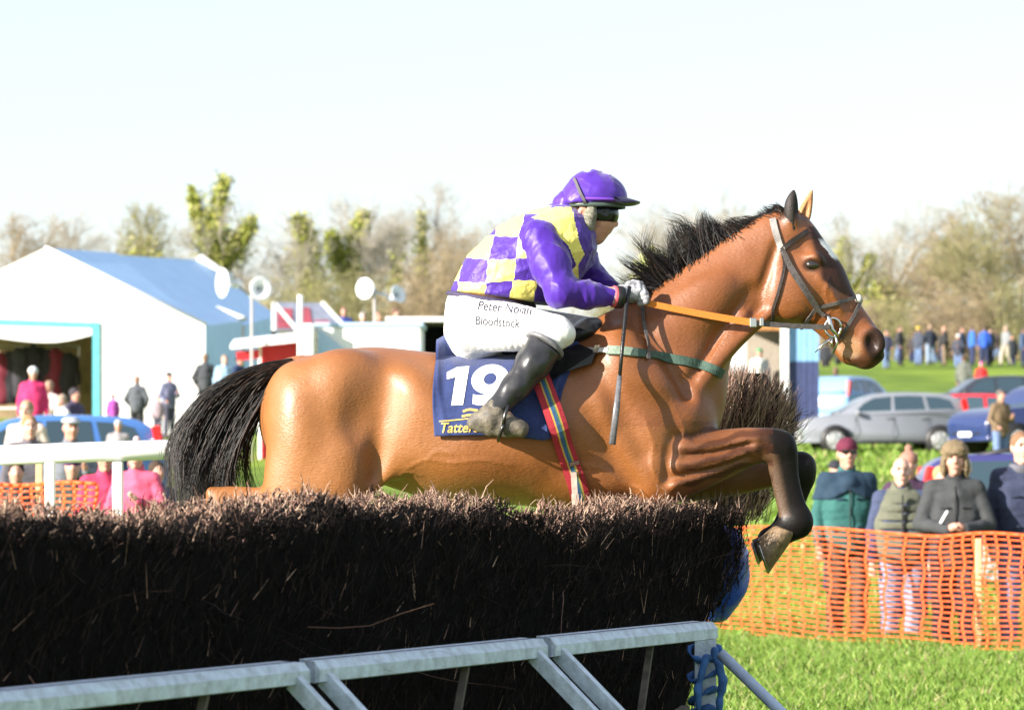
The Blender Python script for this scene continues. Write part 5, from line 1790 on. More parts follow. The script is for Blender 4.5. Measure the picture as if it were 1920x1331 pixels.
def horse_field():
    lo, hi = P(236, 1262, DH), P(1685, 335, DH)
    f = Field((lo.x, DH - 0.42, lo.z), (hi.x, DH + 0.42, hi.z), 0.0079)
    # barrel from rump to chest
    f.chain([tb(608, 664, 604, 905, .225), tb(650, 655, 650, 905, .265), tb(705, 651, 710, 904, .262), tb(800, 660, 800, 922, .268),
             tb(900, 668, 900, 942, .295), tb(1000, 658, 1000, 948, .300), tb(1090, 628, 1095, 955, .265),
             tb(1150, 604, 1160, 938, .225), tb(1205, 606, 1230, 885, .185), tb(1240, 630, 1270, 840, .16)], 0.0, smooth=10)
    # neck
    f.chain([tb(1130, 592, 1278, 820, .15), tb(1190, 566, 1318, 750, .135), tb(1255, 520, 1345, 688, .112), tb(1318, 476, 1380, 636, .098),
             tb(1380, 438, 1415, 596, .087), tb(1436, 406, 1448, 556, .082), tb(1466, 398, 1478, 520, .074)], 0.07, smooth=10)
    # shoulder blade, point of shoulder, upper arm, triceps
    for s in (-1, 1):
        f.chain([cs(1160, 650, 34, .05, s * .145), cs(1206, 720, 52, .065, s * .155), cs(1262, 790, 46, .065, s * .145)], 0.09)
        f.ell(pe(1284, 765, s * .10), (.075, .075, .12), 20, 0.06)
        f.chain([cs(1175, 760, 56, .07, s * .175), cs(1204, 840, 54, .07, s * .178), cs(1232, 900, 34, .055, s * .165), cs(1238, 922, 20, .035, s * .16)], 0.05)
        f.ell(pe(1135, 730, s * .19), (.05, .05, .17), -22, 0.10)
        # pectoral
        f.ell(pe(1300, 800, s * .06), (.065, .07, .10), 25, 0.06)
    f.ell(pe(1110, 895, 0), (.26, .2, .11), -3, 0.08)
    # rump and thigh
    for s in (-1, 1):
        f.chain([cs(640, 745, 84, .10, s * .165), cs(602, 830, 96, .115, s * .17), cs(584, 935, 92, .10, s * .165), cs(556, 1000, 62, .075, s * .145)], 0.07, smooth=10)
        f.chain([cs(656, 790, 58, .075, s * .160), cs(644, 870, 48, .085, s * .176), cs(636, 945, 44, .075, s * .168)], 0.09)
        f.ell(pe(772, 735, s * .205), (.10, .05, .055), -42, 0.10)      # point of hip
        f.ell(pe(560, 770, s * .14), (.10, .09, .17), 12, 0.10)         # hamstring
        # flank fold
        f.chain([cs(810, 790, 34, .035, s * .225), cs(752, 858, 24, .03, s * .205), cs(700, 908, 12, .028, s * .18)], 0.06)
        f.ell(pe(695, 735, s * .290), (.06, .035, .12), -18, 0.14, sub=True)
        f.chain([cs(712, 790, 12, .03, s * .275), cs(706, 850, 11, .035, s * .262), cs(704, 895, 7, .035, s * .245)], 0.045, sub=True)
        # hind leg stretched back, low behind the fence top
        uo, vo = (0, 0) if s < 0 else (-26, 14)
        f.chain([cs(575, 985, 58, .075, s * .145), cs(500 + uo, 955 + vo, 40, .05, s * .13), cs(440 + uo, 938 + vo, 27, .037, s * .12), cs(412 + uo, 940 + vo, 25, .03, s * .12)], 0.04)
        f.chain([cs(418 + uo, 942 + vo, 25, .032, s * .12), cs(388 + uo, 990 + vo, 17, .025, s * .12), cs(350 + uo, 1048 + vo, 16, .023, s * .12), cs(334 + uo, 1072 + vo, 20, .028, s * .12), cs(316 + uo, 1096 + vo, 15, .024, s * .12), cs(308 + uo, 1110 + vo, 17, .03, s * .12)], 0.03)
        f.cone(pe(416 + uo, 940 + vo, s * .12), .03, pe(396 + uo, 922 + vo, s * .12), .022, 0.02)
    # belly and groin
    f.ell(pe(870, 850, 0), (.30, .27, .16), 3, 0.08)
    # front legs folded in front: near one, then the far one carried a little lower and further forward
    y = -.125
    f.chain([cs(1238, 890, 54, .085, -.145), cs(1290, 872, 54, .076, -.14), cs(1345, 854, 47, .064, y), cs(1400, 838, 37, .050, y), cs(1442, 834, 31, .045, y)], 0.035, smooth=10)
    f.ell(pe(1464, 834, y), (.055, .050, .058), -30, 0.022)
    f.ell(pe(1446, 824, y), (.045, .044, .03), -10, 0.03)
    f.chain([cs(1466, 852, 31, .040, y), cs(1475, 895, 24, .031, y), cs(1487, 942, 23, .029, y), cs(1496, 972, 27, .036, y)], 0.022)
    f.chain([cs(1455, 880, 15, .02, y), cs(1464, 930, 13, .017, y), cs(1478, 968, 17, .025, y)], 0.012)
    f.ell(pe(1499, 977, y), (.044, .041, .047), 0, 0.025)
    f.chain([cs(1496, 986, 24, .034, y), cs(1480, 994, 23, .034, y), cs(1466, 1000, 24, .04, y)], 0.03)
    f.chain([cs(1262, 836, 9, .012, -.214), cs(1330, 836, 6, .010, -.200), cs(1420, 820, 4, .008, -.174)], 0.04)
    f.chain([cs(1262, 908, 6, .012, -.222), cs(1320, 886, 5, .010, -.200), cs(1390, 862, 3.5, .008, -.174)], 0.04)
    f.chain([cs(1262, 872, 8, .012, -.220), cs(1350, 858, 5, .010, -.196), cs(1415, 842, 4, .009, -.172)], 0.04)
    f.chain([cs(1280, 857, 4, .02, -.228), cs(1345, 846, 3.5, .018, -.198), cs(1410, 832, 3, .014, -.174)], 0.014, sub=True)
    f.chain([cs(1265, 895, 5, .02, -.230), cs(1340, 878, 4, .018, -.197), cs(1405, 854, 3, .014, -.172)], 0.016, sub=True)
    f.chain([cs(1300, 822, 4, .02, -.205), cs(1360, 816, 3, .018, -.19)], 0.014, sub=True)
    y = .125
    f.chain([cs(1246, 890, 54, .085, .145), cs(1310, 890, 48, .07, .14), cs(1380, 886, 42, .06, y), cs(1450, 880, 33, .047, y), cs(1494, 876, 29, .042, y)], 0.035)
    f.ell(pe(1502, 880, y), (.056, .047, .066), -30, 0.03)
    f.chain([cs(1500, 900, 27, .036, y), cs(1484, 950, 22, .028, y), cs(1466, 990, 21, .027, y), cs(1452, 1010, 24, .036, y)], 0.03)
    f.chain([cs(1450, 1012, 20, .03, y), cs(1440, 1010, 21, .036, y)], 0.02)
    # head
    f.chain([tb(1490, 398, 1448, 520, .074), tb(1522, 432, 1452, 572, .088), tb(1550, 470, 1484, 598, .094), tb(1577, 516, 1515, 612, .078),
             tb(1602, 556, 1540, 632, .063), tb(1630, 594, 1566, 652, .056), tb(1648, 622, 1583, 668, .054), tb(1652, 646, 1594, 676, .047)], 0.03, smooth=10)
    f.ell(pe(1486, 540, 0), (.120, .088, .125), 0, 0.03)                # cheeks
    f.ell(pe(1474, 566, 0), (.10, .080, .085), 0, 0.03)
    for s in (-1, 1):
        f.ell(pe(1480, 548, s * .058), (.098, .045, .105), 0, 0.02)
        f.ell(pe(1524, 482, s * .084), (.050, .026, .026), -25, 0.02)    # brow over the eye
        f.chain([cs(1535, 518, 6, .012, s * .094), cs(1560, 550, 5, .012, s * .084), cs(1580, 580, 4, .01, s * .072)], 0.02)   # facial crest
        f.ell(pe(1504, 462, s * .096), (.040, .022, .022), -40, 0.03, sub=True)   # hollow above the eye
        f.ell(pe(1522, 497, s * .108), (.032, .022, .020), 0, 0.012, sub=True)  # socket
        f.chain([cs(1520, 510, 3, .008, s * .100), cs(1532, 508, 3, .008, s * .098)], 0.01)   # lower lid
        f.chain([cs(1590, 560, 10, .018, s * .080), cs(1606, 590, 10, .016, s * .072)], 0.03, sub=True)
        f.chain([cs(1548, 600, 8, .02, s * .082), cs(1568, 625, 7, .018, s * .070)], 0.02, sub=True)
        # nostril wing and opening
        f.ell(pe(1637, 640, s * .046), (.050, .022, .060), 20, 0.02)
        f.ell(pe(1636, 643, s * .074), (.024, .032, .040), 16, 0.010, sub=True)
        # jaw edge and throat groove
        f.chain([cs(1456, 458, 8, .024, s * .094), cs(1440, 508, 10, .026, s * .094), cs(1424, 560, 10, .026, s * .090), cs(1416, 592, 8, .022, s * .084)], 0.016, sub=True)
        for k_ in range(5):
            f.chain([cs(1424 - k_ * 17, 548 + k_ * 9, 3.2, .010, s * (.100 + k_ * .003)), cs(1412 - k_ * 17, 580 + k_ * 10, 3.4, .010, s * (.094 + k_ * .003)), cs(1398 - k_ * 17, 610 + k_ * 11, 3, .010, s * (.088 + k_ * .004))], 0.018, sub=True)
        # jugular groove and neck muscles
        f.chain([cs(1412, 545, 8, .025, s * .104), cs(1362, 620, 9, .03, s * .118), cs(1305, 715, 10, .03, s * .15)], 0.045, sub=True)
        f.chain([cs(1395, 590, 8, .02, s * .070), cs(1350, 655, 9, .02, s * .085), cs(1315, 720, 10, .02, s * .105)], 0.025)
        f.ell(pe(1290, 590, s * .088), (.19, .04, .07), 42, 0.07)
        # mouth
        f.chain([cs(1645, 679, 2.5, .03, s * .055), cs(1612, 669, 2.5, .03, s * .06), cs(1582, 648, 2.5, .02, s * .066)], 0.006, sub=True)
        f.ell(pe(1484 if s < 0 else 1496, 412, s * .055), (.030, .03, .04), 0, 0.025)   # ear roots
    f.chain([cs(1600, 673, 13, .038), cs(1588, 668, 15, .040), cs(1574, 655, 13, .038)], 0.012)    # lower lip and chin
    f.chain([cs(1648, 666, 11, .038), cs(1630, 672, 10, .043), cs(1608, 672, 8, .048)], 0.014)     # upper lip
    # groove behind elbow, arm and breast
    for s in (-1, 1):
        f.chain([cs(1108, 780, 12, .03, s * .30), cs(1142, 850, 12, .03, s * .265), cs(1185, 915, 10, .03, s * .235)], 0.05, sub=True)
        f.chain([cs(1266, 820, 7, .02, s * .235), cs(1254, 855, 6, .02, s * .242), cs(1250, 900, 5, .03, s * .242)], 0.035, sub=True)
        f.chain([cs(560, 690, 19, .04, 0), cs(530, 692, 14, .03, 0), cs(500, 706, 9, .02, 0)], 0.03)
    for s in (-1, 1):
        f.chain([cs(1192, 585, 10, .03, s * .165), cs(1240, 660, 12, .03, s * .19), cs(1288, 738, 10, .03, s * .185)], 0.05, sub=True)      # neck to shoulder
        f.chain([cs(1120, 690, 9, .03, s * .285), cs(1168, 770, 10, .03, s * .29), cs(1208, 850, 8, .03, s * .275)], 0.06, sub=True)        # behind the shoulder
        f.chain([cs(1440, 590, 10, .025, s * .06), cs(1372, 650, 14, .03, s * .088), cs(1300, 735, 16, .035, s * .13)], 0.03)                 # brachial band of the neck
        f.ell(pe(630, 730, s * .17), (.12, .06, .08), 30, 0.12)
        f.ell(pe(565, 800, s * .20), (.05, .06, .14), 6, 0.08)
        f.ell(pe(1195, 700, s * .20), (.05, .05, .12), 55, 0.07)
    for _ in range(2):                                                   # soften the joins
        for ax in range(3):
            g = f.F
            g2 = g.copy()
            s0, s1, s2 = [slice(None)] * 3, [slice(None)] * 3, [slice(None)] * 3
            s0[ax], s1[ax], s2[ax] = slice(0, -2), slice(1, -1), slice(2, None)
            g2[tuple(s1)] = g[tuple(s0)] * .25 + g[tuple(s1)] * .5 + g[tuple(s2)] * .25
            f.F = g2
    return f


def coat_material():
    m = bpy.data.materials.new('bay coat')
    m.use_nodes = True
    nt = m.node_tree
    b = nt.nodes['Principled BSDF']
    at = nt.nodes.new('ShaderNodeAttribute'); at.attribute_name = 'coat'
    tc = nt.nodes.new('ShaderNodeTexCoord')
    mp = nt.nodes.new('ShaderNodeMapping'); mp.inputs['Scale'].default_value = (60, 200, 260); mp.inputs['Rotation'].default_value = (0, 0.5, 0)
    nt.links.new(tc.outputs['Object'], mp.inputs[0])
    n = nt.nodes.new('ShaderNodeTexNoise'); n.inputs['Scale'].default_value = 1.0; n.inputs['Detail'].default_value = 3
    nt.links.new(mp.outputs[0], n.inputs['Vector'])
    n2 = nt.nodes.new('ShaderNodeTexNoise'); n2.inputs['Scale'].default_value = 5.0; n2.inputs['Detail'].default_value = 6; n2.inputs['Roughness'].default_value = 0.6
    nt.links.new(tc.outputs['Object'], n2.inputs['Vector'])
    ma = nt.nodes.new('ShaderNodeMath'); ma.operation = 'MULTIPLY_ADD'; ma.inputs[1].default_value = 0.55; ma.inputs[2].default_value = 0.72
    nt.links.new(n2.outputs[0], ma.inputs[0])
    mb_ = nt.nodes.new('ShaderNodeMath'); mb_.operation = 'MULTIPLY_ADD'; mb_.inputs[1].default_value = 0.5; mb_.inputs[2].default_value = 0.75
    nt.links.new(n.outputs[0], mb_.inputs[0])
    mm = nt.nodes.new('ShaderNodeMath'); mm.operation = 'MULTIPLY'
    nt.links.new(ma.outputs[0], mm.inputs[0]); nt.links.new(mb_.outputs[0], mm.inputs[1])
    mx = nt.nodes.new('ShaderNodeMix'); mx.data_type = 'RGBA'; mx.blend_type = 'MULTIPLY'; mx.inputs[0].default_value = 1.0
    nt.links.new(at.outputs['Color'], mx.inputs[6]); nt.links.new(mm.outputs[0], mx.inputs[7])
    nt.links.new(mx.outputs[2], b.inputs['Base Color'])
    b.inputs['Roughness'].default_value = 0.38
    b.inputs['Specular IOR Level'].default_value = 0.24
    b.inputs['Coat Weight'].default_value = 0.10
    b.inputs['Coat Roughness'].default_value = 0.30
    b.inputs['Sheen Weight'].default_value = 0.04
    b.inputs['Sheen Roughness'].default_value = 0.35
    # veins and hair relief
    v = nt.nodes.new('ShaderNodeTexVoronoi'); v.feature = 'DISTANCE_TO_EDGE'; v.inputs['Scale'].default_value = 9.0
    wv = nt.nodes.new('ShaderNodeTexNoise'); wv.inputs['Scale'].default_value = 4.0
    nt.links.new(tc.outputs['Object'], wv.inputs['Vector'])
    wa = nt.nodes.new('ShaderNodeVectorMath'); wa.operation = 'MULTIPLY_ADD'; wa.inputs[1].default_value = (.35, .35, .35)
    nt.links.new(wv.outputs['Color'], wa.inputs[0]); nt.links.new(tc.outputs['Object'], wa.inputs[2])
    nt.links.new(wa.outputs[0], v.inputs['Vector'])
    vr = nt.nodes.new('ShaderNodeMapRange'); vr.inputs[1].default_value = 0.0; vr.inputs[2].default_value = 0.05; vr.inputs[3].default_value = 1.0; vr.inputs[4].default_value = 0.0
    nt.links.new(v.outputs['Distance'], vr.inputs[0])
    nm = nt.nodes.new('ShaderNodeMath'); nm.operation = 'MULTIPLY_ADD'; nm.inputs[1].default_value = 0.35
    nt.links.new(n.outputs[0], nm.inputs[0]); 
    n3 = nt.nodes.new('ShaderNodeMath'); n3.operation = 'MULTIPLY'; n3.inputs[1].default_value = 0.045
    nt.links.new(vr.outputs[0], n3.inputs[0]); nt.links.new(n3.outputs[0], nm.inputs[2])
    # mid-size muscle ripple and sweat-dulled patches
    n4 = nt.nodes.new('ShaderNodeTexNoise'); n4.inputs['Scale'].default_value = 11; n4.inputs['Detail'].default_value = 3
    nt.links.new(tc.outputs['Object'], n4.inputs['Vector'])
    n5 = nt.nodes.new('ShaderNodeMath'); n5.operation = 'MULTIPLY_ADD'; n5.inputs[1].default_value = .5
    nt.links.new(n4.outputs[0], n5.inputs[0]); nt.links.new(nm.outputs[0], n5.inputs[2])
    n6 = nt.nodes.new('ShaderNodeTexNoise'); n6.inputs['Scale'].default_value = 95; n6.inputs['Detail'].default_value = 4
    nt.links.new(tc.outputs['Object'], n6.inputs['Vector'])
    n7 = nt.nodes.new('ShaderNodeMath'); n7.operation = 'MULTIPLY_ADD'; n7.inputs[1].default_value = .14
    nt.links.new(n6.outputs[0], n7.inputs[0]); nt.links.new(n5.outputs[0], n7.inputs[2])
    bn = nt.nodes.new('ShaderNodeBump'); bn.inputs['Strength'].default_value = 0.42; bn.inputs['Distance'].default_value = 0.012
    nt.links.new(n7.outputs[0], bn.inputs['Height']); nt.links.new(bn.outputs[0], b.inputs['Normal'])
    rg = nt.nodes.new('ShaderNodeMapRange'); rg.inputs[1].default_value = .35; rg.inputs[2].default_value = .65; rg.inputs[3].default_value = .40; rg.inputs[4].default_value = .60
    nt.links.new(n2.outputs[0], rg.inputs[0]); nt.links.new(rg.outputs[0], b.inputs['Roughness'])
    # dark hair lies flatter and duller
    lum = nt.nodes.new('ShaderNodeSeparateColor'); nt.links.new(at.outputs['Color'], lum.inputs[0])
    sr = nt.nodes.new('ShaderNodeMapRange'); sr.inputs[1].default_value = .01; sr.inputs[2].default_value = .16; sr.inputs[3].default_value = .10; sr.inputs[4].default_value = .62
    nt.links.new(lum.outputs[0], sr.inputs[0]); nt.links.new(sr.outputs[0], b.inputs['Specular IOR Level'])
    return m


def proj_px(co):
    """photo pixels of world points (n, 3)"""
    co = np.asarray(co)
    return 960 + co[:, 0] * FPX / co[:, 1], HOR - (co[:, 2] - EYE) * FPX / co[:, 1]


def sstep(a, b, x):
    t = np.clip((x - a) / (b - a), 0, 1)
    return t * t * (3 - 2 * t)


def paint(me, name, fn):
    """natural markings, with some painted light and shade, stored per vertex"""
    n = len(me.vertices)
    co = np.empty(n * 3, np.float32); me.vertices.foreach_get('co', co); co = co.reshape(-1, 3)
    C = fn(co)
    at = me.color_attributes.new(name, 'FLOAT_COLOR', 'POINT')
    at.data.foreach_set('color', np.concatenate([C, np.ones((n, 1))], 1).astype(np.float32).ravel())


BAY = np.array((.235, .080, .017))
BLACK = np.array((.008, .0065, .006))


def bay_markings_shade(co):
    u, v = proj_px(co)
    y = co[:, 1] - DH
    C = np.tile(BAY, (len(co), 1))
    jit = NR.normal(0, 5, len(co)) * 0

    def blend(w, c):
        C[:] = C * (1 - w[:, None]) + np.asarray(c) * w[:, None]
    # darker along the back, paler at flank and thigh
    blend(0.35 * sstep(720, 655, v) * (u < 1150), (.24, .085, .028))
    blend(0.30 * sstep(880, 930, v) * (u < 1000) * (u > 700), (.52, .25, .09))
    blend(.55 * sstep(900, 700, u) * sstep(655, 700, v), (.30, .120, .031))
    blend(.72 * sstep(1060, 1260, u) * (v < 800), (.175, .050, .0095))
    # knees and cannons black, forearm brown above
    fl = (u > 1240) & (v > 790)
    blend(fl * sstep(1235, 1310, u) * .75, (.115, .038, .014))
    blend(fl * (y < 0) * sstep(1405, 1455, u - 0.15 * (v - 830)) * 1.0, BLACK * .9)
    blend(((u > 1425) & (v > 860) & (y < 0)) * sstep(860, 890, v) * 1.0, BLACK * .8)
    blend(((y > 0) & (v > 800)) * np.maximum(sstep(1440, 1490, u), (u > 1400) * sstep(915, 945, v)), BLACK)
    blend(((u > 1430) & (v > 850) & (v < 970)) * (y < 0) * 0.34 * sstep(1468, 1450, u - (v - 870) * 0.2), (.22, .12, .06))  # sunlit left edge of the black cannon, painted as brown
    wet = np.sin((v + .17 * (u - 1250)) * .21 + 1.4 * np.sin(u * .028) + .5 * np.sin(u * .11))  # wet hair streaks, with groove shade between the tendons painted in
    blend(((u > 1255) & (u < 1450) & (v > 800) & (y < 0)) * sstep(1255, 1290, u) * sstep(-.1, .75, wet) * .72, (.040, .014, .008))
    # hind cannons black
    blend((u < 470) * sstep(955, 985, v), BLACK)
    # muzzle black, pale brown ring
    d = np.hypot((u - 1648) / 29, (v - 643) / 32)
    blend(sstep(1.3, .8, d) * .96, (.020, .012, .010))
    blend((v > 655) * sstep(1575, 1600, u) * sstep(655, 672, v) * .65, BLACK * 2)
    d2 = np.hypot((u - 1592) / 24, (v - 652) / 24)
    blend(sstep(1.2, .6, d2) * .45 * (v < 672), (.48, .30, .16))
    # face front: darker bay hair with its shaded side painted in; blaze
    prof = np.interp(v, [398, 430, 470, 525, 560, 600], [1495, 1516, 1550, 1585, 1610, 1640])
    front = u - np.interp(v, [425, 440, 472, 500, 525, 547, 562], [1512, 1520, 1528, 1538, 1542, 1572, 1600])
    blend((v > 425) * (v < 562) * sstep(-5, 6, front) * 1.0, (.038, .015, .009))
    blend((np.abs(y) < .046) * sstep(446, 454, v) * sstep(490, 480, v) * sstep(14, 9, prof - u), (.75, .74, .72))
    # round the eye and hollow
    d3 = np.hypot((u - 1522) / 19, (v - 497) / 14)
    blend(sstep(1.2, .7, d3) * .8, BLACK * 1.4)
    # crest root and ears
    blend((u > 1462) * (u < 1520) * sstep(424, 400, v) * .85, BLACK * 1.4)
    # dock
    blend((u < 560) * (v < 725) * sstep(548, 530, u) * (np.abs(y) < .05), BLACK)
    # brown tint between the forelegs, strongest near the mid plane
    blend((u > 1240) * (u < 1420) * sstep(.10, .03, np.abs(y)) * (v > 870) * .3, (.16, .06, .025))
    return np.clip(C, 0, 1)


HF = horse_field()
# veins and skin wrinkles laid on the first surface, then meshed again
_t = HF.mesh('horse')
_b = BVHTree.FromPolygons([v.co for v in _t.vertices], [p.vertices[:] for p in _t.polygons])
bpy.data.meshes.remove(_t)
VEINS = [([(760, 880), (800, 862), (850, 868), (900, 862), (960, 872)], 2.6), ([(735, 905), (762, 885), (790, 892)], 2.2), ([(800, 862), (822, 846), (850, 850)], 2.0),
         ([(1090, 872), (1130, 880), (1165, 905), (1200, 915)], 2.8), ([(1210, 790), (1225, 830), (1222, 870), (1236, 905)], 2.4), ([(1262, 760), (1282, 800), (1280, 820)], 2.2),
         ([(1555, 520), (1548, 550), (1556, 580), (1545, 600)], 2.6), ([(1556, 580), (1574, 596), (1586, 618)], 2.2), ([(1486, 560), (1505, 575), (1520, 600)], 2.0),
         ([(1400, 560), (1370, 612), (1342, 660), (1310, 715)], 3.4), 
         ([(1290, 846), (1340, 842), (1390, 826), (1425, 822)], 2.4), ([(1300, 880), (1350, 868), (1400, 848)], 2.2)]
for pts_, r0_ in VEINS:
    C_ = catmull(pts_, 6)
    for sg_ in (-1, 1):
        st_ = []
        for q in C_:
            h_ = hit([_b], q[0], q[1])
            if h_ is None: continue
            y_ = h_[0].y - DH
            in_ = h_[0] - h_[1] * px(r0_) * .72
            y_ = in_.y - DH
            st_.append((in_.x, DH + (y_ if sg_ < 0 else -y_), in_.z, px(r0_), px(r0_)))
        if len(st_) > 2: HF.path([s_[:3] for s_ in st_], [s_[3] for s_ in st_], .006)
hm = HF.mesh('horse')
paint(hm, 'coat', bay_markings_shade)
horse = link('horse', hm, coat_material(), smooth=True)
tag(horse, 'bay racehorse with black tail and mane, jumping over the dark brush fence', 'horse')
HB = bvh_of(horse)
HBS = [HB]
# ---- eyes, ears, hooves, mane and tail of the horse
m_eye = mat('wet eye', (.012, .008, .006), rough=0.06, spec=0.8, coat=0.6)
for s in (-1, 1):
    MB().ball(pe(1523, 497, s * .081), .0265, 16, scale=(1.05, .72, .88)).build('eye', m_eye, horse, True)
m_ear = mat('dark ear hair', (.020, .014, .012), rough=0.6, noise=.4, nscale=150, bump=.3, bscale=200)
m_ear2 = mat('tan ear hair', (.40, .18, .07), rough=0.6, noise=.3, nscale=120, bump=.3, bscale=200)


def ear(st, scoop, m, lab=None):
    c = np.array([s_[:3] for s_ in st])
    f = Field(c.min(0) - .07, c.max(0) + .07, .0034)
    f.chain(st, 0.0)
    f.chain(scoop, 0.006, sub=True)
    o = link('ear', f.mesh('ear'), m, horse, True)
    if lab: o['label'] = lab


yn, yf = -.052, .050
ear([cs(1486, 430, 11, .026, yn), cs(1484, 405, 13.5, .030, yn - .006), cs(1484, 385, 13, .026, yn - .010), cs(1486, 370, 8.5, .018, yn - .010), cs(1488, 359, 3, .008, yn - .008)],
    [cs(1496, 420, 6, .014, yn - .022), cs(1496, 395, 8, .018, yn - .026), cs(1494, 372, 4, .010, yn - .022)], m_ear, 'black near ear, pricked')
ear([cs(1500, 428, 11, .024, yf), cs(1507, 406, 13, .028, yf + .004), cs(1512, 390, 11, .022, yf + .006), cs(1518, 372, 6.5, .014, yf + .006), cs(1522, 359, 2.5, .007, yf + .004)],
    [cs(1508, 416, 6, .014, yf - .024), cs(1512, 396, 7, .016, yf - .022), cs(1518, 376, 3, .008, yf - .014)], m_ear2, 'tan far ear with a dark tip')
mb = MB(); mb.tube([pe(528, 706, -.045), pe(508, 728, -.06), pe(494, 752, -.06), pe(485, 772, -.05)], [.006, .011, .010, .005], 8, flat=.6); mb.build('tail_ribbon', mat('dark red ribbon', (.30, .02, .05), rough=.6), horse, True)
# hooves: coronet ring lofted to the sole
m_hoof = mat('brown hoof horn', (.23, .155, .085), rough=0.5, noise=.45, nscale=40, bump=.3, bscale=90, col2=(.10, .065, .035))
m_hoofd = mat('dark hoof horn', (.05, .035, .024), rough=0.5, noise=.4, nscale=40, bump=.3, bscale=90)
m_shoe = mat('worn steel shoe', (.35, .33, .31), rough=0.35, metal=1.0, noise=.3)


def hoof(c0, c1, s0, s1, y, w0, w1, m):
    """coronet front/back pixels, sole toe/heel pixels"""
    mb = MB()
    rows = []
    n = 20
    for i, t in enumerate((0, .06, .35, .7, .96, 1.0)):
        fr = Vector(c0).lerp(Vector(s0), t); bk = Vector(c1).lerp(Vector(s1), t)
        w = w0 + (w1 - w0) * t - (.004 if i in (0, 5) else 0)
        cc = (fr + bk) / 2
        row = []
        for k in range(n):
            a = 2 * PI * k / n
            ca, sa = math.cos(a), math.sin(a)
            q = cc + (fr - bk) / 2 * (abs(ca) ** .9 * (1 if ca > 0 else -1))
            row.append(P(q.x, q.y, DH + y + w * sa * (1.0 if ca > -.3 else .86)))
        rows.append(row)
    vs = [p for r in rows for p in r]
    fs = [(i * n + k, i * n + (k + 1) % n, (i + 1) * n + (k + 1) % n, (i + 1) * n + k) for i in range(len(rows) - 1) for k in range(n)]
    fs.append(tuple(range(n))[::-1])
    e = (len(rows) - 1) * n
    cen = sum((vs[e + k] for k in range(n)), Vector()) / n
    up = sum((vs[k] for k in range(n)), Vector()) / n
    cup = cen.lerp(up, .25)
    vs.append(cup)
    fs += [(e + k, e + (k + 1) % n, len(vs) - 1) for k in range(n)]
    mb.add(vs, fs)
    h = mb.build('hoof', m, horse, True)
    ring = [vs[e + k] + (cen - up).normalized() * .004 for k in range(n) if not (n * .42 < k < n * .58)]
    ring = [p + (cen - p) * .1 for p in ring]
    ring = ring[n // 2:] + ring[:n // 2] if False else ring
    k0 = next(i for i in range(len(ring)) if (ring[i] - ring[i - 1]).length > .03)
    ring = ring[k0:] + ring[:k0]
    MB().tube(ring, .006, 6, flat=1.4).build('horseshoe', m_shoe, h, True)
    return h


hoof((1494, 1000), (1452, 984), (1442, 1074), (1421, 1010), -.125, .052, .062, m_hoof)
hoof((1466, 1012), (1434, 1000), (1424, 1056), (1410, 1012), .125, .046, .054, m_hoofd)
hoof((326, 1112), (296, 1104), (306, 1150), (272, 1132), -.12, .046, .058, m_hoofd)
hoof((300, 1126), (270, 1118), (280, 1164), (246, 1146), .12, .046, .058, m_hoofd)

m_hair2 = mat('brown black horse hair', (.040, .022, .014), rough=.38, spec=.5)
m_hair = mat('black horse hair', (.007, .0065, .0065), rough=0.40, spec=0.45)
crest = catmull([(1212, 562), (1250, 532), (1290, 500), (1335, 464), (1385, 434), (1440, 404), (1474, 394)], 20)
ang_t = [0, .14, .3, .45, .58, .8, 1.0]
ang_v = [178, 160, 134, 108, 128, 158, 140]
len_v = [62, 98, 118, 98, 62, 44, 34]
r_ = random.Random(5)
clumps = []
for i in range(64):
    t = (i + r_.random()) / 64
    clumps.append((t, np.interp(t, ang_t, ang_v) + r_.gauss(0, 11), np.interp(t, ang_t, len_v) * r_.uniform(.6, 1.1), r_.uniform(-.03, .03), r_.gauss(0, 14)))
roots, info = [], []
for i in range(4300):
    c = r_.choice(clumps)
    t = min(1, max(0, c[0] + r_.gauss(0, .020)))
    q = crest[min(len(crest) - 1, int(t * (len(crest) - 1)))]
    roots.append((q[0] + r_.uniform(-5, 5), q[1] + r_.uniform(0, 22), r_.gauss(0, .022)))
    info.append((c, r_.uniform(.55, 1.08), r_.gauss(0, 4)))


def mane_strand(i, r):
    c, l, da = info[i]
    A = math.radians(c[1] + da)
    L = c[2] * l
    bend = math.radians(c[4])
    base = crest[min(len(crest) - 1, int(c[0] * (len(crest) - 1)))]
    pts = []
    for j in range(6):
        t = j / 5
        a = A + bend * t * t
        ux = r[0] + (base[0] - r[0]) * .55 * t + L * t * math.cos(a)
        vx = r[1] + (base[1] - r[1]) * .55 * t - L * t * math.sin(a) + 10 * t * t * (1 if c[0] > .6 else .3)
        pts.append(P(ux, vx, DH + r[2] * (1 - .4 * t) + c[3] * t * 1.3))
    return pts, .0014


hair('mane', roots, mane_strand, [m_hair, m_hair2], horse)
# forelock wisps
roots = [(1464 + r_.uniform(-10, 10), 400 + r_.uniform(-4, 6), r_.uniform(-.03, .03)) for _ in range(120)]


def lock_strand(i, r):
    a = math.radians(r_.uniform(95, 175)); L = r_.uniform(15, 34)
    return [P(r[0] + L * t * math.cos(a), r[1] - L * t * math.sin(a) + 12 * t * t, DH + r[2]) for t in (0, .33, .66, 1)], .0017


hair('forelock', roots, lock_strand, m_hair, horse)

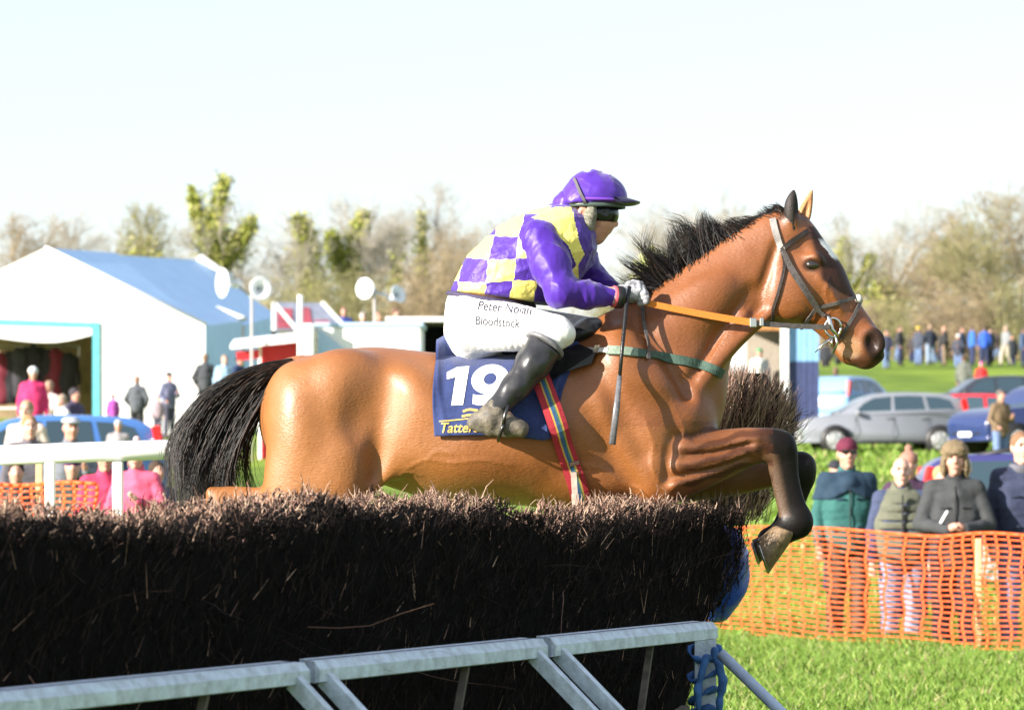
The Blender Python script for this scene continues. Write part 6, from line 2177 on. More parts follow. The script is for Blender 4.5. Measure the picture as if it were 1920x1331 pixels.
OUT = catmull([(546, 672), (480, 684), (405, 722), (350, 785), (322, 850), (326, 925), (330, 960)], 4)
MID = catmull([(545, 684), (500, 705), (450, 760), (410, 830), (385, 890), (380, 935), (382, 965)], 4)
INN = catmull([(542, 698), (518, 722), (490, 768), (462, 822), (446, 874), (446, 922), (452, 955)], 4)
tail_cl = [(r_.random(), r_.gauss(0, 21), r_.gauss(0, 20), r_.gauss(0, .06)) for _ in range(64)]
roots, tinfo = [], []
for i in range(3300):
    c = r_.choice(tail_cl)
    s_ = min(1, max(0, c[0] + r_.gauss(0, .045)))
    roots.append((s_, r_.gauss(0, .026)))
    wild = r_.random() < .09
    tinfo.append((c, r_.uniform(.6, 1.0) if r_.random() < .6 else r_.uniform(.85, 1.0), r_.gauss(0, 3 if not wild else 26), r_.gauss(0, 3 if not wild else 16)))


def tail_strand(i, r):
    s_, y0 = r
    c, L, du, dv = tinfo[i]
    pts = []
    n = 8
    for j in range(n):
        t = j / (n - 1) * L
        k = t * (len(OUT) - 1)
        a = int(min(k, len(OUT) - 2)); fr = k - a
        o = OUT[a] * (1 - fr) + OUT[a + 1] * fr
        md = MID[a] * (1 - fr) + MID[a + 1] * fr
        n_ = INN[a] * (1 - fr) + INN[a + 1] * fr
        q = o + (md - o) * s_ * 2 if s_ < .5 else md + (n_ - md) * (s_ - .5) * 2
        w = t * t
        pts.append(P(q[0] + (c[1] + du) * w + 3 * math.sin(9 * t + 7 * c[0]), q[1] + (c[2] + dv) * w, DH + y0 + (c[3] + y0 * 1.2) * t))
    return pts, .0015


hair('tail', roots, tail_strand, [m_hair, m_hair2], horse)
# ------------------------------------------------------------------ tack: bridle, saddle, cloth, girth, breast strap
m_leath = mat('dark brown leather', (.026, .018, .015), rough=0.38, noise=.4, nscale=60, bump=.2, bscale=200)
m_leath2 = mat('grey worn leather', (.075, .066, .062), rough=0.4, noise=.4, nscale=60, bump=.2, bscale=200)
m_black = mat('black leather', (.012, .012, .013), rough=0.33, noise=.3, nscale=60, bump=.15, bscale=160)
m_steel = mat('polished steel', (.62, .62, .62), rough=0.22, metal=1.0)
m_rubber = mat('orange rubber grip', (.66, .20, .022), rough=0.7, bump=.6, bscale=500)
m_green = mat('dark green elastic', (.050, .095, .072), rough=0.75, noise=.3, nscale=80, bump=.3, bscale=500)
m_greenp = mat('pale green webbing', (.20, .26, .20), rough=0.8, noise=.3, nscale=80, bump=.3, bscale=500)

bridle = empty('bridle', pe(1500, 560, 0))
tag(bridle, 'dark leather bridle with crossed noseband and orange grip reins on the bay horse', 'bridle')


def near_and_far(mb, name, m, root, lab=None):
    V0 = list(mb.v)
    for s in (1, -1):
        q = MB()
        q.add([Vector((p[0], p[1] if s > 0 else 2 * DH - p[1], p[2])) - root.location for p in V0], [f if s > 0 else f[::-1] for f in mb.f])
        o = q.build(name, m, root)
        if lab and s > 0: o['label'] = lab


def bpart(name, items, m, lab=None, smooth=False):
    """straps given in world space, parented to the bridle"""
    for it in items:
        mb = MB()
        strap(mb, HBS, it[0], it[1], it[2] if len(it) > 2 else .004, it[3] if len(it) > 3 else .005)
        near_and_far(mb, name, m, bridle, lab)


bpart('headpiece', [([(1449, 412), (1455, 438), (1467, 470)], .026, .005)], mat('pale webbing', (.27, .25, .24), rough=.5, noise=.3, bump=.3, bscale=300), 'pale strap behind the ears')
bpart('browband', [([(1466, 471), (1480, 456), (1497, 444), (1514, 434)], .020, .006)], m_leath)
bpart('cheek_strap', [([(1467, 472), (1482, 506), (1510, 549), (1530, 577), (1547, 592)], .017, .006), ([(1470, 470), (1488, 506), (1516, 549), (1534, 574)], .008, .004, .011)], m_leath2)
bpart('throat_strap', [([(1467, 474), (1471, 500), (1461, 545), (1450, 580), (1446, 604)], .013, .005)], m_leath)
bpart('noseband', [([(1530, 577), (1560, 570), (1590, 562), (1610, 556)], .014, .006), ([(1612, 563), (1602, 588), (1588, 612), (1578, 634)], .014, .006),
                   ([(1530, 577), (1518, 592), (1504, 612)], .014, .006)], m_leath2)
mb = MB()
for s in (-1, 1):
    r = hit(HBS, 1604, 566)
    c = Vector((r[0].x, DH + s * .03, r[0].z)) + Vector((.012, 0, .012))
    mb.ball(c, .016, 10, scale=(1, .8, 1.1))
mb.v = [tuple(Vector(p) - bridle.location) for p in mb.v]
mb.build('nose_rosette', mat('pale sheepskin', (.6, .58, .55), rough=.9, noise=.3, bump=.8, bscale=120), bridle, True)
for s in (-1, 1):
    c = Vector(pe(1562, 614, s * .082))
    mb = MB()
    mb.tube([c + Vector((math.cos(a) * .030, s * .004 * math.sin(a * 2), math.sin(a) * .036)) for a in np.linspace(0, 2 * PI, 25)], .0052, 6)
    mb.tube([Vector(pe(1553, 590, s * .08)), Vector(pe(1556, 604, s * .086)), Vector(pe(1560, 618, s * .088)), Vector(pe(1572, 632, s * .078))], [.008, .010, .009, .006], 8)
    mb.tube([Vector(pe(1566, 628, s * .080)), Vector(pe(1570, 644, s * .076)), Vector(pe(1562, 662, s * .07))], .0055, 6)
    mb.tube([Vector(pe(1558, 634, s * .084)), Vector(pe(1543, 646, s * .09)), Vector(pe(1528, 661, s * .09))], [.006, .0045, .002], 6)
    mb.tube([Vector(pe(1560, 634, s * .084)), Vector(pe(1559, 650, s * .086))], .004, 6)
    mb.v = [tuple(Vector(p) - bridle.location) for p in mb.v]
    mb.build('bit_ring', m_steel, bridle, True)


def flat_rein(mb, a, b, w0, w1, th=.006, sag=0.0, n=14, mi=0):
    vs, fs = [], []
    a, b = Vector(a), Vector(b)
    for i in range(n + 1):
        t = i / n
        p = a.lerp(b, t) + Vector((0, 0, -sag * 4 * t * (1 - t)))
        w = (w0 + (w1 - w0) * t) / 2
        for dy, dz in ((-th / 2, -w), (-th / 2, w), (th / 2, w), (th / 2, -w)):
            vs.append(p + Vector((0, dy, dz)))
    for i in range(n):
        for k in range(4):
            fs.append((i * 4 + k, i * 4 + (k + 1) % 4, i * 4 + 4 + (k + 1) % 4, i * 4 + 4 + k))
    fs += [(3, 2, 1, 0), tuple(n * 4 + k for k in range(4))]
    mb.add(vs, fs, mi)


for s in (-1, 1):
    hand = pe(1204, 566, s * .165)
    joint = pe(1412, 605, s * .142)
    bit = pe(1556, 613, s * .096)
    mb = MB(); flat_rein(mb, hand, joint, .024, .027, .009, .004)
    mb.v = [tuple(Vector(p) - bridle.location) for p in mb.v]
    rein = mb.build('rein', m_rubber, bridle); rein['label'] = 'orange rubber grip of the rein' if s < 0 else 'far rein'
    mb = MB(); flat_rein(mb, joint, bit, .020, .019, .006, .004)
    mb.v = [tuple(Vector(p) - bridle.location) for p in mb.v]
    mb.build('rein_leather', m_leath2, rein)
    mb = MB()
    jj = Vector(joint) + Vector((0, -.002, 0))
    mb.box(jj, (.026, .018, .036), bev=.003); mb.box(jj + Vector((.032, 0, .002)), (.016, .016, .032), bev=.003)
    mb.v = [tuple(Vector(p) - bridle.location) for p in mb.v]
    mb.build('rein_buckle', m_steel, rein)

# saddle cloth: a sheet laid on the horse
def surf_sheet(rows, cols, fn, lift, bvhs, wr=0.0, seed=3):
    """grid of points (s, t) -> pixel -> surface point"""
    G = []
    rr = random.Random(seed)
    for i in range(rows + 1):
        row = []
        for j in range(cols + 1):
            q = fn(j / cols, i / rows)
            h = hit(bvhs, q[0], q[1])
            row.append((q, h))
        G.append(row)
    return G


CL_TOP = [(817, 676), (835, 667), (880, 664), (960, 662), (1030, 662), (1086, 666)]
CL_BOT = [(812, 818), (860, 816), (920, 816), (975, 820), (1020, 826), (1052, 815)]


def cl_fn(s, t):
    k = s * 5; a = int(min(k, 4)); f = k - a
    tp = (CL_TOP[a][0] * (1 - f) + CL_TOP[a + 1][0] * f, CL_TOP[a][1] * (1 - f) + CL_TOP[a + 1][1] * f)
    bt = (CL_BOT[a][0] * (1 - f) + CL_BOT[a + 1][0] * f, CL_BOT[a][1] * (1 - f) + CL_BOT[a + 1][1] * f)
    bow = (math.sin(PI * t) * (-7 if s < .02 else 0), 0)
    c = -16 * math.sin(PI * t) * max(0, s - .8) / .2
    return (tp[0] + (bt[0] - tp[0]) * t + c - 4 * math.sin(PI * t * 1.2) * max(0, .2 - s) / .2, tp[1] + (bt[1] - tp[1]) * t)


NR_, NC_ = 40, 64
Gd = np.zeros((NR_ + 1, NC_ + 1, 3)); Yd = np.full((NR_ + 1, NC_ + 1), np.nan)
for i in range(NR_ + 1):
    for j in range(NC_ + 1):
        q = cl_fn(j / NC_, i / NR_)
        h = hit(HBS, q[0], q[1])
        Gd[i, j] = (q[0], q[1], 0)
        if h is not None: Yd[i, j] = h[0].y
for j in range(NC_ + 1):
    col = Yd[:, j]; ok = np.where(~np.isnan(col))[0]
    if len(ok): col[:ok[0]] = col[ok[0]] + .01
for _ in range(6):
    Yd[1:-1, 1:-1] = (Yd[:-2, 1:-1] + Yd[2:, 1:-1] + Yd[1:-1, :-2] + Yd[1:-1, 2:]) / 4
cl_pts = []
for i in range(NR_ + 1):
    for j in range(NC_ + 1):
        s, t = j / NC_, i / NR_
        wr = .0035 * math.sin(26 * s + 5 * t) * math.sin(3 * t + 4 * s) + .006 * math.exp(-((s - .05 - .05 * t) / .03) ** 2) * (1 - .5 * t) + .006 * math.exp(-((s - .16 - .10 * (1 - t)) / .03) ** 2) * sstep(.25, .0, t)
        wr += .010 * sstep(.6, 1.0, t) * (1 + .6 * math.sin(9 * s))
        wr += .012 * math.exp(-((s - .93 + .09 * t) / .022) ** 2) * sstep(0, .3, t)
        Y = Yd[i, j] - .013 - wr
        cl_pts.append(P(Gd[i, j, 0], Gd[i, j, 1], Y))
W1 = NC_ + 1
m_cloth = mat('navy saddle cloth', (.020, .038, .145), rough=.75, noise=.2, nscale=60, bump=.35, bscale=700, sheen=.2)
mb = MB()
fs = [(i * W1 + j, (i + 1) * W1 + j, (i + 1) * W1 + j + 1, i * W1 + j + 1) for i in range(NR_) for j in range(NC_)]
mb.add(cl_pts, fs)
back = [p + Vector((0, .005, 0)) for p in cl_pts]
nb = len(cl_pts)
mb.add(back, [f[::-1] for f in fs])
rim = [i * W1 for i in range(NR_ + 1)] + [NR_ * W1 + j for j in range(1, W1)] + [i * W1 + NC_ for i in range(NR_ - 1, -1, -1)]
mb.f += [(rim[k], rim[k] + nb, rim[k + 1] + nb, rim[k + 1]) for k in range(len(rim) - 1)]; mb.mi += [0] * (len(rim) - 1)
# over the spine and down the far side
spine = []
for j in range(W1):
    p = cl_pts[j]
    spine.append(p)
far = [[Vector((p.x, DH + (p.y - DH) * math.cos(PI * k / 8), p.z + .085 * math.sin(PI * k / 8))) for p in spine] for k in range(9)]
mb.add([p for r in far for p in r], [(k * W1 + j, k * W1 + j + 1, (k + 1) * W1 + j + 1, (k + 1) * W1 + j) for k in range(8) for j in range(NC_)])
farside = [Vector((p.x, 2 * DH - p.y, p.z)) for p in cl_pts]
mb.add(farside, [f[::-1] for f in fs])
cloth = mb.build('saddle_cloth', m_cloth, None, True)
tag(cloth, 'navy saddle cloth numbered 19 under the rider on the bay horse', 'saddle cloth')
CB = BVHTree.FromPolygons([Vector(p) for p in cl_pts], fs)


def text_mesh(body, size, offset=0.0, shear=0.0, spacing=1.0, res=4):
    c = bpy.data.curves.new('lettering', 'FONT')
    c.body = body; c.size = size; c.offset = offset; c.shear = shear; c.space_character = spacing; c.resolution_u = res
    c.align_x = 'LEFT'
    o = bpy.data.objects.new('lettering', c)
    COL.objects.link(o)
    bpy.context.view_layer.update()
    me = bpy.data.meshes.new_from_object(o.evaluated_get(bpy.context.evaluated_depsgraph_get()))
    bpy.data.objects.remove(o); bpy.data.curves.remove(c)
    return me


def lay_text(body, size, u0, v0, ang, bv, m, name, parent, lift=.003, offset=0.0, shear=0.0, spacing=1.0, sx=1.0, cut=6.0, warp=None):
    """letters printed on a surface: size in photo pixels, baseline start (u0, v0)"""
    me = text_mesh(body, size, offset, shear, spacing)
    bm = bmesh.new(); bm.from_mesh(me); bpy.data.meshes.remove(me)
    bmesh.ops.triangulate(bm, faces=bm.faces[:])
    for _ in range(4):
        ed = [e for e in bm.edges if e.calc_length() > cut]
        if not ed: break
        bmesh.ops.subdivide_edges(bm, edges=ed, cuts=1)
        bmesh.ops.triangulate(bm, faces=bm.faces[:])
    ca, sa = math.cos(math.radians(ang)), math.sin(math.radians(ang))
    lasty = None
    for v in bm.verts:
        x, y = v.co.x * sx, v.co.y
        u = u0 + x * ca + y * sa; w = v0 + x * sa - y * ca
        if warp: w += warp(u)
        h = hit([bv], u, w)
        if h is None:
            v.co = P(u, w, lasty if lasty else DH - .3)
        else:
            lasty = h[0].y - lift
            v.co = h[0] + (CAMP - h[0]).normalized() * lift
    me = bpy.data.meshes.new(name)
    bm.to_mesh(me); bm.free()
    return link(name, me, m, parent)


m_wht = mat('white print', (.82, .82, .80), rough=.7)
m_gold = mat('gold print', (.62, .42, .10), rough=.6)


def printed(name, strips, bv, m, parent, lift0=.003):
    """flat printed shapes: strips of paired pixel points laid on a surface"""
    mb = MB()
    for q, (A, B) in enumerate(strips):
        vs = []
        for p, r in zip(A, B):
            for k in range(5):
                u, v = p[0] + (r[0] - p[0]) * k / 4, p[1] + (r[1] - p[1]) * k / 4
                h = hit([bv], u, v)
                vs.append(h[0] + (CAMP - h[0]).normalized() * (lift0 + .0012 * q) if h else P(u, v, DH - .3))
        mb.add(vs, [(i * 5 + k, i * 5 + k + 1, i * 5 + 6 + k, i * 5 + 5 + k) for i in range(len(A) - 1) for k in range(4)])
    return mb.build(name, m, parent)


def lerp2(a, b, n):
    return [(a[0] + (b[0] - a[0]) * i / n, a[1] + (b[1] - a[1]) * i / n) for i in range(n + 1)]


printed('number_digit', [(lerp2((857, 688), (846, 760), 8), lerp2((880, 686), (868, 759), 8)), (lerp2((857, 688), (838, 698), 3), lerp2((857, 706), (838, 711), 3))], CB, m_wht, cloth)
ring_o = [(919 + 35 * math.cos(t) - 4 * math.sin(t), 711 + 28 * math.sin(t)) for t in np.linspace(0, 2 * PI, 33)]
ring_i = [(919 + 12 * math.cos(t) - 2 * math.sin(t), 710 + 11 * math.sin(t)) for t in np.linspace(0, 2 * PI, 33)]
tl_o = [(954, 708), (950, 728), (938, 746), (918, 758), (898, 760), (886, 757)]
tl_i = [(930, 712), (927, 724), (919, 734), (906, 741), (894, 741), (887, 739)]
printed('number_digit', [(ring_o, ring_i), (tl_o, tl_i)], CB, m_wht, cloth)
lay_text('Tattersalls', 27, 823, 811, -1, CB, m_gold, 'lettering', cloth, offset=.3, shear=.28, sx=.92)
mb = MB(); strap(mb, [CB], [(824, 790), (850, 788), (880, 785)], .005, .001, .002); mb.build('gold_line', m_gold, cloth)
mb = MB(); strap(mb, [CB], [(868, 772), (880, 768), (896, 770)], .010, .001, .002); strap(mb, [CB], [(866, 781), (884, 778), (905, 780)], .010, .001, .002); mb.build('gold_emblem', m_gold, cloth)
FH = [HB, CB]

# saddle with girth and stirrup
saddle = empty('racing_saddle', pe(1000, 640, 0))
tag(saddle, 'small black racing saddle with rainbow striped girth under the jockey', 'saddle')


def spart(name, mb, m, smooth=True):
    mb.v = [tuple(Vector(p) - saddle.location) for p in mb.v]
    return mb.build(name, m, saddle, smooth)


f = Field(pe(930, 700, -.32), pe(1140, 570, .32), .0065)
f.chain([tb(950, 640, 950, 668, .15), tb(1010, 640, 1010, 664, .13), tb(1060, 622, 1066, 660, .14), tb(1092, 598, 1104, 650, .15), tb(1108, 596, 1122, 640, .13)], 0)
spart('saddle_seat', MB(), m_black) if False else None
me = f.mesh('saddle_seat')
me.transform(Matrix.Translation(-saddle.location))
link('saddle_seat', me, m_black, saddle, True)
for s in (-1, 1):
    mb = MB()
    pts = [(1010, 660), (1090, 650), (1122, 662), (1112, 684), (1060, 700), (1030, 720), (1000, 700)]
    poly = []
    for (u, v) in pts:
        h = hit(FH, u, v)
        poly.append(h[0] + h[1] * .014)
    if s > 0: poly = [Vector((p.x, 2 * DH - p.y, p.z)) for p in poly]
    n = len(poly)
    top = [p + Vector((0, s * .006, 0)) for p in poly]
    mb.add(poly + top, [tuple(range(n)), tuple(range(n, 2 * n))[::-1]] + [(k, (k + 1) % n, n + (k + 1) % n, n + k) for k in range(n)])
    spart('saddle_flap', mb, m_black, False)
mb = MB()
gp = catmull([(1002, 690), (1022, 745), (1046, 808), (1066, 862), (1082, 905), (1092, 945), (1096, 985)], 6)
sc = [mat('girth ' + n, c, rough=.75, noise=.2, nscale=200, bump=.3, bscale=600) for n, c in (('red', (.34, .018, .03)), ('yellow', (.46, .30, .06)), ('green', (.05, .16, .10)), ('blue', (.03, .085, .20)))]
order = [0, 0, 0, 0, 1, 3, 3, 2, 1, 0, 0, 0]
prevN = None
vs, fs, mi = [], [], []
for i, q in enumerate(gp):
    h = hit(HBS, q[0], q[1])
    if h is None: h = (P(q[0], q[1], DH - .1), Vector((0, -.4, -.9)))
    t = gp[min(i + 1, len(gp) - 1)] - gp[max(i - 1, 0)]
    t = t / np.hypot(*t)
    for k in range(len(order) + 1):
        o_ = (k / len(order) - .5) * 35
        qq = (q[0] - t[1] * -o_, q[1] + t[0] * -o_)
        hh = hit(HBS, *qq) or h
        vs.append(hh[0] + hh[1] * (.014 + .028 * sstep(840, 800, q[1]) + .004 * math.sin(PI * k / len(order))))
K = len(order) + 1
for i in range(len(gp) - 1):
    for k in range(K - 1):
        fs.append((i * K + k, (i + 1) * K + k, (i + 1) * K + k + 1, i * K + k + 1)); mi.append(order[k])
mb.add(vs, fs); mb.mi = mi
n0 = len(vs)
mb.v = [tuple(Vector(p) - saddle.location) for p in mb.v]
girth = mb.build('girth', sc, saddle)
sm_ = girth.modifiers.new('thickness', 'SOLIDIFY'); sm_.thickness = .006; sm_.offset = -1
mb = MB()
strap(mb, FH, [(1066, 866), (1084, 862)], .016, .006, .022)
strap(mb, FH, [(1071, 884), (1089, 880)], .006, .006, .022)
spart('girth_buckle', mb, m_steel, False)
mb = MB()
a0 = hit(FH, 1074, 880)
p0 = a0[0] + a0[1] * .03
mb.bar(p0, P(1078, 928, p0.y), .022, .005); mb.bar(P(1078, 926, p0.y - .003), P(1081, 972, p0.y - .01), .027, .005)
spart('girth_end', mb, mat('pale tan leather', (.42, .33, .27), rough=.6, noise=.3, bump=.2), False)

# breast strap
breast = empty('breast_strap', pe(1230, 670, 0))
tag(breast, 'green elastic breast strap across the horse shoulder', 'breast strap')


def brpart(name, mb, m):
    near_and_far(mb, name, m, breast)


mb = MB(); strap(mb, HBS, [(1190, 662), (1250, 671), (1300, 681), (1335, 692), (1352, 700)], .037, .005, .007); brpart('chest_band', mb, m_green)
mb = MB(); strap(mb, HBS, [(1140, 658), (1165, 659), (1194, 663)], .037, .005, .009); brpart('web_band', mb, m_greenp)
mb = MB(); strap(mb, HBS, [(1085, 660), (1112, 659), (1142, 659)], .020, .005, .012); brpart('buckle_strap', mb, mat('pale strap', (.5, .49, .48), rough=.4, metal=.4))
mb = MB(); strap(mb, HBS, [(1206, 572), (1208, 610), (1212, 650), (1213, 676)], .015, .004, .012); brpart('neck_strap', mb, m_leath2)
mb = MB(); strap(mb, HBS, [(1121, 659), (1129, 659)], .034, .008, .016); brpart('buckle', mb, m_steel)
# ------------------------------------------------------------------ the jockey
m_skin = mat('skin', (.60, .31, .22), rough=.5, noise=.18, nscale=30, bump=.12, bscale=150)
def near(u, v, y):
    return np.array(pe(u, v, y))


SH = {-1: near(1014, 450, -.165), 1: near(1052, 450, .165)}
EL = {-1: near(1052, 545, -.27), 1: near(1112, 526, .25)}
WR = {-1: near(1150, 556, -.20), 1: near(1160, 558, .15)}
HP = {s: near(892, 600, s * .11) for s in (-1, 1)}
KN = {s: near(1046, 618, s * .285) for s in (-1, 1)}
AN = {s: near(932, 764, s * .375) for s in (-1, 1)}


bf = Field(pe(800, 850, -.50), pe(1230, 300, .50), .0063)
def fill_body(f):
    f.chain([tb(1118, 430, 1086, 442, .05), tb(1098, 425, 1062, 452, .055), tb(1064, 410, 1040, 470, .075)], .0)
    f.chain([tb(875, 545, 945, 585, .125), tb(905, 497, 985, 565, .13), tb(955, 443, 1045, 530, .15), tb(1008, 418, 1080, 490, .155), tb(1042, 412, 1090, 458, .10)], .02)
    f.chain([tb(865, 565, 940, 590, .12), tb(860, 600, 925, 630, .12)], .03)
    for s in (-1, 1):
        f.cone(SH[s], .068, EL[s], .05, .02)
        f.cone(EL[s], .047, WR[s], .032, .02)
        f.cone(HP[s], .055, KN[s] + np.array((0, -s * .02, 0)), .04, .02)
        f.cone(KN[s] + np.array((0, -s * .02, 0)), .04, AN[s], .028, .02)
        f.cone(AN[s], .028, near(972, 804, s * .383), .018, .02)
        f.cone(AN[s], .028, near(902, 786, s * .378), .020, .02)
    f.ell(pe(1108, 382, 0), (.098, .077, .098), -8, .01)
    f.ell(pe(1125, 404, 0), (.058, .062, .085), 10, .03)
    f.chain([tb(1142, 388, 1104, 402, .062), tb(1142, 412, 1098, 428, .057), tb(1133, 432, 1092, 442, .049), tb(1124, 444, 1100, 449, .036)], .018)
    f.ell(pe(1122, 449, 0), (.023, .025, .018), 20, .016)
    f.chain([cs(1143, 398, 6, .011), cs(1149, 410, 6, .010), cs(1154, 420, 6, .013)], .010)
    for s in (-1, 1):
        f.ell(pe(1147, 424, s * .013), (.011, .009, .008), 0, .007)
        f.ell(pe(1129, 416, s * .040), (.024, .018, .016), -30, .02)
        f.ell(pe(1139, 403, s * .034), (.012, .012, .010), 0, .01, sub=True)
        f.ell(pe(1092, 402, s * .078), (.022, .014, .034), -12, .008)
        f.ell(pe(1094, 400, s * .091), (.011, .009, .018), -12, .006, sub=True)
    f.chain([cs(1138, 434, 4, .020), cs(1135, 435, 4, .025)], .007)
    f.chain([cs(1133, 443, 4, .018), cs(1130, 444, 4, .023)], .007)
    f.chain([cs(1144, 439, 1.0, .03), cs(1127, 440, 1.0, .03)], .003, sub=True)
    # hands round the reins
    for s in (-1, 1):
        W = WR[s]
        H = near(1184 if s < 0 else 1192, 550 if s < 0 else 553, s * .165)
        f.cone(W, .030, H - np.array((.03, 0, 0)), .031, .02)
        f.ell(H, (.040, .026, .032), -6, .015)
        kn = [(1194, 535), (1203, 541), (1208, 549), (1208, 558)]
        for i, (u, v) in enumerate(kn):
            o = (0 if s < 0 else 8)
            y = s * .165
            L = (1.0, 1.1, 1.05, .85)[i]
            a0 = near(u - 16 + o, v - 2, y - .008)
            a1 = near(u + 2 + o, v + 2 * i - 3, y - s * .004)
            a2 = near(u + 4 + o, v + 9 * L, y + s * .012)
            a3 = near(u - 8 + o, v + 13 * L, y + s * .006)
            f.path([a0, a1, a2, a3], [.0105, .0105, .0095, .0085], .004)
        o = (0 if s < 0 else 8)
        f.path([near(1174 + o, 540, s * .15), near(1188 + o, 531, s * .142), near(1201 + o, 533, s * .15)], [.013, .0115, .010], .006)


fill_body(bf)
jockey = link('person', bf.mesh('person'), m_skin, smooth=True)
tag(jockey, 'jockey in purple and yellow checked silks and white breeches crouched on the jumping horse', 'person')
JB = bvh_of(jockey)

# silks
m_silk = bpy.data.materials.new('checked silk')
m_silk.use_nodes = True
nt = m_silk.node_tree
b = nt.nodes['Principled BSDF']
at = nt.nodes.new('ShaderNodeAttribute'); at.attribute_name = 'pattern'
sp = nt.nodes.new('ShaderNodeSeparateXYZ'); nt.links.new(at.outputs['Vector'], sp.inputs[0])
def _m(op, a, bb=None):
    n = nt.nodes.new('ShaderNodeMath'); n.operation = op
    for i, x in enumerate((a, bb)):
        if x is None: continue
        if isinstance(x, (int, float)): n.inputs[i].default_value = x
        else: nt.links.new(x, n.inputs[i])
    return n.outputs[0]
sx = _m('SINE', _m('MULTIPLY', sp.outputs[0], PI)); sy = _m('SINE', _m('MULTIPLY', sp.outputs[1], PI))
chk = _m('LESS_THAN', _m('MULTIPLY', sx, sy), 0.0)
isp = _m('MULTIPLY', _m('GREATER_THAN', sp.outputs[2], 0.5), _m('LESS_THAN', sp.outputs[2], 1.5))
isy = _m('GREATER_THAN', sp.outputs[2], 1.5)
pur = _m('MULTIPLY', _m('MAXIMUM', chk, isp), _m('SUBTRACT', 1.0, isy))
mx = nt.nodes.new('ShaderNodeMix'); mx.data_type = 'RGBA'
mx.inputs[6].default_value = (.84, .74, .17, 1); mx.inputs[7].default_value = (.058, .016, .27, 1)
nt.links.new(pur, mx.inputs[0]); nt.links.new(mx.outputs[2], b.inputs['Base Color'])
b.inputs['Roughness'].default_value = .48
b.inputs['Specular IOR Level'].default_value = .35
b.inputs['Sheen Weight'].default_value = .2
tc = nt.nodes.new('ShaderNodeTexCoord'); n2 = nt.nodes.new('ShaderNodeTexNoise'); n2.inputs['Scale'].default_value = 30; n2.inputs['Detail'].default_value = 4; n2.inputs['Distortion'].default_value = .4
nt.links.new(tc.outputs['Object'], n2.inputs['Vector'])
bn = nt.nodes.new('ShaderNodeBump'); bn.inputs['Strength'].default_value = .4; bn.inputs['Distance'].default_value = .02
nt.links.new(n2.outputs[0], bn.inputs['Height']); nt.links.new(bn.outputs[0], b.inputs['Normal'])
m_purple = mat('purple silk', (.058, .016, .27), rough=.46, sheen=.25, bump=.25, bscale=30, spec=.35)


def vec_attr(me, name, fn):
    n = len(me.vertices)
    co = np.empty(n * 3, np.float32); me.vertices.foreach_get('co', co); co = co.reshape(-1, 3)
    at = me.attributes.new(name, 'FLOAT_VECTOR', 'POINT')
    at.data.foreach_set('vector', np.asarray(fn(co), np.float32).ravel())


f = Field(pe(815, 640, -.34), pe(1130, 360, .34), .0063)
f.chain([tb(838, 560, 985, 625, .175), tb(852, 522, 1004, 600, .185), tb(880, 474, 1030, 580, .20), tb(938, 426, 1072, 545, .21), tb(998, 401, 1098, 510, .205), tb(1026, 399, 1088, 486, .15), tb(1032, 410, 1066, 466, .085)], 0, smooth=10)
for s in (-1, 1):
    f.ell(SH[s] * .94 + near(1000, 470, 0) * .06, (.075, .06, .07), 0, .05)
f.wrinkle(.0058, 40, 4, True)
f.wrinkle(.0012, 110, 9, True)
f.clip(pe(838, 546, 0), (-(568 - 546), 0, -(1000 - 838)), .01)
jm = f.mesh('silk_jacket')


def silk_pat(co):
    u, v = proj_px(co)
    p = (u - 911 - (528 - v) * .18) / 49.0
    q = (528 - v) / 43.0
    p = p + .05 * np.sin(v * .05 + u * .03) + .018 * np.sin(v * .31 + 1)
    q = q + .05 * np.sin(u * .04 + v * .03) + .018 * np.sin(u * .27)
    k = np.zeros(len(co))
    def inside(poly):
        r = np.zeros(len(u), bool)
        for (x0, y0), (x1, y1) in zip(poly, poly[1:] + poly[:1]):
            c = (y0 > v) != (y1 > v)
            r ^= c & (u < (x1 - x0) * (v - y0) / (y1 - y0 + 1e-9) + x0)
        return r
    k = np.where(u > 1046 + (470 - v) * .25, 1.0, k)
    k = np.where(inside([(996, 408), (1040, 388), (1072, 388), (1086, 452), (1096, 478), (1082, 500), (1066, 462), (1034, 428)]), 2.0, k)
    k = np.where(inside([(1066, 512), (1084, 494), (1086, 536), (1072, 548)]), 2.0, k)
    return np.stack([p, q, k], 1)


vec_attr(jm, 'pattern', silk_pat)
jacket = link('silk_jacket', jm, m_silk, jockey, True)
for s in (-1, 1):
    f = Field(np.minimum(np.minimum(SH[s], EL[s]), WR[s]) - .14, np.maximum(np.maximum(SH[s], EL[s]), WR[s]) + .14, .0063)
    M_ = SH[s] * .5 + EL[s] * .5
    f.path([SH[s] + np.array((-.005, 0, .0)), M_, EL[s]], [.084, .078, .062], .03)
    f.path([EL[s], EL[s] * .5 + WR[s] * .5 + np.array((0, 0, -.006)), WR[s] + np.array((-.002, 0, 0))], [.061, .054, .040], .03)
    f.ell(EL[s] + np.array((-.008, 0, -.03)), (.042, .05, .034), 0, .03)
    f.wrinkle(.0058, 42, 14 + s, True)
    f.wrinkle(.0012, 110, 21 + s, True)
    sl_ = link('sleeve', f.mesh('sleeve'), m_purple, jacket, True)
    mb = MB()
    d = Vector(WR[s] - EL[s]).normalized()
    mb.lathe([(.036, -.010), (.041, -.006), (.041, .008), (.036, .012)], Vector(WR[s]) + d * .004, d, 20)
    mb.build('cuff', mat('pink cuff', (.55, .09, .12), rough=.6, bump=.3), sl_, True) if False else mb.build('cuff', mat('pink cuff', (.55, .09, .12), rough=.6, bump=.3), jacket, True)
